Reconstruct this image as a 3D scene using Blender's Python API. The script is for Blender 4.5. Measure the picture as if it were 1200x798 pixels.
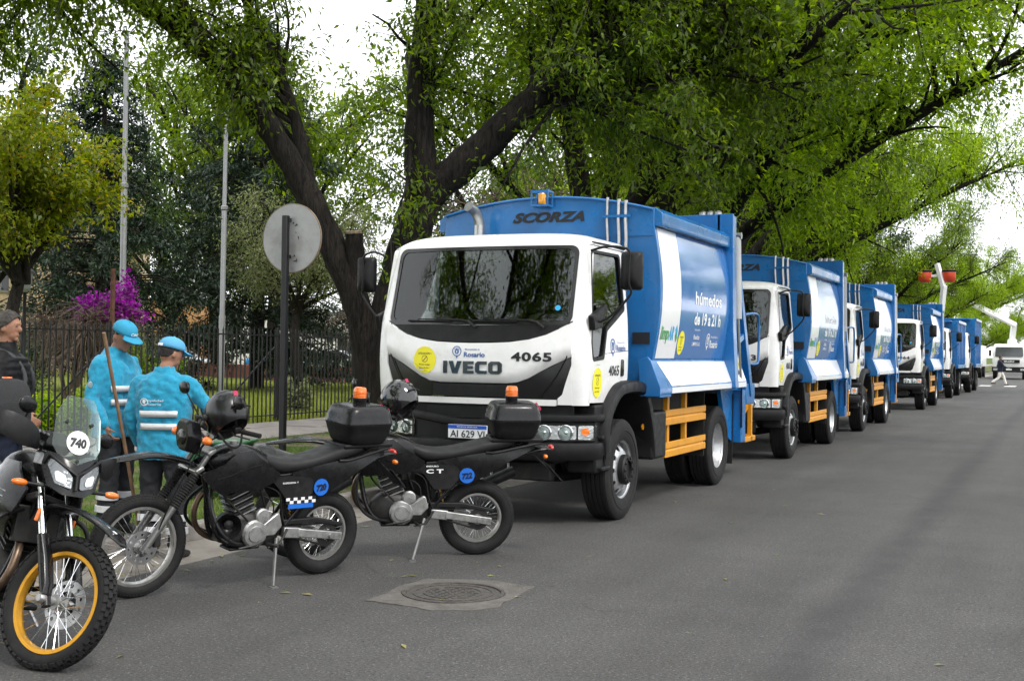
import bpy, math, random
import numpy as np
from mathutils import Vector, Matrix
from mathutils.geometry import delaunay_2d_cdt

for _o in list(bpy.data.objects):
    bpy.data.objects.remove(_o)
SC = bpy.context.scene
COL = SC.collection
R = math.radians

# ------------------------------------------------------------ camera
FPX, CAMH, YAW, HORY, ROLL = 1430.0, 1.69, 0.427, 410.5, 0.0138
_pt = math.atan((HORY - 399.0) / FPX)
_f = Vector((-math.sin(YAW) * math.cos(_pt), math.cos(YAW) * math.cos(_pt), math.sin(_pt)))
_r = Vector((math.cos(YAW), math.sin(YAW), 0.0))
_u = _r.cross(_f)
_r, _u = math.cos(ROLL) * _r + math.sin(ROLL) * _u, -math.sin(ROLL) * _r + math.cos(ROLL) * _u
cam = bpy.data.cameras.new("camera")
cam.sensor_width = 36.0
cam.lens = FPX / 1200.0 * 36.0
cam.clip_start, cam.clip_end = 0.05, 3000.0
camo = bpy.data.objects.new("camera", cam)
COL.objects.link(camo)
_m = Matrix((_r, _u, -_f)).transposed().to_4x4()
_m.translation = (0, 0, CAMH)
camo.matrix_world = _m
SC.camera = camo

# ------------------------------------------------------------ world: bright overcast sky
SUN_EL, SUN_AZ = R(52), R(24)       # azimuth measured from +X towards -Y (sun stands over the street, behind the camera's right shoulder)
W = bpy.data.worlds.new("World")
SC.world = W
W.use_nodes = True
nt = W.node_tree
nt.nodes.clear()
sky = nt.nodes.new("ShaderNodeTexSky")
sky.sky_type = 'NISHITA'
sky.sun_disc = False
sky.sun_elevation = SUN_EL
sky.sun_rotation = math.pi / 2 + SUN_AZ
sky.air_density, sky.dust_density, sky.ozone_density = 1.0, 4.0, 1.0
tc = nt.nodes.new("ShaderNodeTexCoord")
nz = nt.nodes.new("ShaderNodeTexNoise")
nz.inputs["Scale"].default_value = 2.2
nz.inputs["Detail"].default_value = 5.0
rmp = nt.nodes.new("ShaderNodeValToRGB")
rmp.color_ramp.elements[0].position = 0.3
rmp.color_ramp.elements[0].color = (9.4, 9.7, 10.2, 1)
rmp.color_ramp.elements[1].position = 0.7
rmp.color_ramp.elements[1].color = (13.2, 13.3, 13.5, 1)
mx = nt.nodes.new("ShaderNodeMixRGB")
mx.inputs["Fac"].default_value = 0.9
bg = nt.nodes.new("ShaderNodeBackground")
bg.inputs["Strength"].default_value = 0.115
wo = nt.nodes.new("ShaderNodeOutputWorld")
L = nt.links.new
L(tc.outputs["Generated"], nz.inputs["Vector"])
L(nz.outputs["Fac"], rmp.inputs["Fac"])
L(sky.outputs["Color"], mx.inputs["Color1"])
L(rmp.outputs["Color"], mx.inputs["Color2"])
L(mx.outputs["Color"], bg.inputs["Color"])
L(bg.outputs["Background"], wo.inputs["Surface"])

sun = bpy.data.lights.new("sun", 'SUN')
sun.energy = 1.5
sun.angle = R(14)
sun.color = (1.0, 0.97, 0.92)
suno = bpy.data.objects.new("sun", sun)
COL.objects.link(suno)
_sd = Vector((math.cos(SUN_EL) * math.cos(SUN_AZ), -math.cos(SUN_EL) * math.sin(SUN_AZ), math.sin(SUN_EL)))
suno.rotation_euler = (-_sd).to_track_quat('-Z', 'Y').to_euler()
suno.location = (20, -20, 40)

SC.view_settings.view_transform = 'Standard'
SC.view_settings.look = 'None'
SC.view_settings.exposure = 0.68
SC.view_settings.gamma = 1.0
SC.view_settings.use_curve_mapping = False
SC.render.engine = 'CYCLES'
SC.cycles.max_bounces = 6
SC.cycles.diffuse_bounces = 3
SC.cycles.glossy_bounces = 3
SC.cycles.transmission_bounces = 5
SC.cycles.transparent_max_bounces = 10
SC.cycles.use_adaptive_sampling = True
SC.cycles.adaptive_threshold = 0.03
SC.cycles.caustics_reflective = False
SC.cycles.caustics_refractive = False
SC.cycles.sample_clamp_indirect = 6.0


# ------------------------------------------------------------ helpers
def tag(o, label=None, cat=None, group=None, kind=None):
    if label: o["label"] = label
    if cat: o["category"] = cat
    if group: o["group"] = group
    if kind: o["kind"] = kind
    return o


def empty(name, loc=(0, 0, 0), rz=0.0, label=None, cat=None, group=None):
    o = bpy.data.objects.new(name, None)
    COL.objects.link(o)
    o.location = loc
    o.rotation_euler = (0, 0, rz)
    o.empty_display_size = 0.2
    return tag(o, label, cat, group)


def link_mesh(name, me, parent=None, mat=None):
    o = bpy.data.objects.new(name, me)
    COL.objects.link(o)
    if parent is not None: o.parent = parent
    if mat is not None:
        me.materials.clear()
        me.materials.append(mat)
    return o


def copy_tree(o, parent=None, skip=()):
    c = o.copy()
    COL.objects.link(c)
    c.parent = parent
    for ch in o.children:
        if ch in skip: continue
        copy_tree(ch, c, skip)
    return c


_MATS = {}


def M(name, col, rough=0.5, metal=0.0, spec=0.5, var=0.0, vscale=6.0, bump=0.0, bscale=60.0, coat=0.0, rvar=0.0, dirt=None, trans=0.0, alpha=1.0, sheen=0.0, emit=0.0):
    """procedural principled material: colour variation, roughness variation, fine relief, optional dirt (colour, amount, scale)"""
    if name in _MATS: return _MATS[name]
    m = bpy.data.materials.new(name)
    m.use_nodes = True
    n = m.node_tree
    b = n.nodes["Principled BSDF"]
    b.inputs["Roughness"].default_value = rough
    b.inputs["Metallic"].default_value = metal
    b.inputs["Specular IOR Level"].default_value = spec
    b.inputs["Coat Weight"].default_value = coat
    b.inputs["Coat Roughness"].default_value = 0.06
    b.inputs["Transmission Weight"].default_value = trans
    b.inputs["Alpha"].default_value = alpha
    if sheen:
        b.inputs["Sheen Weight"].default_value = sheen
    if emit:
        b.inputs["Emission Color"].default_value = (*col[:3], 1)
        b.inputs["Emission Strength"].default_value = emit
    lk = n.links.new
    t = n.nodes.new("ShaderNodeTexCoord")
    cs = (*col[:3], 1)
    src = None
    if var > 0:
        z = n.nodes.new("ShaderNodeTexNoise")
        z.inputs["Scale"].default_value = vscale
        z.inputs["Detail"].default_value = 8
        z.inputs["Roughness"].default_value = 0.62
        lk(t.outputs["Object"], z.inputs["Vector"])
        rp = n.nodes.new("ShaderNodeValToRGB")
        rp.color_ramp.elements[0].position, rp.color_ramp.elements[1].position = 0.3, 0.7
        rp.color_ramp.elements[0].color = (*[c * (1 - var) for c in col[:3]], 1)
        rp.color_ramp.elements[1].color = (*[min(1, c * (1 + var)) for c in col[:3]], 1)
        lk(z.outputs["Fac"], rp.inputs["Fac"])
        src = rp.outputs["Color"]
    if dirt:
        dc, da, ds = dirt
        z = n.nodes.new("ShaderNodeTexNoise")
        z.inputs["Scale"].default_value = ds
        z.inputs["Detail"].default_value = 10
        z.inputs["Roughness"].default_value = 0.7
        lk(t.outputs["Object"], z.inputs["Vector"])
        rp = n.nodes.new("ShaderNodeValToRGB")
        rp.color_ramp.elements[0].position, rp.color_ramp.elements[1].position = 0.5, 0.78
        rp.color_ramp.elements[0].color = (0, 0, 0, 1)
        rp.color_ramp.elements[1].color = (da, da, da, 1)
        lk(z.outputs["Fac"], rp.inputs["Fac"])
        mxn = n.nodes.new("ShaderNodeMixRGB")
        mxn.inputs["Color1"].default_value = cs
        mxn.inputs["Color2"].default_value = (*dc, 1)
        if src: lk(src, mxn.inputs["Color1"])
        lk(rp.outputs["Color"], mxn.inputs["Fac"])
        src = mxn.outputs["Color"]
    if src: lk(src, b.inputs["Base Color"])
    else: b.inputs["Base Color"].default_value = cs
    if rvar > 0:
        z = n.nodes.new("ShaderNodeTexNoise")
        z.inputs["Scale"].default_value = vscale * 1.7
        z.inputs["Detail"].default_value = 6
        lk(t.outputs["Object"], z.inputs["Vector"])
        mr = n.nodes.new("ShaderNodeMapRange")
        mr.inputs["From Min"].default_value, mr.inputs["From Max"].default_value = 0.3, 0.7
        mr.inputs["To Min"].default_value, mr.inputs["To Max"].default_value = max(0.02, rough - rvar), min(1, rough + rvar)
        lk(z.outputs["Fac"], mr.inputs["Value"])
        lk(mr.outputs["Result"], b.inputs["Roughness"])
    if bump > 0:
        z = n.nodes.new("ShaderNodeTexNoise")
        z.inputs["Scale"].default_value = bscale
        z.inputs["Detail"].default_value = 6
        lk(t.outputs["Object"], z.inputs["Vector"])
        bp = n.nodes.new("ShaderNodeBump")
        bp.inputs["Strength"].default_value = bump
        bp.inputs["Distance"].default_value = 0.02
        lk(z.outputs["Fac"], bp.inputs["Height"])
        lk(bp.outputs["Normal"], b.inputs["Normal"])
    _MATS[name] = m
    return m


def leaf_mat(name, c1, c2, c3=None, transl=0.45, rough=0.45):
    """foliage: colour differs leaf by leaf, light passes through"""
    if name in _MATS: return _MATS[name]
    m = bpy.data.materials.new(name)
    m.use_nodes = True
    n = m.node_tree
    n.nodes.clear()
    lk = n.links.new
    g = n.nodes.new("ShaderNodeNewGeometry")
    rp = n.nodes.new("ShaderNodeValToRGB")
    rp.color_ramp.elements[0].color = (*c1, 1)
    rp.color_ramp.elements[1].color = (*c2, 1)
    if c3:
        e = rp.color_ramp.elements.new(0.86)
        e.color = (*c2, 1)
        rp.color_ramp.elements[2].color = (*c3, 1)
    lk(g.outputs["Random Per Island"], rp.inputs["Fac"])
    p = n.nodes.new("ShaderNodeBsdfPrincipled")
    p.inputs["Roughness"].default_value = rough
    p.inputs["Specular IOR Level"].default_value = 0.35
    lk(rp.outputs["Color"], p.inputs["Base Color"])
    tr = n.nodes.new("ShaderNodeBsdfTranslucent")
    hs = n.nodes.new("ShaderNodeHueSaturation")
    hs.inputs["Saturation"].default_value = 1.15
    hs.inputs["Value"].default_value = 2.3
    lk(rp.outputs["Color"], hs.inputs["Color"])
    lk(hs.outputs["Color"], tr.inputs["Color"])
    mxs = n.nodes.new("ShaderNodeMixShader")
    mxs.inputs["Fac"].default_value = transl
    lk(p.outputs["BSDF"], mxs.inputs[1])
    lk(tr.outputs["BSDF"], mxs.inputs[2])
    o = n.nodes.new("ShaderNodeOutputMaterial")
    lk(mxs.outputs["Shader"], o.inputs["Surface"])
    _MATS[name] = m
    return m


def glass_mat(name, tint=(0.02, 0.03, 0.03), clear=0.5, rough=0.02, ior=1.6):
    """thin window glass: mirror-like at grazing angles, tinted see-through otherwise"""
    if name in _MATS: return _MATS[name]
    m = bpy.data.materials.new(name)
    m.use_nodes = True
    n = m.node_tree
    n.nodes.clear()
    lk = n.links.new
    fr = n.nodes.new("ShaderNodeFresnel")
    fr.inputs["IOR"].default_value = ior
    gl = n.nodes.new("ShaderNodeBsdfGlossy")
    gl.inputs["Roughness"].default_value = rough
    gl.inputs["Color"].default_value = (0.92, 0.95, 0.95, 1)
    tr = n.nodes.new("ShaderNodeBsdfTransparent")
    tr.inputs["Color"].default_value = (clear * 0.93, clear, clear * 0.97, 1)
    mxs = n.nodes.new("ShaderNodeMixShader")
    lk(fr.outputs["Fac"], mxs.inputs["Fac"])
    lk(tr.outputs["BSDF"], mxs.inputs[1])
    lk(gl.outputs["BSDF"], mxs.inputs[2])
    o = n.nodes.new("ShaderNodeOutputMaterial")
    lk(mxs.outputs["Shader"], o.inputs["Surface"])
    _MATS[name] = m
    return m


def frame_of(axis):
    a = Vector(axis).normalized()
    t = Vector((0, 0, 1)) if abs(a.z) < 0.9 else Vector((1, 0, 0))
    x = t.cross(a).normalized()
    return x, a.cross(x).normalized(), a


class MB:
    """collects shapes; build() links them as ONE mesh object"""

    def __init__(s):
        s.v, s.f = [], []

    def add(s, vs, fs):
        k = len(s.v)
        s.v.extend([tuple(v) for v in vs])
        s.f.extend([tuple(i + k for i in f) for f in fs])
        return s

    def box(s, c, d, rot=None):
        hx, hy, hz = d[0] / 2, d[1] / 2, d[2] / 2
        vs = [Vector((x, y, z)) for x in (-hx, hx) for y in (-hy, hy) for z in (-hz, hz)]
        if rot is not None:
            vs = [rot @ v for v in vs]
        c = Vector(c)
        return s.add([v + c for v in vs], [(0, 1, 3, 2), (4, 6, 7, 5), (0, 4, 5, 1), (2, 3, 7, 6), (0, 2, 6, 4), (1, 5, 7, 3)])

    def bx(s, x0, x1, y0, y1, z0, z1):
        return s.box(((x0 + x1) / 2, (y0 + y1) / 2, (z0 + z1) / 2), (abs(x1 - x0), abs(y1 - y0), abs(z1 - z0)))

    def bar(s, a, b, w, h=None, up=(0, 0, 1)):
        """rectangular bar from a to b"""
        h = h or w
        a, b = Vector(a), Vector(b)
        d = (b - a)
        z = d.normalized()
        x = Vector(up).cross(z)
        if x.length < 1e-4: x = Vector((1, 0, 0)).cross(z)
        x.normalize()
        y = z.cross(x)
        return s.box((a + b) / 2, (w, h, d.length), Matrix((x, y, z)).transposed())

    def tube(s, pts, rad, n=10, cap=True):
        pts = [Vector(p) for p in pts]
        if not hasattr(rad, '__len__'): rad = [rad] * len(pts)
        vs, fs = [], []
        prev = None
        for i, p in enumerate(pts):
            d = (pts[min(i + 1, len(pts) - 1)] - pts[max(i - 1, 0)])
            d.normalize()
            if prev is None:
                x, y, _ = frame_of(d)
            else:
                x = prev - d * prev.dot(d)
                if x.length < 1e-6: x, y, _ = frame_of(d)
                x.normalize()
                y = d.cross(x)
            prev = x
            for k in range(n):
                a = 2 * math.pi * k / n
                vs.append(p + (x * math.cos(a) + y * math.sin(a)) * rad[i])
        for i in range(len(pts) - 1):
            for k in range(n):
                k2 = (k + 1) % n
                fs.append((i * n + k, i * n + k2, (i + 1) * n + k2, (i + 1) * n + k))
        if cap:
            fs.append(tuple(range(n - 1, -1, -1)))
            fs.append(tuple(range((len(pts) - 1) * n, len(pts) * n)))
        return s.add(vs, fs)

    def cyl(s, a, b, r1, r2=None, n=16):
        return s.tube([a, b], [r1, r1 if r2 is None else r2], n)

    def lathe(s, prof, c=(0, 0, 0), axis=(0, 0, 1), n=24, close=False, cap=False):
        """prof: list of (radius, height along axis)"""
        x, y, a = frame_of(axis)
        c = Vector(c)
        vs, fs = [], []
        for r, h in prof:
            for k in range(n):
                t = 2 * math.pi * k / n
                vs.append(c + a * h + (x * math.cos(t) + y * math.sin(t)) * r)
        m = len(prof)
        for i in range(m if close else m - 1):
            j = (i + 1) % m
            for k in range(n):
                k2 = (k + 1) % n
                fs.append((i * n + k, i * n + k2, j * n + k2, j * n + k))
        if cap and not close:
            if prof[0][0] > 1e-5: fs.append(tuple(range(n - 1, -1, -1)))
            if prof[-1][0] > 1e-5: fs.append(tuple(range((m - 1) * n, m * n)))
        return s.add(vs, fs)

    def ell(s, c, r, rot=None, nu=16, nv=10):
        c = Vector(c)
        vs, fs = [], []
        for j in range(nv + 1):
            t = math.pi * j / nv
            for k in range(nu):
                a = 2 * math.pi * k / nu
                v = Vector((r[0] * math.sin(t) * math.cos(a), r[1] * math.sin(t) * math.sin(a), r[2] * math.cos(t)))
                if rot is not None: v = rot @ v
                vs.append(c + v)
        for j in range(nv):
            for k in range(nu):
                k2 = (k + 1) % nu
                fs.append((j * nu + k, (j + 1) * nu + k, (j + 1) * nu + k2, j * nu + k2))
        return s.add(vs, fs)

    def loft(s, secs, cap=True):
        n = len(secs[0])
        vs = [v for sec in secs for v in sec]
        fs = []
        for i in range(len(secs) - 1):
            for k in range(n):
                k2 = (k + 1) % n
                fs.append((i * n + k, i * n + k2, (i + 1) * n + k2, (i + 1) * n + k))
        if cap:
            fs.append(tuple(range(n - 1, -1, -1)))
            fs.append(tuple(range((len(secs) - 1) * n, len(secs) * n)))
        return s.add(vs, fs)

    def prism(s, poly, fn, d):
        """poly: 2D outline; fn(a,b) -> 3D; d: extrusion vector"""
        n = len(poly)
        a = [Vector(fn(*p)) for p in poly]
        d = Vector(d)
        vs = a + [v + d for v in a]
        fs = [tuple(range(n - 1, -1, -1)), tuple(range(n, 2 * n))]
        for k in range(n):
            k2 = (k + 1) % n
            fs.append((k, k2, n + k2, n + k))
        return s.add(vs, fs)

    def grid(s, fn, nu, nv):
        vs = [fn(i / nu, j / nv) for i in range(nu + 1) for j in range(nv + 1)]
        fs = [(i * (nv + 1) + j, (i + 1) * (nv + 1) + j, (i + 1) * (nv + 1) + j + 1, i * (nv + 1) + j + 1) for i in range(nu) for j in range(nv)]
        return s.add(vs, fs)

    def mesh(s, name, smooth=35):
        me = bpy.data.meshes.new(name)
        me.from_pydata([tuple(v) for v in s.v], [], s.f)
        fix_normals(me)
        if smooth:
            me.polygons.foreach_set("use_smooth", [True] * len(me.polygons))
            me.set_sharp_from_angle(angle=R(smooth))
        return me

    def build(s, name, mat, parent=None, bevel=0.0, smooth=35, seg=2, sub=0, label=None):
        o = link_mesh(name, s.mesh(name, smooth), parent, mat)
        if sub:
            md = o.modifiers.new("sub", 'SUBSURF')
            md.levels = md.render_levels = sub
        if bevel:
            md = o.modifiers.new("bevel", 'BEVEL')
            md.width = bevel
            md.segments = seg
            md.limit_method = 'ANGLE'
            md.angle_limit = R(40)
            md.harden_normals = False
        if label: o["label"] = label
        return o


import bmesh


def fix_normals(me):
    bm = bmesh.new()
    bm.from_mesh(me)
    bmesh.ops.recalc_face_normals(bm, faces=bm.faces)
    bm.to_mesh(me)
    bm.free()
    me.update()


def rpoly(pts, rad, seg=5):
    """round the corners of a polygon; rad: one radius or one for each corner"""
    n = len(pts)
    if not hasattr(rad, '__len__'): rad = [rad] * n
    out = []
    for i in range(n):
        p0, p, p1 = Vector(pts[i - 1]), Vector(pts[i]), Vector(pts[(i + 1) % n])
        a, b = p0 - p, p1 - p
        la, lb = a.length, b.length
        if rad[i] <= 1e-6 or la < 1e-6 or lb < 1e-6:
            out.append((p.x, p.y))
            continue
        a /= la
        b /= lb
        c = max(-1, min(1, a.dot(b)))
        th = math.acos(c)
        if th > math.pi - 0.02:
            out.append((p.x, p.y))
            continue
        t = min(rad[i] / math.tan(th / 2), la * 0.49, lb * 0.49)
        r = t * math.tan(th / 2)
        cc = p + (a + b).normalized() * (r / math.sin(th / 2))
        s0 = p + a * t - cc
        s1 = p + b * t - cc
        a0 = math.atan2(s0.y, s0.x)
        da = math.atan2(s1.y, s1.x) - a0
        while da > math.pi: da -= 2 * math.pi
        while da < -math.pi: da += 2 * math.pi
        for k in range(seg + 1):
            w = a0 + da * k / seg
            out.append((cc.x + r * math.cos(w), cc.y + r * math.sin(w)))
    return out


def dens(poly, d):
    """split long edges"""
    out = []
    n = len(poly)
    for i in range(n):
        a, b = Vector(poly[i]), Vector(poly[(i + 1) % n])
        k = max(1, int((b - a).length / d))
        for j in range(k):
            q = a.lerp(b, j / k)
            out.append((q.x, q.y))
    return out


def inside(p, poly):
    x, y = p
    c = False
    n = len(poly)
    j = n - 1
    for i in range(n):
        xi, yi = poly[i]
        xj, yj = poly[j]
        if (yi > y) != (yj > y) and x < (xj - xi) * (y - yi) / (yj - yi) + xi: c = not c
        j = i
    return c


def patch(mb, outer, fn, back, holes=(), g=0.08):
    """a skin: 2D outline (with holes) laid on the surface fn(a,b)->3D, thickened by the vector back"""
    outer = dens(outer, g)
    holes = [dens(h, g) for h in holes]
    vs = [Vector(p) for p in outer]
    es = [(i, (i + 1) % len(outer)) for i in range(len(outer))]
    for h in holes:
        k = len(vs)
        vs += [Vector(p) for p in h]
        es += [(k + i, k + (i + 1) % len(h)) for i in range(len(h))]
    xs = [p[0] for p in outer]
    ys = [p[1] for p in outer]
    x = min(xs) + g * 0.5
    allb = [Vector(p) for p in outer] + [Vector(p) for h in holes for p in h]
    while x < max(xs):
        y = min(ys) + g * 0.5
        while y < max(ys):
            if inside((x, y), outer) and not any(inside((x, y), h) for h in holes):
                q = Vector((x, y))
                if min((q - b).length_squared for b in allb) > (g * 0.45) ** 2: vs.append(q)
            y += g
        x += g
    ov, oe, of, *_ = delaunay_2d_cdt(vs, es, [], 0, 1e-6)
    tris = []
    for t in of:
        c = (ov[t[0]] + ov[t[1]] + ov[t[2]]) / 3
        if inside(c, outer) and not any(inside(c, h) for h in holes): tris.append(tuple(t))
    back = Vector(back)
    P = [Vector(fn(v.x, v.y)) for v in ov]
    n = len(P)
    cnt = {}
    for t in tris:
        for i in range(3):
            e = (t[i], t[(i + 1) % 3])
            cnt[e] = 1
    fs = list(tris) + [tuple(n + i for i in reversed(t)) for t in tris]
    for (a, b) in cnt:
        if (b, a) not in cnt: fs.append((b, a, n + a, n + b))
    mb.add(P + [p + back for p in P], fs)
    return mb


_TXT = {}


def text_geo(s, bold=0.0, shear=0.0, space=1.0):
    """2D verts and faces of a word in the built-in font, height of capitals = 1, left bottom at 0,0; returns verts, faces, width"""
    key = (s, bold, shear, space)
    if key in _TXT: return _TXT[key]
    cu = bpy.data.curves.new("lettering", 'FONT')
    cu.body = s
    cu.size = 1.0
    cu.offset = bold
    cu.shear = shear
    cu.space_character = space
    cu.resolution_u = 3
    cu.fill_mode = 'FRONT'
    ob = bpy.data.objects.new("lettering", cu)
    COL.objects.link(ob)
    bpy.context.view_layer.update()
    dg = bpy.context.evaluated_depsgraph_get()
    me = bpy.data.meshes.new_from_object(ob.evaluated_get(dg))
    vs = [(v.co.x, v.co.y) for v in me.vertices]
    fs = [tuple(p.vertices) for p in me.polygons]
    bpy.data.objects.remove(ob)
    bpy.data.curves.remove(cu)
    bpy.data.meshes.remove(me)
    x0 = min(v[0] for v in vs)
    x1 = max(v[0] for v in vs)
    cap = 0.72
    vs = [((x - x0) / cap, y / cap) for x, y in vs]
    _TXT[key] = (vs, fs, (x1 - x0) / cap)
    return _TXT[key]


def put_text(mb, s, cx, cy, h, fn, width=None, bold=0.0, shear=0.0, space=1.0, ang=0.0):
    """adds lettering centred on (cx,cy) with capital height h, laid on fn"""
    vs, fs, w = text_geo(s, bold, shear, space)
    kx = h if width is None else width / w
    ca, sa = math.cos(ang), math.sin(ang)
    pts = []
    for x, y in vs:
        a, b = (x - w / 2) * kx, (y - 0.5) * h
        pts.append(fn(cx + a * ca - b * sa, cy + a * sa + b * ca))
    mb.add(pts, fs)


def disc2(cx, cy, rx, ry=None, n=28):
    ry = ry or rx
    return [(cx + rx * math.cos(2 * math.pi * k / n), cy + ry * math.sin(2 * math.pi * k / n)) for k in range(n)]


def flat(mb, poly, fn):
    """single-sided flat print"""
    mb.add([fn(*p) for p in poly], [tuple(range(len(poly)))])
    return mb


def catmull(P, n):
    P = [np.array(p, float) for p in P]
    Q = [2 * P[0] - P[1]] + P + [2 * P[-1] - P[-2]]
    out = []
    for i in range(1, len(Q) - 2):
        for k in range(n):
            t = k / n
            out.append(0.5 * (2 * Q[i] + (Q[i + 1] - Q[i - 1]) * t + (2 * Q[i - 1] - 5 * Q[i] + 4 * Q[i + 1] - Q[i + 2]) * t * t + (3 * Q[i] - Q[i - 1] - 3 * Q[i + 1] + Q[i + 2]) * t ** 3))
    out.append(P[-1])
    return out


# ------------------------------------------------------------ ground materials
def asphalt_mat():
    m = bpy.data.materials.new("asphalt")
    m.use_nodes = True
    n = m.node_tree
    b = n.nodes["Principled BSDF"]
    lk = n.links.new
    t = n.nodes.new("ShaderNodeTexCoord")

    def noise(scale, detail=6, rough=0.6, vec=None):
        z = n.nodes.new("ShaderNodeTexNoise")
        z.inputs["Scale"].default_value = scale
        z.inputs["Detail"].default_value = detail
        z.inputs["Roughness"].default_value = rough
        lk(vec or t.outputs["Object"], z.inputs["Vector"])
        return z.outputs["Fac"]

    def ramp(src, p0, c0, p1, c1):
        rp = n.nodes.new("ShaderNodeValToRGB")
        rp.color_ramp.elements[0].position, rp.color_ramp.elements[1].position = p0, p1
        rp.color_ramp.elements[0].color, rp.color_ramp.elements[1].color = (*c0, 1), (*c1, 1)
        lk(src, rp.inputs["Fac"])
        return rp.outputs["Color"]

    def mix(mode, fac, a, b2):
        x = n.nodes.new("ShaderNodeMixRGB")
        x.blend_type = mode
        if isinstance(fac, float): x.inputs["Fac"].default_value = fac
        else: lk(fac, x.inputs["Fac"])
        lk(a, x.inputs["Color1"])
        if isinstance(b2, tuple): x.inputs["Color2"].default_value = (*b2, 1)
        else: lk(b2, x.inputs["Color2"])
        return x.outputs["Color"]

    base = ramp(noise(0.55, 10, 0.7), 0.30, (0.054, 0.0525, 0.051), 0.70, (0.082, 0.080, 0.078))
    grain = ramp(noise(52, 5, 0.8), 0.36, (0.35, 0.35, 0.35), 0.66, (1.7, 1.69, 1.67))
    c = mix('MULTIPLY', 0.85, base, grain)
    # pale stone chips
    vo = n.nodes.new("ShaderNodeTexVoronoi")
    vo.inputs["Scale"].default_value = 34
    lk(t.outputs["Object"], vo.inputs["Vector"])
    chips = ramp(vo.outputs["Distance"], 0.08, (0.75, 0.75, 0.75), 0.22, (0, 0, 0))
    c = mix('MIX', chips, c, (0.23, 0.22, 0.205))
    # dark specks
    sp = ramp(noise(21, 3, 0.6), 0.62, (0, 0, 0), 0.68, (0.8, 0.8, 0.8))
    c = mix('MIX', sp, c, (0.03, 0.03, 0.03))
    # rolled oil and rubber lane along the street
    sx = n.nodes.new("ShaderNodeSeparateXYZ")
    lk(t.outputs["Object"], sx.inputs["Vector"])
    wob = n.nodes.new("ShaderNodeMath")
    wob.operation = 'MULTIPLY_ADD'
    lk(noise(0.35, 4), wob.inputs[0])
    wob.inputs[1].default_value = 0.16
    lk(sx.outputs["X"], wob.inputs[2])
    lane = n.nodes.new("ShaderNodeMath")
    lane.operation = 'ADD'
    lk(wob.outputs[0], lane.inputs[0])
    lane.inputs[1].default_value = 1.25
    ab = n.nodes.new("ShaderNodeMath")
    ab.operation = 'ABSOLUTE'
    lk(lane.outputs[0], ab.inputs[0])
    lf = ramp(ab.outputs[0], 0.05, (0.62, 0.62, 0.62), 0.24, (0, 0, 0))
    lf2 = mix('MULTIPLY', 0.8, lf, ramp(noise(3.0, 6), 0.35, (0.35, 0.35, 0.35), 0.65, (1, 1, 1)))
    c = mix('MIX', lf2, c, (0.030, 0.029, 0.031))
    # worn longitudinal patches (stretched along the street)
    mp = n.nodes.new("ShaderNodeMapping")
    mp.inputs["Scale"].default_value = (1.3, 0.12, 1)
    lk(t.outputs["Object"], mp.inputs["Vector"])
    wp = ramp(noise(1.0, 6, 0.6, mp.outputs["Vector"]), 0.36, (0.84, 0.84, 0.85), 0.68, (1.10, 1.10, 1.10))
    c = mix('MULTIPLY', 1.0, c, wp)
    # cracks
    mp2 = n.nodes.new("ShaderNodeMapping")
    lk(t.outputs["Object"], mp2.inputs["Vector"])
    wv = n.nodes.new("ShaderNodeTexNoise")
    wv.inputs["Scale"].default_value = 1.6
    lk(t.outputs["Object"], wv.inputs["Vector"])
    va = n.nodes.new("ShaderNodeMixRGB")
    va.inputs["Fac"].default_value = 0.3
    lk(mp2.outputs["Vector"], va.inputs["Color1"])
    lk(wv.outputs["Color"], va.inputs["Color2"])
    vc = n.nodes.new("ShaderNodeTexVoronoi")
    vc.feature = 'DISTANCE_TO_EDGE'
    vc.inputs["Scale"].default_value = 0.45
    lk(va.outputs["Color"], vc.inputs["Vector"])
    cr = ramp(vc.outputs["Distance"], 0.0, (0.6, 0.6, 0.6), 0.006, (0, 0, 0))
    crm = mix('MULTIPLY', 1.0, cr, ramp(noise(0.8, 3), 0.5, (0, 0, 0), 0.62, (1, 1, 1)))
    c = mix('MIX', crm, c, (0.025, 0.025, 0.025))
    lk(c, b.inputs["Base Color"])
    b.inputs["Roughness"].default_value = 0.82
    b.inputs["Specular IOR Level"].default_value = 0.35
    bp = n.nodes.new("ShaderNodeBump")
    bp.inputs["Strength"].default_value = 0.8
    bp.inputs["Distance"].default_value = 0.008
    lk(noise(60, 4, 0.75), bp.inputs["Height"])
    lk(bp.outputs["Normal"], b.inputs["Normal"])
    return m


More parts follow.
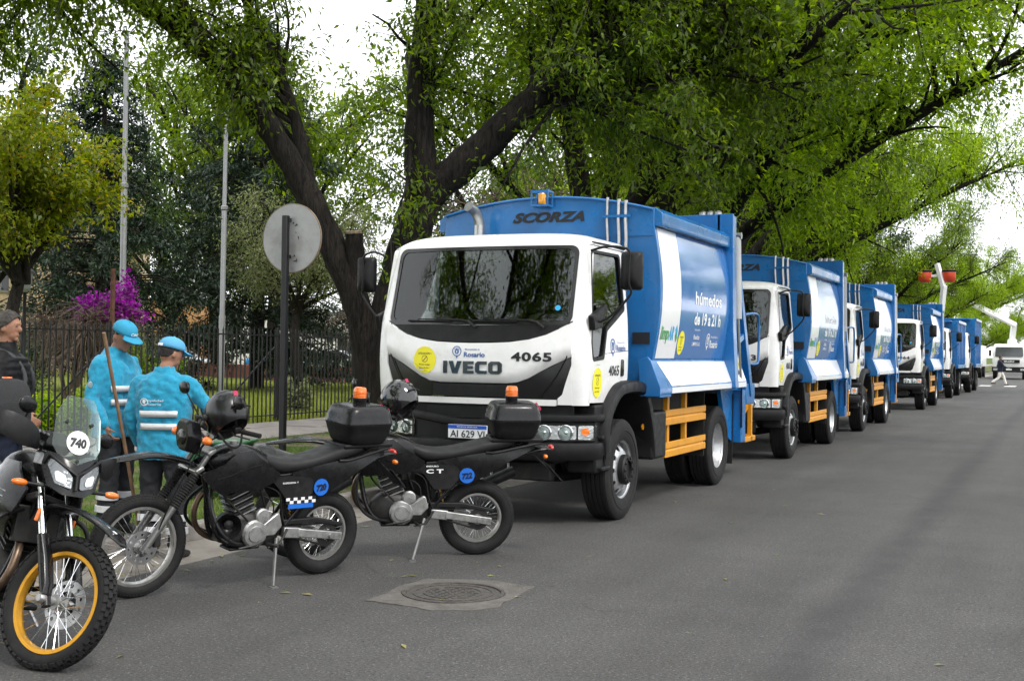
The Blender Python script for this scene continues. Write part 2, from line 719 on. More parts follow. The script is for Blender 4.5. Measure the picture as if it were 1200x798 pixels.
def soil_mat(name, dirt1, dirt2, gr1, gr2, cover, scale):
    """earth with patches of green"""
    m = bpy.data.materials.new(name)
    m.use_nodes = True
    n = m.node_tree
    b = n.nodes["Principled BSDF"]
    lk = n.links.new
    t = n.nodes.new("ShaderNodeTexCoord")

    def nramp(sc, p0, c0, p1, c1, det=8):
        z = n.nodes.new("ShaderNodeTexNoise")
        z.inputs["Scale"].default_value = sc
        z.inputs["Detail"].default_value = det
        z.inputs["Roughness"].default_value = 0.65
        lk(t.outputs["Object"], z.inputs["Vector"])
        rp = n.nodes.new("ShaderNodeValToRGB")
        rp.color_ramp.elements[0].position, rp.color_ramp.elements[1].position = p0, p1
        rp.color_ramp.elements[0].color, rp.color_ramp.elements[1].color = (*c0, 1), (*c1, 1)
        lk(z.outputs["Fac"], rp.inputs["Fac"])
        return rp.outputs["Color"], z.outputs["Fac"]
    d, _ = nramp(9, 0.3, dirt1, 0.7, dirt2)
    g, _ = nramp(14, 0.3, gr1, 0.7, gr2)
    k, _ = nramp(scale, cover - 0.06, (0, 0, 0), cover + 0.06, (1, 1, 1))
    x = n.nodes.new("ShaderNodeMixRGB")
    lk(k, x.inputs["Fac"])
    lk(d, x.inputs["Color1"])
    lk(g, x.inputs["Color2"])
    lk(x.outputs["Color"], b.inputs["Base Color"])
    b.inputs["Roughness"].default_value = 0.95
    b.inputs["Specular IOR Level"].default_value = 0.1
    _, h = nramp(40, 0, (0, 0, 0), 1, (1, 1, 1))
    bp = n.nodes.new("ShaderNodeBump")
    bp.inputs["Strength"].default_value = 0.8
    bp.inputs["Distance"].default_value = 0.03
    lk(h, bp.inputs["Height"])
    lk(bp.outputs["Normal"], b.inputs["Normal"])
    return m


m_concrete = M("concrete", (0.20, 0.182, 0.16), 0.9, var=0.25, vscale=3, bump=0.4, bscale=90, dirt=((0.12, 0.10, 0.08), 0.7, 4))
m_kerb = M("kerb_concrete", (0.22, 0.205, 0.185), 0.9, var=0.22, vscale=5, bump=0.5, bscale=70, dirt=((0.10, 0.09, 0.075), 0.8, 6))
m_slab = M("pavement_slab", (0.23, 0.205, 0.185), 0.9, var=0.22, vscale=2, bump=0.3, bscale=80, dirt=((0.17, 0.145, 0.12), 0.75, 2.5))
m_iron = M("black_iron", (0.012, 0.012, 0.013), 0.5, spec=0.4, var=0.3, vscale=30)
m_castiron = M("cast_iron", (0.085, 0.078, 0.072), 0.65, metal=0.35, var=0.35, vscale=30, bump=0.5, bscale=120, dirt=((0.16, 0.14, 0.12), 0.8, 14))
m_paint_white = M("road_paint", (0.62, 0.62, 0.60), 0.8, var=0.2, vscale=5, dirt=((0.12, 0.12, 0.12), 0.9, 7))

rng = random.Random(7)
nrg = np.random.default_rng(11)

tag(MB().bx(-1500, 1500, -300, 2500, -0.5, -0.06).build("ground", soil_mat("far_ground", (0.10, 0.085, 0.06), (0.15, 0.13, 0.09), (0.05, 0.08, 0.02), (0.09, 0.13, 0.03), 0.4, 0.3), smooth=0), kind="structure")
tag(MB().bx(-6.87, 7.6, -40, 420, -0.2, 0.0).build("road", asphalt_mat(), smooth=0), kind="structure")
gut = tag(empty("gutter"), kind="structure")
for i in range(13):
    y0 = 1.0 + i * 3.0
    MB().bx(-6.868, -6.21 + rng.uniform(-0.02, 0.02), y0 + 0.008, y0 + 2.992, -0.1, 0.005 + rng.uniform(0, 0.003)).build("gutter_slab", m_concrete, gut, bevel=0.006)
MB().bx(-6.868, -6.21, 40.0, 400, -0.1, 0.006).build("gutter_run", m_concrete, gut)
kerb = tag(empty("kerb"), kind="structure")
_ks = MB().bx(-0.075, 0.075, 0.006, 0.994, -0.2, 0.15).mesh("kerb_stone", 0)
for i in range(36):
    o = link_mesh("kerb_stone", _ks, kerb, m_kerb)
    o.location = (-6.945 + rng.uniform(-0.006, 0.006), 2.0 + i, rng.uniform(-0.006, 0.006))
    md = o.modifiers.new("bevel", 'BEVEL')
    md.width, md.segments = 0.022, 3
MB().bx(-7.02, -6.87, 38.0, 400, -0.2, 0.15).build("kerb_run", m_kerb, kerb)


def bumpy(x0, x1, y0, y1, z, amp, nx, ny, seed):
    g = np.random.default_rng(seed)
    ph = g.uniform(0, 6.28, 12)
    fr = g.uniform(0.4, 3.2, (12, 2))
    def h(x, y):
        return sum(math.sin(fr[k][0] * x + fr[k][1] * y + ph[k]) for k in range(12)) / 12 * amp
    mb = MB()
    mb.grid(lambda u, v: (x0 + (x1 - x0) * u, y0 + (y1 - y0) * v, z + h(x0 + (x1 - x0) * u, y0 + (y1 - y0) * v)), nx, ny)
    return mb


m_verge = soil_mat("verge_soil", (0.13, 0.10, 0.07), (0.24, 0.19, 0.14), (0.035, 0.065, 0.012), (0.085, 0.13, 0.025), 0.47, 0.9)
m_lawn = soil_mat("lawn_turf", (0.13, 0.14, 0.04), (0.20, 0.17, 0.07), (0.095, 0.125, 0.018), (0.18, 0.21, 0.035), 0.40, 0.35)
tag(bumpy(-12.3, -7.02, -20, 60, 0.135, 0.03, 40, 300, 3).build("verge", m_verge, smooth=180), kind="structure")
tag(MB().bx(-12.3, -7.02, 60, 400, -0.2, 0.13).build("verge_far", m_verge), kind="structure")
tag(bumpy(-80, -14.92, -30, 120, 0.12, 0.07, 90, 140, 4).build("lawn", m_lawn, smooth=180), kind="structure")
pav = tag(empty("pavement"), kind="structure")
_sl = MB().bx(0.006, 0.864, 0.006, 0.994, -0.1, 0.0).mesh("pavement_slab", 0)
for i in range(27):
    for j in range(3):
        o = link_mesh("pavement_slab", _sl, pav, m_slab)
        o.location = (-14.92 + 0.873 * j, 8.0 + i, 0.155 + rng.uniform(-0.007, 0.007))
        o.rotation_euler = (rng.uniform(-0.004, 0.004), rng.uniform(-0.004, 0.004), 0)
MB().bx(-14.9, -12.32, 35, 300, -0.1, 0.15).build("pavement_run", m_slab, pav)
MB().bx(-14.95, -12.28, -20, 35.1, -0.1, 0.125).build("joint_bed", m_concrete, pav)

# ------------------------------------------------------------ grass blades
def blades(name, pos, hgt, wid, mat, label):
    N = len(pos)
    a = nrg.uniform(0, 2 * np.pi, N)
    lean = nrg.normal(0, 0.45, (N, 2)) * hgt[:, None]
    dx = np.stack([np.cos(a), np.sin(a), np.zeros(N)], 1) * wid[:, None] * 0.5
    tip = pos + np.stack([lean[:, 0], lean[:, 1], hgt], 1)
    v = np.stack([pos - dx, pos + dx, tip], 1).reshape(-1, 3)
    me = bpy.data.meshes.new(name)
    me.vertices.add(3 * N)
    me.vertices.foreach_set("co", v.ravel())
    me.loops.add(3 * N)
    me.loops.foreach_set("vertex_index", np.arange(3 * N))
    me.polygons.add(N)
    me.polygons.foreach_set("loop_start", np.arange(0, 3 * N, 3))
    me.update(calc_edges=True)
    o = link_mesh(name, me, None, mat)
    return tag(o, label, "grass", kind="stuff")


def patchy(x, y, s, k):
    return np.sin(x * 1.7 * s + k) * np.cos(y * 1.3 * s + 2 * k) + np.sin(x * 0.6 * s - y * 0.9 * s + k * 3) + 0.5 * np.sin(x * 4.1 * s + y * 3.3 * s)


lm_grass = leaf_mat("grass_blade", (0.05, 0.09, 0.014), (0.13, 0.20, 0.035), (0.24, 0.24, 0.08), 0.35, 0.6)
_n = 90000
gx, gy = nrg.uniform(-12.25, -7.03, _n), nrg.uniform(6.0, 26.0, _n)
gx = -7.03 - (-(gx + 7.03)) ** 1.25 / 5.22 ** 0.25
kk = patchy(gx, gy, 1.0, 0.4) + nrg.normal(0, 0.6, _n) > -0.15
gx, gy = gx[kk], gy[kk]
blades("verge_grass", np.stack([gx, gy, np.full(len(gx), 0.12)], 1), nrg.uniform(0.03, 0.11, len(gx)), nrg.uniform(0.006, 0.012, len(gx)), lm_grass, "patchy short green grass on the verge behind the kerb")
_n = 70000
gx = -15.0 - nrg.uniform(0, 1, _n) ** 1.4 * 17
gy = nrg.uniform(10, 46, _n)
blades("lawn_grass", np.stack([gx, gy, np.full(_n, 0.10)], 1), nrg.uniform(0.05, 0.15, _n), nrg.uniform(0.015, 0.03, _n), leaf_mat("lawn_blade", (0.10, 0.13, 0.018), (0.21, 0.24, 0.04), (0.29, 0.27, 0.09), 0.35, 0.6), "bright green lawn of the park behind the iron fence")

# ------------------------------------------------------------ manhole in its concrete collar
mh = tag(empty("manhole_cover", (-3.86, 7.56, 0)), "round cast iron manhole cover in a ragged concrete patch on the road", "manhole cover")
_pp = [(-4.28, 7.94), (-4.0, 8.03), (-3.79, 8.1), (-3.60, 8.06), (-3.44, 8.05), (-3.44, 7.85), (-3.41, 7.64), (-3.42, 7.45), (-3.38, 7.28), (-3.5, 7.09), (-3.62, 7.06), (-3.73, 7.0), (-4.0, 7.04), (-4.27, 7.05), (-4.25, 7.3), (-4.30, 7.6)]
_pp = [(x + 3.86 + rng.uniform(-0.01, 0.01), y - 7.56 + rng.uniform(-0.01, 0.01)) for x, y in dens(_pp, 0.06)]
mb = MB()
patch(mb, _pp, lambda a, b: (a, b, 0.006 + 0.002 * math.sin(9 * a + 5 * b)), (0, 0, -0.05), holes=[disc2(0, 0, 0.362, n=40)], g=0.09)
mb.build("concrete_collar", M("patch_concrete", (0.105, 0.096, 0.087), 0.9, var=0.3, vscale=8, bump=0.6, bscale=60, dirt=((0.07, 0.062, 0.055), 0.8, 6)), mh)
MB().lathe([(0.330, 0.0), (0.332, 0.012), (0.358, 0.012), (0.358, -0.03)], n=48).build("frame_ring", m_castiron, mh, smooth=30)
mb = MB().lathe([(0.0, 0.004), (0.325, 0.004), (0.325, -0.03)], n=48)
mb.build("lid", m_castiron, mh)
mb = MB()
for r in (0.20, 0.275):
    mb.lathe([(r - 0.008, 0.004), (r - 0.008, 0.009), (r + 0.008, 0.009), (r + 0.008, 0.004)], n=48)
mb.build("lid_rib", m_castiron, mh, smooth=30)
mb = MB()
for i in range(-3, 4):
    for j in range(-3, 4):
        if math.hypot(i, j) < 3.4: mb.bx(i * 0.05 - 0.016, i * 0.05 + 0.016, j * 0.05 - 0.006, j * 0.05 + 0.006, 0.003, 0.009)
mb.build("lid_tread", m_castiron, mh, smooth=0)

# ------------------------------------------------------------ crossing stripes far down the street
cw = tag(empty("zebra_crossing", (0, 76.5, 0)), kind="structure")
for i in range(9):
    x = -6.0 + i * 1.35
    MB().bx(x, x + 0.62, -1.3, 1.3, 0.002, 0.006).build("stripe", m_paint_white, cw, smooth=0)

# ------------------------------------------------------------ park fence
fx = -15.1
fence = tag(empty("iron_fence", (fx, 0, 0)), "black iron railing fence with upright bars along the park pavement", "fence")
_bm = MB().bx(-0.0115, 0.0115, -0.0115, 0.0115, 0.10, 2.03).lathe([(0.014, 2.03), (0.002, 2.09)], n=4)
_barme = _bm.mesh("bar", 0)
for i in range(118):
    o = link_mesh("bar", _barme, fence, m_iron)
    o.location = (rng.uniform(-0.003, 0.003), 11.5 + i * 0.145, 0)
    o.rotation_euler = (rng.uniform(-0.006, 0.006), rng.uniform(-0.004, 0.004), 0)
for z in (0.27, 1.93):
    MB().bx(-0.022, 0.022, 11.3, 60.0, z - 0.012, z + 0.012).build("rail", m_iron, fence)
_pm = MB().bx(-0.02, 0.02, -0.02, 0.02, 0.0, 2.1).mesh("post", 0)
for i in range(6):
    o = link_mesh("post", _pm, fence, m_iron)
    o.location = (0, 11.43 + i * 4.93, 0)
for y in (21.35, 26.3, 16.4):
    MB().bar((-0.04, y, 1.75), (-1.0, y - 1.05, 0.12), 0.055, 0.03).build("strut", m_iron, fence)
mb = MB()
for i in range(230):
    y = 28.7 + i * 0.145
    mb.bx(-0.009, 0.009, y - 0.009, y + 0.009, 0.1, 2.05)
o = mb.build("bar_run", m_iron, fence, smooth=0)
o["kind"] = "stuff"

# ------------------------------------------------------------ low brick wall inside the park
def brick_mat():
    m = bpy.data.materials.new("brick")
    m.use_nodes = True
    n = m.node_tree
    b = n.nodes["Principled BSDF"]
    lk = n.links.new
    t = n.nodes.new("ShaderNodeTexCoord")
    br = n.nodes.new("ShaderNodeTexBrick")
    br.inputs["Scale"].default_value = 1.0
    br.inputs["Brick Width"].default_value = 0.24
    br.inputs["Row Height"].default_value = 0.075
    br.inputs["Mortar Size"].default_value = 0.012
    br.inputs["Color1"].default_value = (0.17, 0.055, 0.035, 1)
    br.inputs["Color2"].default_value = (0.24, 0.10, 0.065, 1)
    br.inputs["Mortar"].default_value = (0.16, 0.13, 0.11, 1)
    lk(t.outputs["UV"], br.inputs["Vector"])
    lk(br.outputs["Color"], b.inputs["Base Color"])
    b.inputs["Roughness"].default_value = 0.9
    return m


m_brick = M("brick_red", (0.17, 0.062, 0.042), 0.9, var=0.45, vscale=5, bump=0.4, bscale=30, dirt=((0.10, 0.085, 0.07), 0.8, 3))
m_coping = M("brick_coping", (0.22, 0.065, 0.045), 0.9, var=0.35, vscale=4)
bw = tag(empty("brick_wall"), "low red brick wall with a darker coping across the park lawn", "wall")
wl = [(-24.5, 50.5), (-30.1, 47.6), (-33.0, 47.2), (-40.8, 51.9), (-49.8, 56.9), (-60, 63)]
for i in range(len(wl) - 1):
    a, b2 = Vector((*wl[i], 0)), Vector((*wl[i + 1], 0))
    MB().bar(a + Vector((0, 0, 0.38)), b2 + Vector((0, 0, 0.38)), 0.35, 0.62).build("wall_run", m_brick, bw)
    MB().bar(a + Vector((0, 0, 0.745)), b2 + Vector((0, 0, 0.745)), 0.42, 0.1).build("coping", m_coping, bw)
    # courses of brick standing a little proud
    d = (b2 - a)
    nrm = Vector((-d.y, d.x, 0)).normalized()
    if nrm.y > 0: nrm = -nrm
    cm = MB()
    ln = d.length
    for r in range(7):
        x = 0.12 * (r % 2)
        while x < ln - 0.24:
            c = a + d * ((x + 0.11) / ln) + nrm * (0.176 + rng.uniform(0, 0.008)) + Vector((0, 0, 0.12 + r * 0.085))
            cm.box(c, (0.225, 0.02, 0.07), Matrix.Rotation(math.atan2(d.y, d.x), 3, 'Z'))
            x += 0.24
    o = cm.build("brick_course", m_brick, bw, smooth=0)
    o["kind"] = "stuff"
# ------------------------------------------------------------ trees
def bark_mat(name, c1, c2, zs=0.16, sc=26, strength=1.0):
    m = bpy.data.materials.new(name)
    m.use_nodes = True
    n = m.node_tree
    b = n.nodes["Principled BSDF"]
    lk = n.links.new
    t = n.nodes.new("ShaderNodeTexCoord")
    mp = n.nodes.new("ShaderNodeMapping")
    mp.inputs["Scale"].default_value = (1, 1, zs)
    lk(t.outputs["Object"], mp.inputs["Vector"])
    z = n.nodes.new("ShaderNodeTexNoise")
    z.inputs["Scale"].default_value = sc
    z.inputs["Detail"].default_value = 8
    z.inputs["Roughness"].default_value = 0.7
    z.inputs["Distortion"].default_value = 0.6
    lk(mp.outputs["Vector"], z.inputs["Vector"])
    rp = n.nodes.new("ShaderNodeValToRGB")
    rp.color_ramp.elements[0].position, rp.color_ramp.elements[1].position = 0.36, 0.66
    rp.color_ramp.elements[0].color, rp.color_ramp.elements[1].color = (*c1, 1), (*c2, 1)
    lk(z.outputs["Fac"], rp.inputs["Fac"])
    z2 = n.nodes.new("ShaderNodeTexNoise")
    z2.inputs["Scale"].default_value = 2.5
    z2.inputs["Detail"].default_value = 5
    lk(t.outputs["Object"], z2.inputs["Vector"])
    mr = n.nodes.new("ShaderNodeMapRange")
    mr.inputs["From Min"].default_value, mr.inputs["From Max"].default_value = 0.35, 0.7
    mr.inputs["To Min"].default_value, mr.inputs["To Max"].default_value = 0.65, 1.35
    lk(z2.outputs["Fac"], mr.inputs["Value"])
    ml = n.nodes.new("ShaderNodeVectorMath")
    ml.operation = 'SCALE'
    lk(rp.outputs["Color"], ml.inputs[0])
    lk(mr.outputs["Result"], ml.inputs["Scale"])
    lk(ml.outputs["Vector"], b.inputs["Base Color"])
    b.inputs["Roughness"].default_value = 0.9
    b.inputs["Specular IOR Level"].default_value = 0.2
    bp = n.nodes.new("ShaderNodeBump")
    bp.inputs["Strength"].default_value = strength
    bp.inputs["Distance"].default_value = 0.05
    lk(z.outputs["Fac"], bp.inputs["Height"])
    lk(bp.outputs["Normal"], b.inputs["Normal"])
    return m


m_bark = bark_mat("bark_dark", (0.005, 0.0045, 0.004), (0.034, 0.028, 0.023))
m_twig = M("twig_bark", (0.035, 0.028, 0.022), 0.9, var=0.3)
m_twig_pale = M("bare_twig", (0.12, 0.085, 0.065), 0.9, var=0.3)
lm_street = leaf_mat("leaf_street", (0.036, 0.064, 0.006), (0.115, 0.172, 0.015), (0.20, 0.25, 0.025), 0.48)
lm_lit = leaf_mat("leaf_lit", (0.085, 0.145, 0.009), (0.21, 0.30, 0.020), (0.31, 0.38, 0.04), 0.52)  # light falling on the street-side crowns is put into this leaf colour
lm_dark = leaf_mat("leaf_dark", (0.018, 0.036, 0.009), (0.05, 0.085, 0.02), (0.08, 0.12, 0.03), 0.3)
lm_conifer = leaf_mat("needle_conifer", (0.008, 0.020, 0.012), (0.028, 0.048, 0.026), (0.045, 0.07, 0.035), 0.1)
lm_olive = leaf_mat("leaf_olive", (0.07, 0.09, 0.035), (0.17, 0.19, 0.08), (0.24, 0.25, 0.13), 0.35)
lm_yellow = leaf_mat("leaf_yellow", (0.070, 0.105, 0.008), (0.185, 0.215, 0.012), (0.30, 0.20, 0.014), 0.45)
lm_bougain = leaf_mat("bract_magenta", (0.11, 0.008, 0.12), (0.24, 0.02, 0.25), (0.34, 0.05, 0.34), 0.35)


def leaves_mesh(name, S, E, per, L, Wd, rg, droop=0.5, jit=0.12, outw=None):
    """kite-shaped leaves along twigs S->E; per leaves on each twig"""
    n = len(S)
    S = np.repeat(np.asarray(S), per, 0)
    E = np.repeat(np.asarray(E), per, 0)
    N = len(S)
    t = rg.uniform(0.05, 1.08, N)[:, None]
    pos = S + (E - S) * t + rg.normal(0, jit, (N, 3))
    d = (E - S) / (np.linalg.norm(E - S, axis=1, keepdims=True) + 1e-9)
    d = d * 0.6 + rg.normal(0, 0.75, (N, 3))
    d[:, 2] -= droop * rg.uniform(0.2, 1.4, N)
    d /= np.linalg.norm(d, axis=1, keepdims=True) + 1e-9
    up = rg.normal(0, 0.55, (N, 3)) + np.array([0, 0, 1.0])
    s = np.cross(d, up)
    s /= np.linalg.norm(s, axis=1, keepdims=True) + 1e-9
    nn = np.cross(s, d)
    ln = (L * rg.uniform(0.6, 1.3, N))[:, None]
    wd = (Wd * rg.uniform(0.7, 1.25, N))[:, None]
    a = pos
    b = pos + d * ln * 0.42 + s * wd + nn * wd * 0.35
    c = pos + d * ln - nn * ln * 0.12
    e = pos + d * ln * 0.42 - s * wd + nn * wd * 0.35
    v = np.stack([a, b, c, e], 1).reshape(-1, 3)
    me = bpy.data.meshes.new(name)
    me.vertices.add(4 * N)
    me.vertices.foreach_set("co", v.ravel())
    me.loops.add(4 * N)
    me.loops.foreach_set("vertex_index", np.arange(4 * N))
    me.polygons.add(N)
    me.polygons.foreach_set("loop_start", np.arange(0, 4 * N, 4))
    me.update(calc_edges=True)
    return me


def limb_tube(mb, pts, rads, n=8, knob=0.0, rg=None):
    """branch with an uneven skin"""
    pts = [Vector(p) for p in pts]
    vs, fs = [], []
    prev = None
    for i, p in enumerate(pts):
        d = (pts[min(i + 1, len(pts) - 1)] - pts[max(i - 1, 0)]).normalized()
        if prev is None: x, y, _ = frame_of(d)
        else:
            x = (prev - d * prev.dot(d)).normalized()
            y = d.cross(x)
        prev = x
        for k in range(n):
            a = 2 * math.pi * k / n
            r = rads[i] * (1 + (rg.normal(0, knob) if knob else 0))
            vs.append(p + (x * math.cos(a) + y * math.sin(a)) * r)
    for i in range(len(pts) - 1):
        for k in range(n):
            k2 = (k + 1) % n
            fs.append((i * n + k, i * n + k2, (i + 1) * n + k2, (i + 1) * n + k))
    fs.append(tuple(range((len(pts) - 1) * n, len(pts) * n)))
    mb.add(vs, fs)


def grow(limbs, seed, n2=10, l2=(1.6, 3.0), n3=7, l3=(0.7, 1.3), n4=3, l4=0.45, t0=0.35, up=0.25, sag=0.35, keep=None, trunkn=12):
    """limbs: list of [(x,y,z,r), ...]; branches of three further orders grow from them. Returns trunk builder, twig builder, twig ends"""
    rg = np.random.default_rng(seed)
    tb, wb = MB(), MB()
    S, E = [], []
    def rdir():
        v = rg.normal(0, 1, 3)
        return v / (np.linalg.norm(v) + 1e-9)
    for li, lm in enumerate(limbs):
        P = catmull([p[:3] for p in lm], 6)
        rr = np.interp(np.linspace(0, 1, len(P)), np.linspace(0, 1, len(lm)), [p[3] for p in lm])
        big = rr[0] > 0.12
        limb_tube(tb, P, rr, trunkn if big else 8, 0.05 if big else 0.03, rg)
        if lm[-1][3] > 0.11: continue
        m2 = max(5, int(n2 * float(np.sum([np.linalg.norm(P[q + 1] - P[q]) for q in range(len(P) - 1)])) / 5.0))
        for k in range(m2):
            t = t0 + (1 - t0) * (k + rg.uniform(0, 1)) / m2
            i = min(len(P) - 2, int(t * (len(P) - 1)))
            p = P[i]
            tg = P[i + 1] - P[i]
            tg = tg / (np.linalg.norm(tg) + 1e-9)
            d = tg * 0.55 + rdir() * 0.9 + np.array([0, 0, up])
            d /= np.linalg.norm(d)
            ln = rg.uniform(*l2) * (1.1 - 0.35 * t)
            q = [p]
            dd = d.copy()
            for s in range(4):
                dd = dd + rdir() * 0.22 + np.array([0, 0, 0.10 - sag * 0.12 * s])
                dd /= np.linalg.norm(dd)
                q.append(q[-1] + dd * ln / 4)
            if keep is not None and not (keep(q[-1]) or (keep(q[3]) and keep(q[2]))): continue
            r0 = min(rr[i] * 0.6, 0.016 + 0.014 * ln)
            limb_tube(tb, q, np.linspace(r0, r0 * 0.3, 5), 6)
            for k3 in range(n3):
                t3 = 0.2 + 0.8 * (k3 + rg.uniform(0, 1)) / n3
                f = t3 * 4
                j = min(3, int(f))
                p3 = q[j] + (q[j + 1] - q[j]) * (f - j)
                d3 = dd * 0.35 + d * 0.25 + rdir() * 0.95
                d3[2] -= sag * 0.35
                d3 /= np.linalg.norm(d3)
                l_3 = rg.uniform(*l3)
                a = p3 + d3 * l_3 * 0.5 + rdir() * 0.06
                b = a + (d3 + rdir() * 0.3 + np.array([0, 0, -sag * 0.6])) * l_3 * 0.5
                if keep is not None and not keep(b): continue
                limb_tube(wb, [p3, a, b], [0.009, 0.006, 0.003], 3)
                S.append(a); E.append(b)
                S.append(p3); E.append(a)
                for k4 in range(n4):
                    c0 = p3 + (a - p3) * rg.uniform(0.3, 1) if rg.uniform() < 0.5 else a + (b - a) * rg.uniform(0, 0.9)
                    d4 = d3 * 0.5 + rdir() * 0.9
                    d4[2] -= sag * 0.5
                    d4 /= np.linalg.norm(d4)
                    c1 = c0 + d4 * l4 * rg.uniform(0.6, 1.4)
                    S.append(c0); E.append(c1)
    return tb, wb, S, E


def make_tree(name, label, group, loc, limbs, seed, leafm, per=6, L=0.1, Wd=0.022, droop=0.5, jit=0.1, barkm=None, twigm=None, nosmooth=False, **kw):
    tb, wb, S, E = grow(limbs, seed, **kw)
    t = empty(name, loc, 0, label, "tree", group)
    tr = tb.build("trunk", barkm or m_bark, t, smooth=80)
    if wb.v: wb.build("twigs", twigm or m_twig, t, smooth=0)["kind"] = "stuff"
    rg = np.random.default_rng(seed + 500)
    me = leaves_mesh("crown", S, E, per, L, Wd, rg, droop, jit)
    link_mesh("crown", me, t, leafm)
    return t


def rel(pts, base):
    return [(p[0] - base[0], p[1] - base[1], p[2] - base[2], p[3]) for p in pts]


# -- the big forked tree beside the first truck
B1 = (-8.6, 14.25, 0.0)
_trunkL = [(-8.60, 14.2, 0.0, 0.30), (-8.57, 14.2, 0.7, 0.21), (-8.60, 14.18, 1.5, 0.19), (-8.74, 14.1, 2.3, 0.19), (-9.05, 13.9, 3.15, 0.185), (-9.45, 13.6, 4.1, 0.165), (-10.0, 13.2, 5.1, 0.15), (-10.6, 12.6, 5.85, 0.13), (-11.3, 11.9, 6.35, 0.112)]
_trunkR = [(-8.46, 14.32, 0.0, 0.33), (-8.46, 14.3, 0.9, 0.26), (-8.42, 14.3, 1.8, 0.25), (-8.24, 14.38, 2.7, 0.25), (-8.03, 14.48, 3.45, 0.26), (-7.85, 14.54, 4.0, 0.25)]
_V = [(-7.95, 14.5, 3.7, 0.25), (-8.0, 14.48, 4.4, 0.205), (-7.98, 14.45, 5.2, 0.19), (-7.9, 14.5, 6.4, 0.17), (-7.75, 14.4, 7.8, 0.13), (-7.9, 14.2, 9.4, 0.08)]
_Rl = [(-7.95, 14.52, 3.75, 0.24), (-7.35, 14.78, 4.3, 0.22), (-6.75, 15.0, 4.92, 0.20), (-6.35, 15.2, 5.28, 0.19), (-5.85, 15.42, 5.7, 0.17), (-5.3, 15.65, 6.4, 0.14), (-4.7, 15.6, 7.4, 0.10), (-4.2, 15.4, 8.4, 0.06)]
_Rl2 = [(-6.3, 15.2, 5.2, 0.13), (-5.7, 15.9, 5.25, 0.10), (-4.9, 16.6, 5.7, 0.08), (-3.9, 17.2, 6.2, 0.05)]
_L2 = [(-9.25, 13.75, 3.6, 0.12), (-9.45, 13.9, 4.2, 0.10), (-9.7, 13.9, 5.0, 0.085), (-9.9, 13.4, 6.0, 0.065), (-10.2, 12.8, 7.0, 0.04)]
_L3 = [(-11.2, 12.0, 6.3, 0.10), (-12.2, 11.2, 6.4, 0.08), (-13.0, 10.4, 6.2, 0.05)]
_L4 = [(-10.3, 12.9, 5.5, 0.10), (-10.4, 12.0, 6.5, 0.08), (-10.2, 10.9, 7.2, 0.05)]
_L5 = [(-11.3, 11.9, 6.35, 0.08), (-11.2, 10.8, 6.2, 0.06), (-11.0, 9.7, 5.7, 0.035)]
_L6 = [(-9.7, 13.4, 4.6, 0.09), (-9.2, 12.7, 5.6, 0.07), (-8.8, 11.9, 6.6, 0.04)]
_stub = [(-8.74, 14.08, 2.5, 0.14), (-8.70, 14.0, 2.95, 0.125), (-8.70, 13.96, 3.25, 0.115)]
BIG = make_tree("street_tree", "big forked street tree with dark trunk and cut stub beside the first truck", "trees along the verge", B1,
          [rel(x, B1) for x in (_trunkL, _trunkR, _stub, _V, _Rl, _Rl2, _L2, _L3, _L4, _L5)], 21, lm_street,
          per=10, L=0.11, Wd=0.021, jit=0.09, n2=40, l2=(1.1, 2.3), n3=8, l3=(0.5, 1.0), n4=3, l4=0.35, t0=0.30, sag=0.55, up=0.2, keep=lambda b: not (-0.75 < b[0] < 0.50 and b[2] > 4.1 and b[1] < 1.2))

cf_ = MB().lathe([(0.0, 0.012), (0.10, 0.010), (0.116, 0.0), (0.116, -0.03)], (-8.70 - B1[0], 13.955 - B1[1], 3.25), (0.0, -0.12, 1), 14).build("cut_face", M("cut_wood", (0.20, 0.155, 0.11), 0.9, var=0.4, vscale=20), BIG, smooth=40)


def street_limbs(seed, h=10.0, spread=4.6, lean=(0.5, 0.0), low=3.0):
    rg = np.random.default_rng(seed)
    a = rg.uniform(0, 6.28)
    top = np.array([rg.normal(0, 0.25), rg.normal(0, 0.25), low])
    tr = [(0, 0, 0, 0.32), (0.02, 0.0, 0.6, 0.25), (top[0] * 0.6, top[1] * 0.6, low * 0.6, 0.22), (top[0], top[1], low, 0.20)]
    out = [tr]
    for k in range(6):
        an = a + k * 6.28 / 6 + rg.normal(0, 0.25)
        sp = spread * rg.uniform(0.65, 1.1)
        hh = h * rg.uniform(0.62, 0.98)
        pts = []
        for s in range(6):
            t = s / 5
            r = sp * t ** 1.25
            pts.append((top[0] + math.cos(an) * r + lean[0] * t * 2 + rg.normal(0, 0.12) * (s > 0), top[1] + math.sin(an) * r + lean[1] * t * 2 + rg.normal(0, 0.12) * (s > 0), low - 0.15 + (hh - low) * t ** 0.9, 0.14 * (1 - t) + 0.03))
        out.append(pts)
    for k in range(3):
        an = rg.uniform(0, 6.28) if k else 0.0
        sp = spread * rg.uniform(0.55, 0.75)
        out.append([(top[0], top[1], low - 0.1, 0.11), (top[0] + math.cos(an) * sp * 0.35, top[1] + math.sin(an) * sp * 0.35, low + 1.2, 0.09), (top[0] + math.cos(an) * sp * 0.7, top[1] + math.sin(an) * sp * 0.7, low + 2.2, 0.06), (top[0] + math.cos(an) * sp, top[1] + math.sin(an) * sp, low + 2.9, 0.03)])
    return out


GT = "trees along the verge"
from mathutils import noise as mnoise


def clumpy(seed, xlim, zlim, thr=-0.20):
    """leaves gather in clumps; the low fringe over the road is trimmed as for tall vehicles"""
    o = Vector((seed * 7.3, seed * 3.1, seed * 1.7))
    return lambda b: mnoise.noise(Vector(b) * 0.62 + o) > thr and not (b[0] > xlim and b[2] < zlim) and b[2] > 3.7


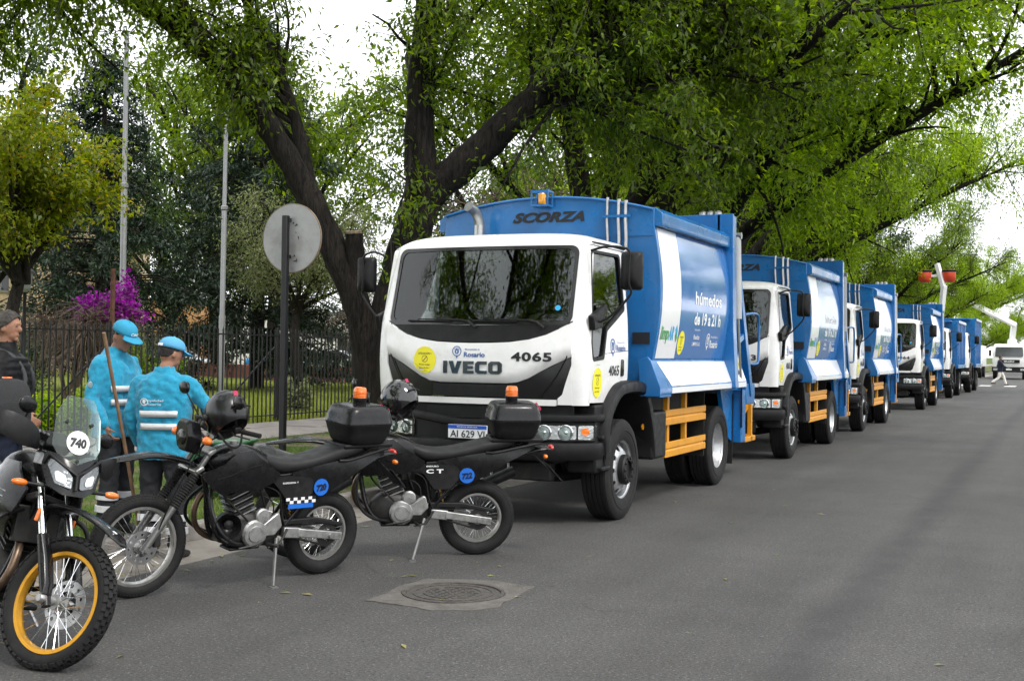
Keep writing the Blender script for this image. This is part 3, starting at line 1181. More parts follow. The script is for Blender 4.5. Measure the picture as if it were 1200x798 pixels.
kwA = dict(per=11, L=0.135, Wd=0.027, droop=0.25, jit=0.12, n2=11, l2=(1.4, 2.8), n3=8, l3=(0.6, 1.1), n4=3, l4=0.4, t0=0.42, sag=0.4)
tA = make_tree("street_tree", "street tree with dark fork rising behind the blue body of the first truck", GT, (-8.35, 21.3, 0), street_limbs(31, 11.0, 5.6, (1.6, -0.9)), 41, lm_street, keep=clumpy(1, 4.4, 5.4), **kwA)
tB = make_tree("street_tree", "spreading bright green tree whose crown hangs furthest over the road", GT, (-8.1, 26.0, 0), street_limbs(32, 11.5, 6.6, (2.1, -1.4)), 42, lm_lit, keep=clumpy(2, 4.6, 5.8), **dict(kwA, n2=19, l2=(1.5, 3.2)))
_more = [(tA, -8.4, 32.5, 2.2, 1.0, "street tree standing behind the second garbage truck"), (tB, -9.6, 38.5, 1.1, 0.85, "bright green street tree behind the third garbage truck"), (tA, -10.2, 46, 4.0, 0.85, "street tree behind the gap after the third truck"),
         (tB, -11.0, 60, 2.9, 0.8, "yellowish green street tree next to the raised basket lift"), (tA, -10.0, 68, 0.6, 0.8, "street tree beside the far blue tipper trucks"), (tB, -9.5, 78, 5.2, 0.65, "last street tree of the row before the crossing"),
         (tB, -11, 95, 0.4, 0.7, "tree on the verge just past the crossing")]
for src, x, y, rz, s, lab in _more:
    c = copy_tree(src)
    c.location = (x, y, 0)
    c.rotation_euler = (0, 0, rz)
    c.scale = (s, s, s * 1.2)
    c["label"] = lab
# trees on the other side of the street, out of the picture but mirrored in paint and glass
for src, x, y, rz, lab in ((tA, 11.5, 43, 1.0, "tree across the street mirrored in the driver's window of the first truck"), (tB, 12.5, 60, 3.0, "tree across the street mirrored in the side of the first truck"), (tA, -9.0, -1.5, 2.0, "verge tree beside the viewer mirrored in the windscreen of the first truck"), (tB, -8.4, -10, 4.4, "verge tree behind the viewer mirrored in the first windscreen")):
    c = copy_tree(src)
    c.location = (x, y, 0)
    c.rotation_euler = (0, 0, rz)
    c["label"] = lab
    c["group"] = "trees mirrored in the trucks"
    if y < 0: c.scale = (1.2, 1.2, 1.2)


# -- park trees
def crown_limbs(seed, h, spread, low, n=6, r0=0.16):
    rg = np.random.default_rng(seed)
    out = [[(0, 0, 0, r0), (rg.normal(0, 0.1), rg.normal(0, 0.1), low * 0.6, r0 * 0.8), (rg.normal(0, 0.15), rg.normal(0, 0.15), low, max(0.115, r0 * 0.7))]]
    x, y = out[0][-1][:2]
    a = rg.uniform(0, 6.28)
    for k in range(n):
        an = a + k * 6.28 / n + rg.normal(0, 0.3)
        hh, sp = h * rg.uniform(0.65, 1.0), spread * rg.uniform(0.4, 1.0)
        out.append([(x + math.cos(an) * sp * t ** 1.2 + rg.normal(0, 0.08), y + math.sin(an) * sp * t ** 1.2 + rg.normal(0, 0.08), low - 0.1 + (hh - low) * t, max(0.015, r0 * 0.55 * (1 - t))) for t in (0, 0.3, 0.6, 1.0)])
    return out


def conifer(name, label, loc, h, r, seed, n=110, per=9):
    rg = np.random.default_rng(seed)
    t = empty(name, loc, 0, label, "tree")
    tb, S, E = MB(), [], []
    limb_tube(tb, [(0, 0, 0), (0.05, 0, h * 0.4), (0, 0.05, h)], [0.3, 0.2, 0.03], 10, 0.04, rg)
    for k in range(n):
        f = (k + rg.uniform(0, 1)) / n
        z = h * (0.08 + 0.9 * f)
        L_ = r * (1 - f) ** 0.75 * rg.uniform(0.6, 1.1) + 0.25
        an = rg.uniform(0, 6.28)
        d = np.array([math.cos(an), math.sin(an), 0.0])
        p = np.array([0, 0, z])
        pts = [p, p + d * L_ * 0.5 + np.array([0, 0, 0.05]), p + d * L_ + np.array([0, 0, -0.22 * L_])]
        limb_tube(tb, pts, [0.04, 0.025, 0.008], 4)
        m = int(9 + 9 * L_)
        for j in range(m):
            q = rg.uniform(0.15, 1)
            c = pts[0] + (pts[2] - pts[0]) * q
            sd = rg.normal(0, 0.5, 3) + d * 0.6 + np.array([-d[1], d[0], 0]) * rg.choice([-1, 1]) * 0.8
            sd[2] -= 0.15
            sd /= np.linalg.norm(sd)
            S.append(c); E.append(c + sd * (0.25 + 0.35 * (1 - q)) * 1.2)
    tb.build("trunk", m_bark, t, smooth=80)
    link_mesh("crown", leaves_mesh("crown", S, E, per, 0.22, 0.03, rg, 0.25, 0.06), t, lm_conifer)
    return t


make_tree("ornamental_tree", "small tree with yellow-green crown above the black fence near the lantern", None, (-19.2, 18.2, 0.1), crown_limbs(5, 6.9, 2.4, 2.9, 9), 51, lm_yellow, per=12, L=0.13, Wd=0.03, jit=0.08, n2=9, l2=(0.7, 1.4), n3=7, l3=(0.35, 0.7), n4=2, l4=0.28, t0=0.35, sag=0.3)
conifer("conifer_tree", "tall dark conifer between the two pale poles in the park", (-27.5, 37.5, 0.1), 14.0, 5.2, 61, 170, 10)
conifer("conifer_tree", "dark conifer left of the first pale pole behind the yellow-green tree", (-29.5, 31.5, 0.1), 11.5, 4.4, 62, 130, 9)
tO = make_tree("olive_tree", "grey-green olive-like tree right of the second pole in the park", "soft grey-green trees in the park", (-23.5, 34.5, 0.1), crown_limbs(8, 6.6, 3.2, 2.8, 8, 0.2), 71, lm_olive, per=8, L=0.13, Wd=0.02, jit=0.12, n2=10, l2=(0.9, 1.9), n3=8, l3=(0.5, 0.9), n4=3, l4=0.35, t0=0.3, sag=0.5)
c = copy_tree(tO)
c.location, c.rotation_euler, c.scale = (-21.5, 40.5, 0.1), (0, 0, 2.2), (0.95, 0.95, 0.95)
c["label"] = "grey-green tree behind the round sign, over the far white wall"
tK = make_tree("park_tree", "dense dark green park tree behind the conifers", "green trees at the back of the park", (-40, 47, 0), street_limbs(35, 12, 4.5), 81, lm_dark, per=6, L=0.2, Wd=0.05, jit=0.14, n2=8, l2=(1.3, 2.6), n3=7, l3=(0.6, 1.2), n4=2, l4=0.4, t0=0.2)
tM = make_tree("park_tree", "mid green park tree behind the round sign and the big fork", "green trees at the back of the park", (-22.5, 52, 0), street_limbs(36, 11, 4.5), 82, lm_street, per=6, L=0.2, Wd=0.045, jit=0.14, n2=8, l2=(1.3, 2.6), n3=7, l3=(0.6, 1.2), n4=2, l4=0.4, t0=0.2)
for src, x, y, rz, s, lab in ((tK, -50, 45, 1.0, 1.5, "dark park tree left of the lantern, far back"), (tM, -36.5, 51, 2.0, 1.4, "green park tree rising right of the tall conifer"), (tK, -27.5, 62, 3.0, 1.5, "dark park tree behind the big forked tree"), (tM, -17.5, 47, 0.7, 1.15, "green park tree seen through the big fork"), (tM, -13.5, 52, 4.0, 1.35, "green park tree behind the first blue truck body"), (tK, -12.5, 68, 5.0, 1.2, "dark park tree behind the row of trucks"), (tM, -43, 55, 0.2, 1.75, "green park tree far behind the bougainvillea")):
    c = copy_tree(src)
    c.location, c.rotation_euler, c.scale = (x, y, 0), (0, 0, rz), (s, s, s)
    c["label"] = lab
# far end of the street
for src, x, y, rz, s, lab in ((tB, -8.5, 128, 1.3, 0.6, "pale green tree closing the far end of the street"), (tM, -1.0, 150, 2.0, 0.6, "green tree behind the far white truck"), (tB, -13, 140, 0.3, 1.2, "green tree behind the crane arm at the street end"), (tM, -7, 175, 3.2, 0.8, "hazy green tree at the very end of the street"), (tB, -0.5, 185, 4.2, 0.7, "distant tree right behind the white truck's roof")):
    c = copy_tree(src)
    c.location, c.rotation_euler, c.scale = (x, y, 0), (0, 0, rz), (s, s, s)
    c["label"] = lab
    c["group"] = "trees at the end of the street"


# -- bare twiggy shrubs
def bare_shrub(label, loc, h, r, seed, n=420, droop=0.6, m=None):
    rg = np.random.default_rng(seed)
    t = empty("bare_shrub", loc, 0, label, "shrub", "leafless shrubs in the park")
    tb, wb = MB(), MB()
    for k in range(9):
        an = rg.uniform(0, 6.28)
        e = np.array([math.cos(an) * r * 0.6 * rg.uniform(0.3, 1), math.sin(an) * r * 0.6 * rg.uniform(0.3, 1), h * rg.uniform(0.6, 0.95)])
        mid = e * np.array([0.35, 0.35, 0.55]) + rg.normal(0, 0.08, 3)
        limb_tube(tb, [(0, 0, 0), mid, e], [0.06, 0.04, 0.015], 5)
        for j in range(n // 9):
            f = rg.uniform(0.3, 1)
            p = mid + (e - mid) * f
            d = rg.normal(0, 1, 3)
            d[2] = abs(d[2]) * 0.5
            d /= np.linalg.norm(d)
            l = rg.uniform(0.4, 1.0) * r * 0.6
            q = p + d * l * 0.5
            limb_tube(wb, [p, q, q + (d + np.array([0, 0, -droop])) * l * 0.5, q + (d * 0.7 + np.array([0, 0, -droop * 1.6])) * l * 0.8], [0.010, 0.008, 0.006, 0.003], 3)
    tb.build("stem", m_twig_pale, t, smooth=80)
    wb.build("twigs", m_twig_pale, t, smooth=0)["kind"] = "stuff"
    return t


bare_shrub("leafless brown weeping shrub behind the fence beside the rusty post", (-20.2, 20.6, 0.1), 2.6, 1.9, 91, 700)
bare_shrub("leafless grey-brown tree behind the right limb of the big fork", (-12.0, 27.5, 0.1), 5.8, 4.2, 92, 900, 0.2)
bare_shrub("grey bare thicket left of the big trunk above the far white wall", (-18.0, 31.5, 0.1), 3.6, 2.2, 93, 700, 0.4)

# -- bougainvillea and green shrubs
def shrub(name, label, loc, rx, rz, seed, lm, n=500, per=12, L=0.09, Wd=0.03, group=None):
    rg = np.random.default_rng(seed)
    t = empty(name, loc, 0, label, "shrub", group)
    tb, S, E = MB(), [], []
    for k in range(n):
        d = rg.normal(0, 1, 3)
        d[2] = abs(d[2])
        d /= np.linalg.norm(d)
        e = d * np.array([rx, rx, rz]) * rg.uniform(0.55, 1.08) * (0.8 + 0.3 * math.sin(5 * d[0] + 3 * d[1] + seed))
        s = e * 0.7
        if k % 12 == 0: limb_tube(tb, [(0, 0, -0.05), e * 0.5 + rg.normal(0, 0.04, 3), e], [0.02, 0.012, 0.004], 4)
        S.append(s); E.append(e)
    tb.build("stems", m_twig, t, smooth=80)["kind"] = "stuff"
    link_mesh("foliage", leaves_mesh("foliage", S, E, per, L, Wd, rg, 0.3, 0.06), t, lm)
    return t


shrub("bougainvillea", "magenta flowering bougainvillea behind the first pale pole", (-19.45, 21.3, 2.25), 0.80, 0.95, 101, lm_bougain, 420, 10, 0.09, 0.035)
GS = "green shrubs behind the park fence"
for i, (x, y, rx, rz, lab, lm) in enumerate([(-21.9, 24.9, 1.1, 2.2, "green bush under the magenta flowers", lm_street), (-17.0, 14.6, 1.0, 1.1, "low leafy bush behind the fence beside the man in black", lm_street), (-16.6, 16.9, 0.8, 0.8, "low bush behind the fence left of the standing broom handle", lm_lit),
        (-24.5, 28.5, 1.5, 1.9, "dark bush at the foot of the second pale pole", lm_dark), (-18.2, 19.5, 0.7, 0.75, "small bush behind the fence between the two workers", lm_street), (-26.0, 22.5, 1.8, 2.2, "dark green thicket behind the bare brown shrub", lm_dark), (-29.0, 25.5, 2.3, 2.6, "tall dark thicket left of the magenta flowers", lm_dark), (-30.0, 33.5, 2.0, 2.2, "green thicket right of the first pale pole", lm_street), (-17.3, 25.2, 0.5, 0.9, "spiky plant behind the diagonal fence brace", lm_olive)]):
    shrub("shrub", lab, (x, y, 0.1), rx, rz, 110 + i, lm, int(160 + 170 * rx), 14, 0.10, 0.03, GS)
# ------------------------------------------------------------ garbage trucks
m_white = M("truck_white", (0.80, 0.80, 0.79), 0.28, spec=0.5, coat=0.5, var=0.03, vscale=2, rvar=0.06, dirt=((0.50, 0.47, 0.42), 0.5, 3.0))
m_blue = M("truck_blue", (0.008, 0.130, 0.365), 0.30, spec=0.5, coat=0.3, var=0.14, vscale=1.6, rvar=0.1, dirt=((0.05, 0.13, 0.28), 0.6, 3))
m_film = M("film_blue", (0.050, 0.170, 0.44), 0.14, spec=0.5, coat=0.6, var=0.05, vscale=1.5, rvar=0.05, bump=0.02, bscale=3)
m_wfilm = M("film_white", (0.80, 0.81, 0.83), 0.25, spec=0.5, coat=0.4, var=0.03, vscale=2)
m_plastic = M("black_plastic", (0.010, 0.010, 0.011), 0.5, spec=0.25, var=0.25, vscale=8, rvar=0.12, dirt=((0.035, 0.033, 0.03), 0.5, 5))
m_plgloss = M("black_gloss", (0.012, 0.012, 0.013), 0.22, spec=0.5, coat=0.2)
m_dark = M("dark_recess", (0.006, 0.006, 0.006), 0.8, spec=0.2)
m_chassis = M("chassis_black", (0.010, 0.010, 0.010), 0.65, spec=0.3, var=0.4, vscale=12, dirt=((0.045, 0.04, 0.034), 0.8, 7))
m_rubber = M("tyre_rubber", (0.013, 0.013, 0.013), 0.75, spec=0.25, var=0.25, vscale=20, dirt=((0.05, 0.045, 0.04), 0.5, 9), bump=0.1, bscale=90)
m_silver = M("wheel_silver", (0.52, 0.53, 0.54), 0.38, metal=0.75, var=0.12, vscale=14, rvar=0.1, dirt=((0.12, 0.11, 0.10), 0.6, 8))
m_chrome = M("chrome", (0.75, 0.76, 0.77), 0.12, metal=1.0)
m_steel = M("steel", (0.42, 0.42, 0.42), 0.35, metal=0.9, var=0.15, vscale=20)
m_yellow = M("guard_yellow", (0.62, 0.27, 0.012), 0.42, spec=0.4, var=0.08, vscale=4, dirt=((0.30, 0.15, 0.03), 0.6, 5))
m_sticky = M("sticker_yellow", (0.82, 0.74, 0.02), 0.4, var=0.03)
m_ink = M("ink_black", (0.012, 0.012, 0.014), 0.45)
m_inkblue = M("ink_blue", (0.015, 0.085, 0.33), 0.45)
m_inkwhite = M("ink_white", (0.80, 0.82, 0.84), 0.4)
m_inkgreen = M("ink_green", (0.05, 0.30, 0.08), 0.45)
m_inkcyan = M("ink_cyan", (0.02, 0.33, 0.62), 0.45)
m_orange = M("lens_orange", (0.75, 0.16, 0.01), 0.18, spec=0.6, coat=0.5)
m_red = M("lens_red", (0.45, 0.012, 0.008), 0.18, spec=0.6, coat=0.5)
m_lens = M("lens_clear", (0.60, 0.62, 0.63), 0.14, metal=0.7, spec=0.7, coat=0.8, bump=0.25, bscale=45)
m_amber = M("beacon_amber", (0.80, 0.33, 0.01), 0.15, spec=0.6, coat=0.6)
m_inter = M("cab_interior", (0.022, 0.023, 0.025), 0.8)
m_intgrey = M("cab_trim_grey", (0.05, 0.058, 0.058), 0.7)
m_glass = glass_mat("windscreen_glass", clear=0.55)
m_sglass = glass_mat("door_glass", clear=0.45)
m_plate = M("plate_white", (0.72, 0.73, 0.74), 0.4)
m_plateblue = M("plate_blue", (0.015, 0.08, 0.42), 0.4)


def yf(x, z):
    """front skin of the cab"""
    y0 = float(np.interp(z, [0.9, 1.15, 1.4, 1.7, 1.95, 2.72, 2.80], [-1.02, -1.05, -1.075, -1.075, -1.055, -0.835, -0.78]))
    return y0 + 0.095 * min(1.3, abs(x) / 0.97) ** 2.3


def xs(z):
    """half width of the cab"""
    return float(np.interp(z, [1.0, 1.2, 1.6, 2.0, 2.72], [1.12, 1.135, 1.15, 1.14, 1.075]))


def F(off=0.0):
    return lambda x, z: (x, yf(x, z) - off, z)


def SD(sgn, off=0.0):
    return lambda y, z: (sgn * (xs(z) + off), y, z)


def SDm(sgn, off=0.0):
    """lettering on a side: reads left to right seen from outside"""
    return lambda a, z: (sgn * (xs(z) + off), a * sgn, z)


def truck_wheel(parent, x, y, sgn, kind):
    """kind: front (dished out), rear (dished in), inner"""
    w = empty("wheel", (x, y, 0.505), 0)
    w.parent = parent
    o = sgn
    W2 = 0.14
    prof = [(0.285, -W2 * 0.86), (0.32, -W2), (0.42, -W2 * 1.04), (0.47, -W2 * 0.98), (0.497, -W2 * 0.84)]
    tread = []
    for k in range(6):
        a = -W2 * 0.84 + k * (W2 * 1.68) / 5.0
        if k < 5:
            b = a + W2 * 1.68 / 5
            tread += [(0.504, a + 0.004), (0.505, b - 0.010), (0.492, b - 0.008), (0.492, b - 0.001)]
    prof += tread
    prof += [(0.497, W2 * 0.84), (0.47, W2 * 0.98), (0.42, W2 * 1.04), (0.32, W2), (0.285, W2 * 0.86)]
    t = MB().lathe(prof, axis=(o, 0, 0), n=56).build("tyre", m_rubber, w, smooth=28)
    # lettering ridge rings on the sidewall
    MB().lathe([(0.385, W2 * 1.03), (0.388, W2 * 1.07), (0.400, W2 * 1.07), (0.403, W2 * 1.03)], axis=(o, 0, 0), n=48).build("tyre_ridge", m_rubber, w, smooth=30)
    if kind == "front":
        rimp = [(0.287, -0.10), (0.275, -0.09), (0.275, 0.11), (0.292, 0.125), (0.296, 0.115), (0.296, 0.09)]
        MB().lathe(rimp, axis=(o, 0, 0), n=48).build("rim", m_silver, w, smooth=30)
        mb = MB()
        holes = [[(0.222 * math.cos(a) + 0.030 * math.cos(b), 0.222 * math.sin(a) + 0.030 * math.sin(b)) for b in [2 * math.pi * q / 10 for q in range(10)]] for a in [2 * math.pi * k / 10 for k in range(10)]]
        def dish(a, b):
            r = math.hypot(a, b)
            return (o * float(np.interp(r, [0.0, 0.16, 0.20, 0.25, 0.278], [0.125, 0.125, 0.115, 0.07, 0.03])), a, b)
        patch(mb, disc2(0, 0, 0.278, n=40), dish, (-o * 0.012, 0, 0), holes, g=0.06)
        mb.build("disc", m_silver, w, smooth=40)
        MB().lathe([(0.0, 0.0), (0.276, 0.0), (0.276, -0.05)], axis=(o, 0, 0), n=32).build("brake_drum", m_dark, w)
        hb = MB().lathe([(0.150, 0.125), (0.152, 0.175), (0.138, 0.192), (0.095, 0.195), (0.095, 0.17), (0.0, 0.17)], axis=(o, 0, 0), n=36)
        hb.build("hub", m_plastic, w, smooth=30)
        nb = MB()
        for k in range(10):
            a = 2 * math.pi * k / 10
            nb.lathe([(0.016, 0.18), (0.016, 0.205), (0.011, 0.21), (0.0, 0.21)], (0, 0.117 * math.cos(a), 0.117 * math.sin(a)), (o, 0, 0), 6)
        nb.build("wheel_nuts", m_plastic, w)["kind"] = "stuff"
    elif kind == "rear":
        MB().lathe([(0.287, -0.10), (0.278, 0.10), (0.294, 0.125), (0.297, 0.11), (0.297, 0.09)], axis=(o, 0, 0), n=48).build("rim", m_silver, w, smooth=30)
        MB().lathe([(0.278, 0.09), (0.262, 0.05), (0.245, -0.02), (0.215, -0.045), (0.15, -0.05), (0.15, 0.02), (0.12, 0.045), (0.0, 0.05)], axis=(o, 0, 0), n=40).build("disc", m_silver, w, smooth=30)
        nb = MB()
        for k in range(10):
            a = 2 * math.pi * k / 10
            nb.cyl((o * -0.05, 0.185 * math.cos(a), 0.185 * math.sin(a)), (o * -0.01, 0.185 * math.cos(a), 0.185 * math.sin(a)), 0.014, n=6)
        nb.build("wheel_nuts", m_steel, w)["kind"] = "stuff"
    else:
        MB().lathe([(0.287, -0.1), (0.2, 0.0), (0.0, 0.0)], axis=(o, 0, 0), n=24).build("rim", m_chassis, w)
    return w


def emblem(mb, cx, cz, s, fn):
    """municipal crest: round outline with a little figure inside"""
    patch_ring(mb, cx, cz, s * 0.5, s * 0.42, fn)
    for (a, b, ra, rb) in ((0, 0.18, 0.10, 0.12), (-0.15, -0.02, 0.07, 0.17), (0.14, -0.03, 0.08, 0.18), (0.0, -0.22, 0.16, 0.06), (0.22, 0.2, 0.05, 0.09), (-0.2, 0.22, 0.06, 0.05)):
        flat(mb, disc2(cx + a * s, cz + b * s, ra * s, rb * s, 10), fn)
    flat(mb, [(cx - 0.13 * s, cz - 0.5 * s), (cx + 0.13 * s, cz - 0.5 * s), (cx, cz - 0.72 * s)], fn)


def patch_ring(mb, cx, cz, r1, r2, fn, n=28):
    a, b = disc2(cx, cz, r1, n=n), disc2(cx, cz, r2, n=n)
    k = [fn(*p) for p in a] + [fn(*p) for p in b]
    mb.add(k, [(i, (i + 1) % n, n + (i + 1) % n, n + i) for i in range(n)])


def warn_sticker(parent, cx, cz, r, fn, fn2, sc=1.0):
    mb = MB()
    flat(mb, disc2(cx, cz, r * sc, r), fn)
    st = mb.build("warning_sticker", m_sticky, parent, smooth=0)
    mb = MB()
    put_text(mb, "ATENCIÓN !", cx, cz + r * 0.48, r * 0.15, fn2, r * 1.15 * sc, 0.01)
    patch_ring(mb, cx, cz + 0.08 * r, r * 0.26, r * 0.23, fn2, 16)
    flat(mb, [(cx - 0.2 * r * sc, cz - 0.1 * r), (cx - 0.16 * r * sc, cz - 0.12 * r), (cx + 0.22 * r * sc, cz + 0.27 * r), (cx + 0.18 * r * sc, cz + 0.29 * r)], fn2)
    put_text(mb, "Punto ciego", cx, cz - r * 0.33, r * 0.13, fn2, r * 0.95 * sc, 0.005)
    put_text(mb, "para chofer !", cx, cz - r * 0.58, r * 0.13, fn2, r * 0.98 * sc, 0.005)
    o = mb.build("lettering", m_ink, st, smooth=0)
    return st


def side_door(t, s):
    d = empty("door", (0, 0, 0))
    d.parent = t
    hole = rpoly([(-0.705, 2.665), (0.105, 2.675), (0.145, 2.12), (-0.40, 1.90), (-0.50, 1.62), (-0.80, 1.60), (-0.83, 1.78)], [0.06, 0.05, 0.03, 0.05, 0.04, 0.03, 0.02])
    outl = rpoly([(-0.86, 1.20), (-0.34, 1.19), (-0.14, 1.345), (0.0, 1.395), (0.225, 1.40), (0.225, 2.715), (-0.725, 2.715), (-0.87, 1.75)], [0.02, 0.05, 0.1, 0.05, 0.02, 0.08, 0.06, 0.1])
    mb = MB()
    patch(mb, outl, SD(s), (-s * 0.045, 0, 0), [hole], g=0.12)
    mb.build("door_panel", m_white, d, bevel=0.006)
    mb = MB()
    big = rpoly([(-0.712, 2.672), (0.112, 2.682), (0.152, 2.115), (-0.395, 1.892), (-0.49, 1.612), (-0.805, 1.592), (-0.838, 1.78)], 0.05)
    patch(mb, big, SD(s, -0.020), (-s * 0.006, 0, 0), g=0.2)
    mb.build("door_window", m_sglass, d)
    mb = MB()
    patch(mb, big, SD(s, 0.003), (-s * 0.02, 0, 0), [rpoly([(-0.685, 2.645), (0.08, 2.652), (0.118, 2.14), (-0.42, 1.925), (-0.525, 1.645), (-0.785, 1.622), (-0.808, 1.78)], 0.05)], g=0.2)
    mb.build("window_seal", m_plastic, d)
    MB().bx(s * 1.125, s * 1.162, 0.0, 0.085, 1.44, 1.615).build("door_handle", m_plgloss, d, bevel=0.018, seg=3)
    MB().bx(s * 1.130, s * 1.1645, 0.018, 0.067, 1.47, 1.52).build("handle_recess", m_dark, d, bevel=0.008)
    # swage line
    mb = MB()
    for y0, y1, z0, z1 in ((-0.47, 0.225, 1.665, 1.70),):
        mb.add([(s * (xs(z0) + 0.001), y0, z0), (s * (xs(z0) + 0.001), y1, z1), (s * (xs(z1) + 0.001), y1, z1 + 0.006), (s * (xs(z0) + 0.001), y0, z0 + 0.006)], [(0, 1, 2, 3)])
    mb.build("swage_line", m_intgrey, d, smooth=0)
    # mirror
    mr = empty("mirror", (s * 1.47, -0.63, 2.465))
    mr.parent = d
    mr.scale = (0.88, 0.88, 0.88)
    q = lambda w, h, y: [Vector((a, y, b)) for a, b in rpoly([(-w, -h), (w, -h), (w, h), (-w, h)], 0.045, 4)]
    mb = MB().loft([q(0.045, 0.09, -0.085), q(0.100, 0.185, -0.045), q(0.118, 0.208, -0.02), q(0.122, 0.212, 0.03), q(0.11, 0.20, 0.045)])
    mb.build("mirror_head", m_plastic, mr, smooth=50)
    MB().add([v + Vector((0, 0.047, 0)) - Vector((0, 0.045, 0)) for v in q(0.102, 0.192, 0.045)], [tuple(range(20))]).build("mirror_face", m_chrome, mr, smooth=0)
    ax = -s * (1.47 - 1.09)
    MB().tube(catmull([(ax, -0.26, 0.205), (ax * 0.6, -0.20, 0.25), (ax * 0.2, -0.10, 0.245), (0, -0.075, 0.20), (0, -0.085, 0.05), (0, -0.085, -0.15), (-ax * 0.02, -0.06, -0.26), (ax * 0.45, -0.10, -0.47), (ax * 0.8, -0.13, -0.56)], 5), 0.014, 8).build("mirror_arm", m_plastic, mr, smooth=60)
    MB().prism([(-0.33, -0.50), (0.10, -0.36), (0.12, -0.40), (-0.05, -0.62), (-0.28, -0.66)], lambda a, b: (ax - s * 0.0, a - 0.0, b), (s * 0.07, 0, 0)).build("mirror_bracket", m_plastic, mr, bevel=0.015)
    return d


def make_cab(t, numlist, number):
    """all parts of the cab; t: the truck"""
    sh = MB()
    # corner pillars
    for s in (-1, 1):
        def corner(u, v, s=s):
            z = 1.175 + (2.735 - 1.175) * v
            A = Vector((1.0, yf(1.0, z), z))
            Bp = Vector((xs(z), A.y + 0.115, z))
            Cc = Vector((xs(z) - 0.012, A.y + 0.018, z))
            p = A * (1 - u) ** 2 + Cc * 2 * u * (1 - u) + Bp * u * u
            return (s * p.x, p.y, z)
        sh.grid(corner, 8, 26)
        # inner return so the pillar has depth
        def inner(u, v, s=s):
            z = 1.175 + (2.735 - 1.175) * v
            A = Vector((0.98, yf(0.98, z), z))
            return (s * (1.0 - 0.02 * u), A.y + 0.07 * u, z)
        sh.grid(inner, 1, 26)
    # header above the windscreen and the strip beside the glass
    ws_out = rpoly([(-0.992, 1.935), (0.992, 1.935), (0.984, 2.712), (-0.984, 2.712)], 0.085, 6)
    hd = [(-1.001, 1.90), (1.001, 1.90), (1.001, 2.735), (-1.001, 2.735)]
    patch(sh, hd, F(0.0), (0, 0.03, 0), [ws_out], g=0.12)
    sh.bx(-1.06, 1.06, 0.24, 0.275, 1.35, 2.72)
    sh.build("cab_shell", m_white, t, smooth=40)
    # roof
    def roof(u, v):
        a = (u - 0.5) * math.pi
        sx = math.copysign(abs(math.sin(a)) ** 0.42, a)
        x = 1.083 * sx
        h = abs(math.cos(a)) ** 0.75
        d = v ** 1.6 * 1.14
        fr = 1 - max(0, 1 - d / 0.30) ** 2.4
        rr = 1 - max(0, (d - 1.04) / 0.10) ** 2
        y = yf(min(abs(x), 0.99), 2.735) - 0.004 + d + 0.08 * max(0, abs(sx) - 0.9) * (1 - v) * 6
        return (x, min(y, 0.285), 2.722 + 0.135 * h * fr * rr)
    rf = MB()
    rf.grid(roof, 40, 26)
    rfo = rf.build("cab_roof", m_white, t, smooth=60)
    MB().bx(-1.0, 1.0, -0.45, 0.27, 2.715, 2.725).build("headlining", m_intgrey, rfo)
    # gutter line over each door
    for s in (-1, 1):
        MB().tube([(s * 1.088, -0.70, 2.745), (s * 1.090, -0.2, 2.752), (s * 1.088, 0.24, 2.742)], 0.007, 6).build("drip_rail", m_plastic, rfo)
    # windscreen
    mb = MB()
    patch(mb, ws_out, F(-0.002), (0, 0.008, 0), g=0.1)
    wsn = mb.build("windscreen", m_glass, t, smooth=60)
    mb = MB()
    patch(mb, ws_out, F(0.006), (0, 0.006, 0), [rpoly([(-0.955, 1.975), (0.955, 1.975), (0.945, 2.675), (-0.945, 2.675)], 0.075, 6)], g=0.1)
    mb.build("windscreen_seal", m_plgloss, wsn, smooth=60)
    mb = MB()
    put_text(mb, "SCORZA", 0.0, 2.60, 0.075, F(-0.02), 0.50, 0.03, 0.25)
    mb.build("sunstrip_lettering", M("ink_lime", (0.40, 0.48, 0.02), 0.5), wsn, smooth=0)
    mb = MB()
    flat(mb, disc2(0.845, 2.10, 0.026), F(0.009))
    mb.build("inspection_sticker", m_inkcyan, wsn, smooth=0)
    for xa, xb in ((-0.62, -0.02), (0.12, 0.68)):
        mb = MB()
        P = [(xb + 0.06, yf(xb + 0.06, 1.9) - 0.03, 1.905), (xb - 0.02, yf(xb, 1.95) - 0.03, 1.965), (xb - 0.10, yf(xb - 0.1, 1.97) - 0.035, 1.98), (xa, yf(xa, 1.98) - 0.03, 1.99)]
        mb.tube(P, [0.016, 0.014, 0.009, 0.006], 6)
        mb.tube([(xa - 0.12, yf(xa - 0.12, 1.97) - 0.022, 1.972), (xb - 0.22, yf(xb - 0.22, 1.965) - 0.022, 1.966)], 0.010, 6)
        mb.build("wiper", m_plastic, wsn)
    # scuttle below the glass
    cowl_top = [(-0.998, 1.975), (-0.9, 1.945), (-0.5, 1.935), (0, 1.93), (0.5, 1.935), (0.9, 1.945), (0.998, 1.975)]
    low = [(0.998, 1.965), (0.88, 1.905), (0.76, 1.850), (0.60, 1.805), (0.40, 1.777), (0.2, 1.768), (0, 1.765)]
    low = low + [(-x, z) for x, z in reversed(low[:-1])]
    mb = MB()
    patch(mb, cowl_top + low, F(0.004), (0, 0.05, 0), g=0.1)
    mb.build("scuttle", m_plastic, t, smooth=60)
    # painted hood panel
    hb = [(-1.0, 1.640), (-0.80, 1.545), (-0.58, 1.425), (-0.48, 1.388), (-0.36, 1.372), (0.36, 1.372), (0.48, 1.388), (0.58, 1.425), (0.80, 1.545), (1.0, 1.640)]
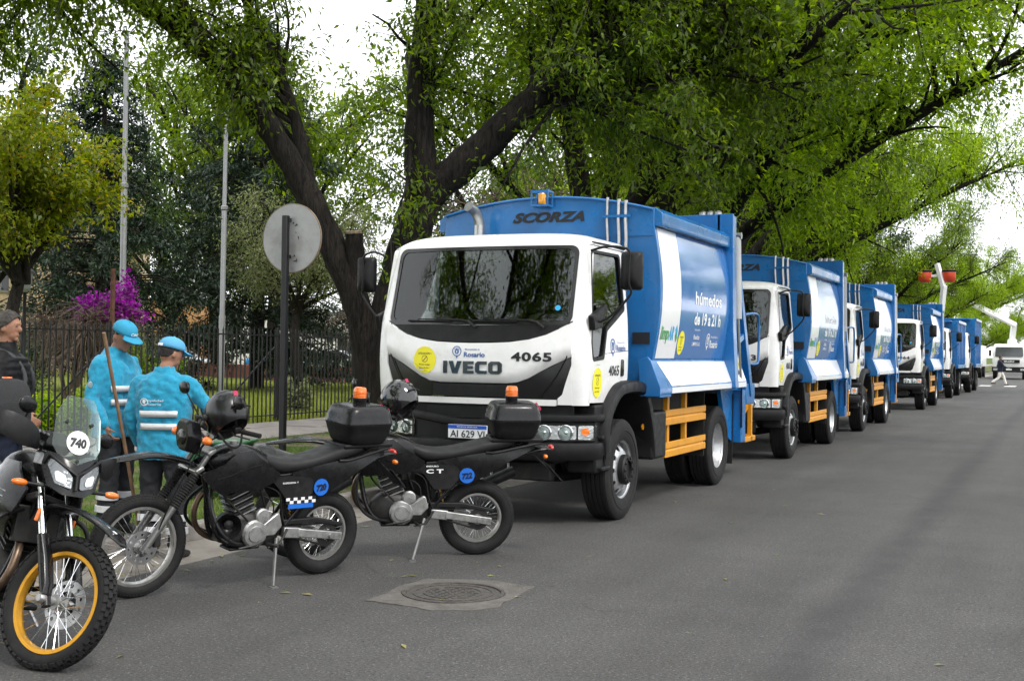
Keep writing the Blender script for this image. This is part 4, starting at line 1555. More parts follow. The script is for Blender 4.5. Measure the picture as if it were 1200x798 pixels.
    top = [(1.0, 1.955), (0.88, 1.895), (0.76, 1.840), (0.60, 1.795), (0.40, 1.767), (0.2, 1.758), (0, 1.755)]
    top = top + [(-x, z) for x, z in reversed(top[:-1])]
    def hood(off):
        def g(x, z):
            zb = float(np.interp(abs(x), [0, 0.36, 0.48, 0.58, 0.80, 1.0], [1.372, 1.372, 1.388, 1.425, 1.545, 1.640]))
            e = max(0.0, 1 - (z - zb) / 0.075)
            return (x, yf(x, z) - off - 0.028 + 0.040 * e ** 1.5, z)
        return g
    mb = MB()
    patch(mb, hb + top, hood(0.0), (0, 0.05, 0), g=0.045)
    hp = mb.build("hood_panel", m_white, t, smooth=30)
    # V-shaped black grille
    vg = [(-1.0, 1.632), (-0.80, 1.536), (-0.58, 1.416), (-0.48, 1.379), (-0.36, 1.363), (0.36, 1.363), (0.48, 1.379), (0.58, 1.416), (0.80, 1.536), (1.0, 1.632), (1.003, 1.58), (0.905, 1.275), (0.85, 1.236), (-0.85, 1.236), (-0.905, 1.275), (-1.003, 1.58)]
    mb = MB()
    patch(mb, vg, F(-0.012), (0, 0.04, 0), g=0.1)
    gr = mb.build("grille", m_plgloss, t, smooth=60)
    for i in range(5):
        z = 1.255 + i * 0.022
        MB().bar((-0.42, yf(0.3, z) - 0.012, z), (0.42, yf(0.3, z) - 0.012, z), 0.010, 0.03).build("grille_slat", m_plastic, gr)
    # vertical split lines of the wings
    for s in (-1, 1):
        MB().tube([(s * 0.70, yf(0.7, 1.24) - 0.004, 1.24), (s * 0.86, yf(0.86, 1.45) - 0.004, 1.45), (s * 0.955, yf(0.955, 1.63) - 0.002, 1.63), (s * 0.965, yf(0.965, 1.95) - 0.002, 1.95)], 0.006, 5).build("panel_gap", m_dark, gr)
    # white cross bar and lower wing corners
    mb = MB()
    patch(mb, rpoly([(-0.855, 1.168), (0.855, 1.168), (0.855, 1.226), (-0.855, 1.226)], 0.01), F(0.012), (0, 0.05, 0), g=0.1)
    mb.build("cross_bar", m_white, t, smooth=40)
    for s in (-1, 1):
        mb = MB()
        pl = [(0.868, 1.178), (1.003, 1.178), (1.003, 1.565), (0.912, 1.275), (0.868, 1.24)]
        patch(mb, [(s * a, b) for a, b in pl], F(0.003), (0, 0.04, 0), g=0.1)
        mb.build("wing_corner", m_white, t, smooth=40)
    # lower air intake
    mb = MB()
    patch(mb, [(-1.0, 0.98), (1.0, 0.98), (1.0, 1.17), (-1.0, 1.17)], F(-0.02), (0, 0.04, 0), g=0.2)
    li = mb.build("air_intake", m_plastic, t, smooth=60)
    for i in range(4):
        z = 1.045 + i * 0.027
        MB().bar((-0.5, yf(0.3, z) + 0.008, z), (0.5, yf(0.3, z) + 0.008, z), 0.012, 0.03).build("intake_slat", m_plastic, li)
    # bumper
    plan = catmull([(0, -1.125), (0.35, -1.12), (0.62, -1.085), (0.80, -1.02), (0.98, -0.945), (1.11, -0.845), (1.185, -0.72), (1.20, -0.58)], 4)
    plan = [(-p[0], p[1]) for p in reversed(plan[1:])] + [(p[0], p[1]) for p in plan]
    def bump(i, prof):
        x, y = plan[i]
        a = Vector(plan[min(i + 1, len(plan) - 1)])
        b = Vector(plan[max(i - 1, 0)])
        tg = (a - b).normalized()
        nrm = Vector((tg.y, -tg.x))
        k = min(1, abs(x) / 0.75)
        zt = 1.022 + 0.07 * (k * k * (3 - 2 * k))
        out = []
        for off, mode, z in prof:
            zz = zt + z if mode == 't' else z
            out.append((x + nrm.x * off, y + nrm.y * off, zz))
        return out
    prof = [(-0.14, 't', -0.012), (-0.03, 't', 0.0), (0.0, 't', -0.012), (0.006, 't', -0.045), (0.0, 't', -0.068), (-0.045, 't', -0.085), (-0.05, 'a', 0.83), (-0.004, 'a', 0.812), (0.004, 'a', 0.785), (0.0, 'a', 0.70), (-0.03, 'a', 0.65), (-0.14, 'a', 0.64)]
    mb = MB()
    secs = [bump(i, prof) for i in range(len(plan))]
    mb.loft([[Vector(p) for p in s_] for s_ in secs])
    bo = mb.build("bumper", m_plastic, t, smooth=40)
    # headlights in the bumper recess
    for s in (-1, 1):
        hl = empty("headlight", (0, 0, 0))
        hl.parent = t
        def on(x):
            for i in range(len(plan) - 1):
                if plan[i][0] <= x <= plan[i + 1][0]:
                    f = (x - plan[i][0]) / (plan[i + 1][0] - plan[i][0] + 1e-9)
                    yy = plan[i][1] + f * (plan[i + 1][1] - plan[i][1])
                    tg = Vector((plan[i + 1][0] - plan[i][0], plan[i + 1][1] - plan[i][1])).normalized()
                    return yy, Vector((tg.y, -tg.x))
            return -0.7, Vector((1, 0))
        mb = MB()
        fnh = lambda a, b: (s * a, on(a)[0] + 0.030, b)
        patch(mb, rpoly([(0.64, 0.838), (1.165, 0.838), (1.165, 0.992), (0.64, 0.992)], 0.02), fnh, (0, 0.03, 0), g=0.05)
        mb.build("housing", m_plgloss, hl, smooth=50)
        for cx, r in ((0.745, 0.066), (0.935, 0.068)):
            yy, nn = on(cx)
            ax = Vector((s * nn.x * 0.6, nn.y, 0)).normalized()
            c = Vector((s * cx, yy + 0.03, 0.915))
            lp = MB().lathe([(r * 1.12, 0.0), (r * 1.12, 0.014), (r, 0.018), (r * 0.86, 0.006), (r * 0.4, -0.02), (r * 0.32, 0.004), (0.0, 0.012)], c, ax, 28).build("lamp", m_chrome, hl, smooth=40)
            MB().lathe([(r * 0.99, 0.016), (r * 0.7, 0.026), (0, 0.032)], c, ax, 24).build("lamp_glass", glass_mat("lamp_glass_mat", clear=0.92), lp, smooth=60)
        mb = MB()
        patch(mb, rpoly([(0.665, 0.852), (1.025, 0.852), (1.025, 0.980), (0.665, 0.980)], 0.015), lambda a, b: (s * a, on(a)[0] + 0.024, b), (0, 0.02, 0), g=0.05)
        mb.build("lamp_bezel", m_lens, hl, smooth=50)
        mb = MB()
        patch(mb, rpoly([(1.045, 0.850), (1.150, 0.850), (1.150, 0.982), (1.045, 0.982)], 0.015), lambda a, b: (s * a, on(a)[0] + 0.012, b), (0, 0.03, 0), g=0.04)
        ind = mb.build("indicator", m_lens, hl, smooth=50)
        mb = MB()
        patch(mb, disc2(1.10, 0.925, 0.030, 0.034, 16), lambda a, b: (s * a, on(a)[0] + 0.006, b), (0, 0.01, 0), g=0.03)
        mb.build("indicator_bulb", m_orange, ind, smooth=50)
    # number plate
    MB().bx(-0.21, 0.21, -1.150, -1.138, 0.835, 0.965).build("number_plate", m_plate, t, bevel=0.003)
    pl = t.children[-1]
    MB().bx(-0.207, 0.207, -1.1535, -1.1505, 0.928, 0.963).build("plate_band", m_plateblue, pl)
    mb = MB()
    put_text(mb, "REPUBLICA ARGENTINA", 0, 0.946, 0.011, lambda a, b: (a, -1.156, b), 0.22)
    mb.build("lettering", m_inkwhite, pl, smooth=0)
    # cab steps and front mud flap
    for s in (-1, 1):
        st = MB()
        st.bx(s * 0.86, s * 1.16, -0.72, -0.50, 0.52, 1.175)
        st.build("step_panel", m_plastic, t, bevel=0.02)
        for z in (0.56, 0.86):
            MB().bx(s * 0.95, s * 1.21, -0.66, -0.44, z - 0.02, z + 0.02).build("cab_step", m_plastic, t, bevel=0.012)
        # wheel arch
        path = catmull([(-0.60, 0.70), (-0.62, 0.90), (-0.52, 1.13), (-0.27, 1.325), (0.0, 1.392), (0.48, 1.392), (0.68, 1.33), (0.86, 1.10), (1.00, 0.80), (1.05, 0.58)], 4)
        secs = []
        for i, p in enumerate(path):
            q0, q1 = path[max(0, i - 1)], path[min(len(path) - 1, i + 1)]
            tg = Vector((q1[0] - q0[0], q1[1] - q0[1])).normalized()
            n2 = Vector((tg.y, -tg.x))
            if n2.y > 0.3: n2 = -n2
            def P(x, d): return Vector((s * x, p[0] + n2.x * d, p[1] + n2.y * d))
            secs.append([P(0.82, 0), P(1.17, 0), P(1.222, 0.018), P(1.235, 0.05), P(1.228, 0.115), P(1.20, 0.13), P(0.82, 0.06)])
        MB().loft(secs).build("wheel_arch", m_plastic, t, smooth=45)
        side_door(t, s)
    # inside of the cab
    it = empty("cab_inside", (0, 0, 0))
    it.parent = t
    def dash(u, v):
        x = -0.98 + 1.96 * u
        return (x, yf(x, 1.9) + 0.05 + 0.42 * v, 1.94 + 0.06 * math.sin(math.pi * v) - (0.25 * max(0, v - 0.85) * 6))
    mb = MB()
    mb.grid(dash, 12, 8)
    mb.build("dashboard", m_inter, it, smooth=60)
    MB().bx(-1.04, 1.04, 0.19, 0.235, 1.3, 2.71).build("back_trim", m_intgrey, it)
    MB().bx(-1.05, 1.05, -0.80, 0.235, 1.25, 1.29).build("floor_mat", m_inter, it)
    for x in (-0.55, 0.52):
        st = MB().bx(x - 0.25, x + 0.25, -0.42, 0.05, 1.55, 1.70).build("seat", m_inter, it, bevel=0.05)
        MB().box((x, 0.06, 2.02), (0.46, 0.14, 0.66), Matrix.Rotation(-0.15, 3, 'X')).build("seat_back", m_inter, st, bevel=0.05)
        MB().box((x, 0.11, 2.43), (0.26, 0.1, 0.18), Matrix.Rotation(-0.15, 3, 'X')).build("headrest", m_inter, st, bevel=0.03)
    wx = Matrix.Rotation(-0.9, 3, 'X')
    ring = [wx @ Vector((0.22 * math.cos(a), 0.22 * math.sin(a), 0)) + Vector((0.52, -0.50, 2.05)) for a in [2 * math.pi * k / 28 for k in range(29)]]
    MB().tube(ring, 0.015, 8).bar(ring[0], ring[14], 0.03).build("steering_wheel", m_inter, it)
    MB().bx(0.30, 0.42, -0.62, -0.60, 2.28, 2.5).build("toll_tag", m_intgrey, it)
    for s in (-1, 1):
        MB().tube([(s * 0.90, -0.72, 1.95), (s * 0.93, -0.62, 2.68)], 0.03, 6).build("pillar_trim", m_intgrey, it)
    # decals on the front
    Fp = hood(0.003)
    Fp2 = hood(0.0045)
    warn_sticker(t, -0.515, 1.585, 0.132, Fp, Fp2)
    bd = MB()
    LT = ivecoletters(0.02, 1.520, 0.12, 0.63, Fp)
    LT.build("maker_badge", M("badge_smoke", (0.04, 0.05, 0.06), 0.15, metal=0.4, coat=0.5), t, smooth=0)
    mb = MB()
    emblem(mb, -0.150, 1.675, 0.10, Fp)
    put_text(mb, "Municipalidad de", 0.02, 1.695, 0.016, Fp, 0.16, 0.01)
    put_text(mb, "Rosario", 0.04, 1.645, 0.046, Fp, 0.225, 0.03)
    mb.build("city_lettering", m_inkblue, t, smooth=0)
    # doors
    for s in (-1, 1):
        def DS(off): return lambda a, b: (s * (xs(b) + off), s * a, b)
        a0 = -0.67 * s if s > 0 else 0.67
        warn_sticker(t, -0.66 * s, 1.39, 0.145, DS(0.004), DS(0.0055), 0.88)
        mb = MB()
        cy = -0.10
        emblem(mb, (cy - (0.14 if s > 0 else -0.14)) * s, 1.745, 0.15, DS(0.004))
        put_text(mb, "Municipalidad de", (cy + (0.10 if s > 0 else 0.0)) * s, 1.785, 0.018, DS(0.004), 0.22)
        put_text(mb, "Rosario", (cy + (0.10 if s > 0 else 0.0)) * s, 1.73, 0.062, DS(0.004), 0.27, 0.02)
        mb.build("city_lettering", m_inkblue, t, smooth=0)
        mb = MB()
        put_text(mb, "NO LLEVAR", -0.66 * s, 1.562, 0.012, DS(0.004), 0.09)
        mb.build("small_lettering", m_ink, t, smooth=0)
    add_number(t, number, numlist)


def ivecoletters(cx, cz, h, w, fn):
    """maker's name in heavy square lettering, drawn as outlines"""
    L_ = {
        'I': [[(0, 0), (0.32, 0), (0.32, 1), (0, 1)]],
        'V': [[(0.30, 0), (0.72, 0), (1.04, 1), (0.70, 1), (0.51, 0.32), (0.34, 1), (0, 1)]],
        'E': [[(0, 0), (0.84, 0), (0.84, 0.24), (0.32, 0.24), (0.32, 0.39), (0.78, 0.39), (0.78, 0.61), (0.32, 0.61), (0.32, 0.76), (0.84, 0.76), (0.84, 1), (0, 1)]],
        'C': [[(0.20, 0), (0.90, 0), (0.90, 0.25), (0.36, 0.25), (0.31, 0.30), (0.31, 0.70), (0.36, 0.75), (0.90, 0.75), (0.90, 1), (0.20, 1), (0, 0.82), (0, 0.18)]],
        'O': [[(0.20, 0), (0.84, 0), (1.04, 0.18), (1.04, 0.5), (0.73, 0.5), (0.73, 0.30), (0.68, 0.25), (0.36, 0.25), (0.31, 0.30), (0.31, 0.5), (0, 0.5), (0, 0.18)], [(0.0, 0.5), (0.31, 0.5), (0.31, 0.70), (0.36, 0.75), (0.68, 0.75), (0.73, 0.70), (0.73, 0.5), (1.04, 0.5), (1.04, 0.82), (0.84, 1), (0.20, 1), (0, 0.82)]]}
    x, parts = 0.0, []
    for ch in "IVECO":
        for pl in L_[ch]: parts.append([(a + x, b) for a, b in pl])
        x += max(p[0] for pl in L_[ch] for p in pl) + 0.14
    tw = x - 0.14
    mb = MB()
    for pl in parts:
        q = [(cx - w / 2 + a / tw * w, cz - h / 2 + b * h) for a, b in pl]
        patch(mb, q, fn, (0, -0.012, 0), g=0.1)
    return mb


def add_number(t, number, numlist):
    Fp = lambda x, z: (x, yf(x, z) - 0.0335, z)
    mb = MB()
    put_text(mb, number, 0.625, 1.632, 0.082, Fp, 0.40, 0.035, 0, 1.1)
    o = mb.build("fleet_number", m_ink, t, smooth=0)
    numlist.append(o)
    for s in (-1, 1):
        mb = MB()
        put_text(mb, number, -0.20 * s, 1.505, 0.10, lambda a, b: (s * (xs(b) + 0.004), s * a, b), 0.30, 0.02)
        numlist.append(mb.build("fleet_number", m_ink, t, smooth=0))


def add_plate(t, number, numlist):
    for ch in t.children:
        if ch.name.split('.')[0] == "number_plate":
            mb = MB()
            put_text(mb, number, 0, 0.880, 0.068, lambda a, b: (a, -1.153, b), 0.37, 0.01)
            numlist.append(mb.build("plate_number", m_ink, ch, smooth=0))


def make_chassis(t, rear=3.71, end=4.6):
    MB().bx(-0.43, -0.36, -0.9, end, 0.62, 0.90).build("frame_rail", m_chassis, t)
    MB().bx(0.36, 0.43, -0.9, end, 0.62, 0.90).build("frame_rail", m_chassis, t)
    for y in (0.9, 1.9, 2.9):
        MB().bx(-0.36, 0.36, y - 0.05, y + 0.05, 0.66, 0.86).build("cross_member", m_chassis, t)
    MB().tube([(-0.95, 0, 0.48), (-0.5, 0, 0.40), (0.5, 0, 0.40), (0.95, 0, 0.48)], 0.06, 10).build("front_axle", m_chassis, t)
    MB().tube([(-0.9, rear, 0.50), (0.9, rear, 0.50)], 0.09, 10).lathe([(0.0, -0.22), (0.14, -0.2), (0.22, 0.0), (0.14, 0.2), (0, 0.22)], (0, rear, 0.5), (1, 0, 0), 14).build("rear_axle", m_chassis, t)
    MB().bx(-0.40, 0.40, -0.70, 0.55, 0.50, 1.22).build("engine", m_chassis, t, bevel=0.04)
    MB().bx(-0.78, 0.78, -0.92, -0.80, 0.44, 0.62).build("under_guard", m_chassis, t, bevel=0.02)
    for x in (-0.28, 0.05, 0.16, 0.34):
        MB().cyl((x, -0.93, 0.43), (x, -0.93, 0.60), 0.016, 0.012, 8).build("tow_pin", m_steel, t)
    for s in (-1, 1):
        truck_wheel(t, s * 1.055, 0, s, "front")
        truck_wheel(t, s * 1.055, rear, s, "rear")
        truck_wheel(t, s * 0.73, rear, s, "inner")
        MB().bx(s * 0.55, s * 1.2, rear + 0.66, rear + 0.675, 0.22, 1.15).build("mud_flap", m_rubber, t)
        MB().bx(s * 0.62, s * 1.19, rear - 0.72, rear - 0.70, 0.42, 1.2).build("mud_flap", m_rubber, t)
        # air tanks and batteries behind the guards
        MB().tube([(s * 0.70, 1.25, 0.70), (s * 0.70, 2.4, 0.70)], 0.16, 14).build("air_tank", m_chassis, t)
        MB().bx(s * 0.50, s * 1.0, 1.1, 2.85, 0.92, 1.22).build("side_box", m_chassis, t, bevel=0.02)


def make_guard(t):
    """yellow side guards with their black end boxes"""
    for s in (-1, 1):
        g = empty("side_guard", (0, 0, 0))
        g.parent = t
        for z in (0.60, 0.96):
            mb = MB()
            pr_ = [(0.0, -0.085), (0.028, -0.085), (0.028, -0.015), (0.016, -0.008), (0.016, 0.008), (0.028, 0.015), (0.028, 0.085), (0.0, 0.085)]
            mb.prism(pr_, lambda a, b: (s * (1.17 + a), 1.385, z + b), (0, 1.665, 0))
            mb.build("guard_rail", m_yellow, g, bevel=0.004)
        for y in (1.60, 2.30):
            MB().bx(s * 1.11, s * 1.165, y - 0.035, y + 0.035, 0.53, 1.30).build("guard_post", m_yellow, g, bevel=0.004)
        MB().bx(s * 0.98, s * 1.215, 0.90, 1.375, 0.53, 1.05).build("end_box", m_plastic, g, bevel=0.035, seg=3)
        MB().lathe([(0.045, 0), (0.05, 0.03), (0.03, 0.06), (0, 0.065)], (s * 1.0, 0.93, 1.16), (s, 0, 0), 14).build("marker_lamp", m_orange, g)
        MB().lathe([(0.032, 0), (0.032, 0.012), (0, 0.014)], (s * 1.12, 0.80, 0.89), (s, 0, 0), 14).build("reflector", m_yellow, g)
        MB().lathe([(0.028, 0), (0.028, 0.04), (0, 0.05)], (s * 1.26, 4.36, 1.27), (s, 0, 0), 12).build("side_reflector", m_orange, g)


def arcz(x):
    return 3.39 - 0.17 * (abs(x) / 1.25) ** 2


def px(z):
    """bulging side of the compactor body"""
    return 1.25 + 0.085 * math.sin(math.pi * min(1, max(0, (z - 1.60) / 1.45)))


def make_body(t):
    """blue compactor body"""
    b = empty("compactor_body", (0, 0, 0))
    b.parent = t
    out = [(-1.25, 1.26)] + [(-px(z), z) for z in np.linspace(1.62, 3.05, 9)] + [(-1.25, 3.22)] + [(x, arcz(x)) for x in np.linspace(-1.0, 1.0, 9)] + [(1.25, 3.22)] + [(px(z), z) for z in np.linspace(3.05, 1.62, 9)] + [(1.25, 1.26)]
    MB().prism(out, lambda a, c: (a, 0.72, c), (0, 0.06, 0)).build("bulkhead", m_blue, b, bevel=0.006)
    # folded rim along the top edge
    MB().tube([(x, 0.705, arcz(x) - 0.012) for x in np.linspace(-1.24, 1.24, 15)], 0.016, 6).build("bulkhead_rim", m_blue, b)
    MB().bx(-1.24, 1.24, 0.712, 0.722, 2.93, 2.945).build("weld_seam", m_blue, b)
    mb = MB()
    mb.grid(lambda u, v: ((-1.25 + 2.5 * u), 0.78 + 3.0 * v, arcz(-1.25 + 2.5 * u) - 0.006), 16, 2)
    mb.grid(lambda u, v: ((-1.25 + 2.5 * u), 0.78 + 3.0 * v, arcz(-1.25 + 2.5 * u) - 0.05), 16, 2)
    mb.build("body_roof", m_blue, b, smooth=60)
    MB().bx(-1.2, 1.2, 0.78, 3.8, 1.22, 1.34).build("body_floor", m_chassis, b)
    for s in (-1, 1):
        S_ = lambda off: (lambda a, z: (s * (px(z) + off), a, z))
        mb = MB()
        patch(mb, [(0.78, 1.60), (3.62, 1.60), (3.62, 3.05), (0.78, 3.05)], S_(0.0), (-s * 0.04, 0, 0), g=0.12)
        sp = mb.build("side_panel", m_blue, b, smooth=60)
        mb = MB()
        patch(mb, [(0.785, 1.625), (1.47, 1.625), (1.47, 3.02), (0.785, 3.02)], S_(0.003), (-s * 0.002, 0, 0), g=0.12)
        mb.build("white_film", m_wfilm, sp, smooth=60)
        mb = MB()
        patch(mb, [(1.471, 1.625), (3.55, 1.625), (3.55, 3.02), (1.471, 3.02)], S_(0.003), (-s * 0.002, 0, 0), g=0.10)
        mb.build("blue_film", m_film, sp, smooth=60)
        T = lambda off: (lambda a, z: (s * (px(z) + off), s * a, z))
        if s > 0:
            mb = MB()
            put_text(mb, "limp", 0.97, 1.905, 0.14, T(0.006), 0.30, 0.03, 0.2)
            mb.build("brand_lettering", m_inkgreen, sp, smooth=0)
            mb = MB()
            put_text(mb, "AR", 1.21, 1.905, 0.15, T(0.006), 0.18, 0.03, 0.2)
            mb.build("brand_lettering", m_inkcyan, sp, smooth=0)
            mb = MB()
            flat(mb, [(1.33, 1.93), (1.39, 2.0), (1.43, 1.93), (1.41, 1.93), (1.40, 1.86), (1.36, 1.86), (1.37, 1.93)], T(0.006))
            mb.build("brand_arrow", m_inkcyan, sp, smooth=0)
            mb = MB()
            flat(mb, [(1.36, 1.88), (1.40, 1.80), (1.45, 1.86), (1.43, 1.87), (1.43, 1.93), (1.40, 1.93), (1.39, 1.88)], T(0.0065))
            mb.build("brand_arrow", m_inkgreen, sp, smooth=0)
            for tx_, cy_, cz_, ch_, cw_, cb_ in (("húmedos", 2.62, 2.33, 0.15, 1.15, 0.02), ("de 19 a 21 h", 2.62, 2.09, 0.14, 1.15, 0.03), ("Rosario", 3.02, 1.80, 0.09, 0.36, 0.02), ("Municipalidad de", 3.0, 1.885, 0.026, 0.30, 0.0), ("Realiza", 2.22, 1.875, 0.055, 0.24, 0.01), ("LIMPIA S.A.", 2.24, 1.795, 0.045, 0.33, 0.01), ("Servicio público", 2.22, 1.96, 0.025, 0.24, 0.0)):
                mb = MB()
                put_text(mb, tx_, cy_, cz_, ch_, T(0.006), cw_, cb_)
                mb.build("slogan_lettering", m_inkwhite, sp, smooth=0)
            mb = MB()
            emblem(mb, 2.73, 1.84, 0.17, T(0.006))
            mb.build("city_emblem", m_inkwhite, sp, smooth=0)
            warn_sticker(t, 1.62, 1.80, 0.135, T(0.006), T(0.0075), 0.95)
        # top beam
        mb = MB()
        mb.prism([(1.19, 3.035), (1.325, 3.03), (1.335, 3.06), (1.335, 3.17), (1.255, 3.232), (1.19, 3.235)], lambda a, c: (s * a, 0.74, c), (0, 2.86, 0))
        mb.build("top_beam", m_blue, b, bevel=0.006)
        # sloping skirt with white film and lip
        mb = MB()
        mb.prism([(1.20, 1.605), (1.262, 1.605), (1.372, 1.318), (1.372, 1.245), (1.345, 1.245), (1.20, 1.30)], lambda a, c: (s * a, 0.62, c), (0, 3.80, 0))
        sk = mb.build("skirt", m_blue, b, bevel=0.004)
        fn = lambda off: (lambda a, f: (s * (1.262 + 0.11 * f + off), a, 1.605 - 0.287 * f + off * 0.4))
        mb = MB()
        patch(mb, [(0.80, 0.06), (4.40, 0.06), (4.40, 0.97), (1.05, 0.97)], fn(0.003), (-s * 0.002, 0, 0), g=0.3)
        mb.build("white_film", m_wfilm, sk, smooth=0)
        MB().bx(s * 1.3725, s * 1.3755, 1.05, 4.40, 1.25, 1.312).build("white_lip", m_wfilm, sk)
        if s > 0:
            mb = MB()
            vs_, fs_, w_ = text_geo("CJI", 0.03)
            mb.add([fn(0.006)(4.12 + (x - w_ / 2) * 0.13, 0.45 - (y - 0.5) * 0.42) for x, y in vs_], fs_)
            mb.build("skirt_lettering", m_ink, sk, smooth=0)
        # front bracket of the skirt
        MB().prism([(1.14, 1.60), (1.24, 1.64), (1.275, 1.60), (1.385, 1.32), (1.385, 1.225), (1.16, 1.225)], lambda a, c: (s * a, 0.585, c), (0, 0.035, 0)).build("skirt_bracket", m_blue, b, bevel=0.004)
        MB().bx(s * 1.16, s * 1.37, 0.62, 1.02, 1.215, 1.243).build("bracket_foot", m_blue, b)
        # rear portal post
        MB().prism([(1.16, 1.25), (1.425, 1.25), (1.385, 2.0), (1.365, 3.47), (1.16, 3.47)], lambda a, c: (s * a, 3.62, c), (0, 0.05, 0)).build("portal_post", m_blue, b, bevel=0.006)
        MB().prism([(1.30, 1.245), (1.415, 1.245), (1.375, 2.0), (1.355, 3.455), (1.30, 3.455)], lambda a, c: (s * a, 3.67, c), (0, 0.16, 0)).build("portal_side", m_blue, b, bevel=0.006)
    MB().bx(-1.2, 1.2, 3.62, 3.72, 3.2, 3.468).build("portal_head", m_blue, b, bevel=0.006)
    mb = MB()
    for x in (1.02, 1.12, 0.92):
        mb.lathe([(0.05, 0), (0.05, 0.06), (0.03, 0.08), (0, 0.085)], (x, 3.8, 3.455), (0, 0, 1), 12)
    mb.build("lift_lugs", m_steel, b)
    # tailgate hopper
    h = empty("tailgate", (0, 0, 0))
    h.parent = t
    pl = [(3.70, 3.44), (3.95, 3.42), (4.45, 2.55), (4.95, 1.75), (5.02, 1.05), (4.90, 0.62), (4.35, 0.52), (4.10, 0.60), (3.70, 1.35)]
    for s in (-1, 1):
        MB().prism(pl, lambda a, c: (s * 1.13, a, c), (s * 0.06, 0, 0)).build("hopper_side", m_blue, h, bevel=0.006)
        MB().bar((s * 1.25, 4.05, 3.25), (s * 1.27, 4.98, 1.12), 0.10, 0.12).build("hopper_beam", m_blue, h, bevel=0.008)
        MB().bar((s * 1.25, 4.0, 1.75), (s * 1.26, 4.66, 1.95), 0.08, 0.08).build("hopper_brace", m_blue, h, bevel=0.008)
        MB().bx(s * 1.19, s * 1.30, 4.42, 4.68, 0.50, 1.20).build("hopper_post", m_blue, h, bevel=0.008)
        ram = MB().cyl((s * 1.335, 4.02, 2.14), (s * 1.32, 3.98, 3.20), 0.060, n=18).build("ram_cylinder", M("ram_grey", (0.40, 0.41, 0.42), 0.4, var=0.1), h)
        MB().cyl((s * 1.335, 4.02, 2.14), (s * 1.335, 4.22, 1.30), 0.028, n=12).build("ram_rod", m_chrome, ram)
        MB().cyl((s * 1.20, 3.98, 3.22), (s * 1.39, 3.98, 3.22), 0.045, n=12).build("ram_pin", m_steel, ram)
        MB().tube(catmull([(s * 1.27, 4.70, 2.22), (s * 1.33, 5.05, 2.24), (s * 1.34, 5.22, 2.15), (s * 1.34, 5.22, 1.65), (s * 1.33, 5.15, 1.55), (s * 1.27, 4.9, 1.55)], 4), 0.018, 8).build("grab_rail", m_blue, h)
        MB().tube([(s * 1.31, 4.10, 2.1), (s * 1.33, 4.16, 1.6), (s * 1.31, 4.40, 1.2), (s * 1.31, 4.42, 0.7)], 0.012, 6).build("hose", m_plastic, h)
        MB().bx(s * 1.20, s * 1.31, 4.10, 4.16, 1.35, 1.95).build("warning_strip", m_sticky, h)
        MB().bx(s * 1.19, s * 1.30, 4.72, 5.20, 1.0, 1.28).build("lamp_box", m_blue, h, bevel=0.01)
        # yellow rear step
        stp = MB().bx(s * 0.72, s * 1.22, 5.02, 5.62, 0.46, 0.53).build("rear_step", m_yellow, h, bevel=0.008)
        MB().bar((s * 1.12, 4.72, 0.72), (s * 1.12, 5.40, 0.98), 0.10, 0.10).build("step_arm", m_yellow, stp)
        MB().bx(s * 1.16, s * 1.22, 5.36, 5.42, 0.46, 1.25).build("step_post", m_yellow, stp, bevel=0.006)
        for k in range(5):
            MB().bx(s * 0.75, s * 1.2, 5.06 + k * 0.11, 5.10 + k * 0.11, 0.53, 0.55).build("step_tread", m_yellow, stp)
    mb = MB()
    mb.grid(lambda u, v: (-1.13 + 2.26 * v, *[float(np.interp(u, [0, 0.25, 0.55, 1.0], q)) for q in ([3.72, 3.93, 4.43, 4.93], [3.43, 3.40, 2.55, 1.75])]), 8, 2)
    mb.build("hopper_lid", m_blue, h, smooth=30)
    mb = MB()
    mb.grid(lambda u, v: (-1.13 + 2.26 * v, *[float(np.interp(u, [0, 0.4, 0.75, 1.0], q)) for q in ([5.0, 4.88, 4.36, 4.12], [1.05, 0.64, 0.54, 0.62])]), 8, 2)
    mb.build("hopper_tub", m_blue, h, smooth=30)
    # beacon in its cage on the bulkhead
    bc = empty("roof_beacon", (0.0, 0.13, 0.67))
    bc.parent = t
    bc.scale = (0.8, 0.8, 0.8)
    MB().lathe([(0.05, 0), (0.055, 0.02), (0.055, 0.12), (0.04, 0.15), (0, 0.155)], (-0.01, 0.62, 3.285), (0, 0, 1), 18).build("beacon_lens", m_amber, bc, smooth=50)
    mb = MB()
    for x in (-0.13, 0.11):
        for y in (0.53, 0.70):
            mb.bar((x, y, 3.26), (x, y, 3.465), 0.018)
    for z in (3.262, 3.455):
        for y in (0.53, 0.70): mb.bar((-0.14, y, z), (0.12, y, z), 0.022)
        for x in (-0.13, 0.11): mb.bar((x, 0.53, z), (x, 0.70, z), 0.02)
    mb.bx(-0.14, 0.12, 0.52, 0.71, 3.245, 3.262)
    mb.bar((0.04, 0.71, 3.45), (0.04, 0.71, 3.50), 0.03)
    mb.build("beacon_cage", m_blue, bc)
    # exhaust stack
    MB().tube(catmull([(-0.72, 0.52, 1.6), (-0.72, 0.52, 2.9), (-0.72, 0.52, 3.1), (-0.74, 0.45, 3.22), (-0.77, 0.34, 3.27)], 5), [0.058] * 21, 14).build("exhaust_pipe", m_steel, t, smooth=60)
    # conduits on the bulkhead
    for x, r in ((0.73, 0.016), (0.86, 0.020), (0.94, 0.020)):
        MB().tube([(x, 0.69, 1.5), (x, 0.69, 2.6), (x + 0.015, 0.68, 2.9), (x, 0.69, 3.1), (x, 0.70, arcz(x) + 0.02)], r, 8).build("conduit", m_steel, t)
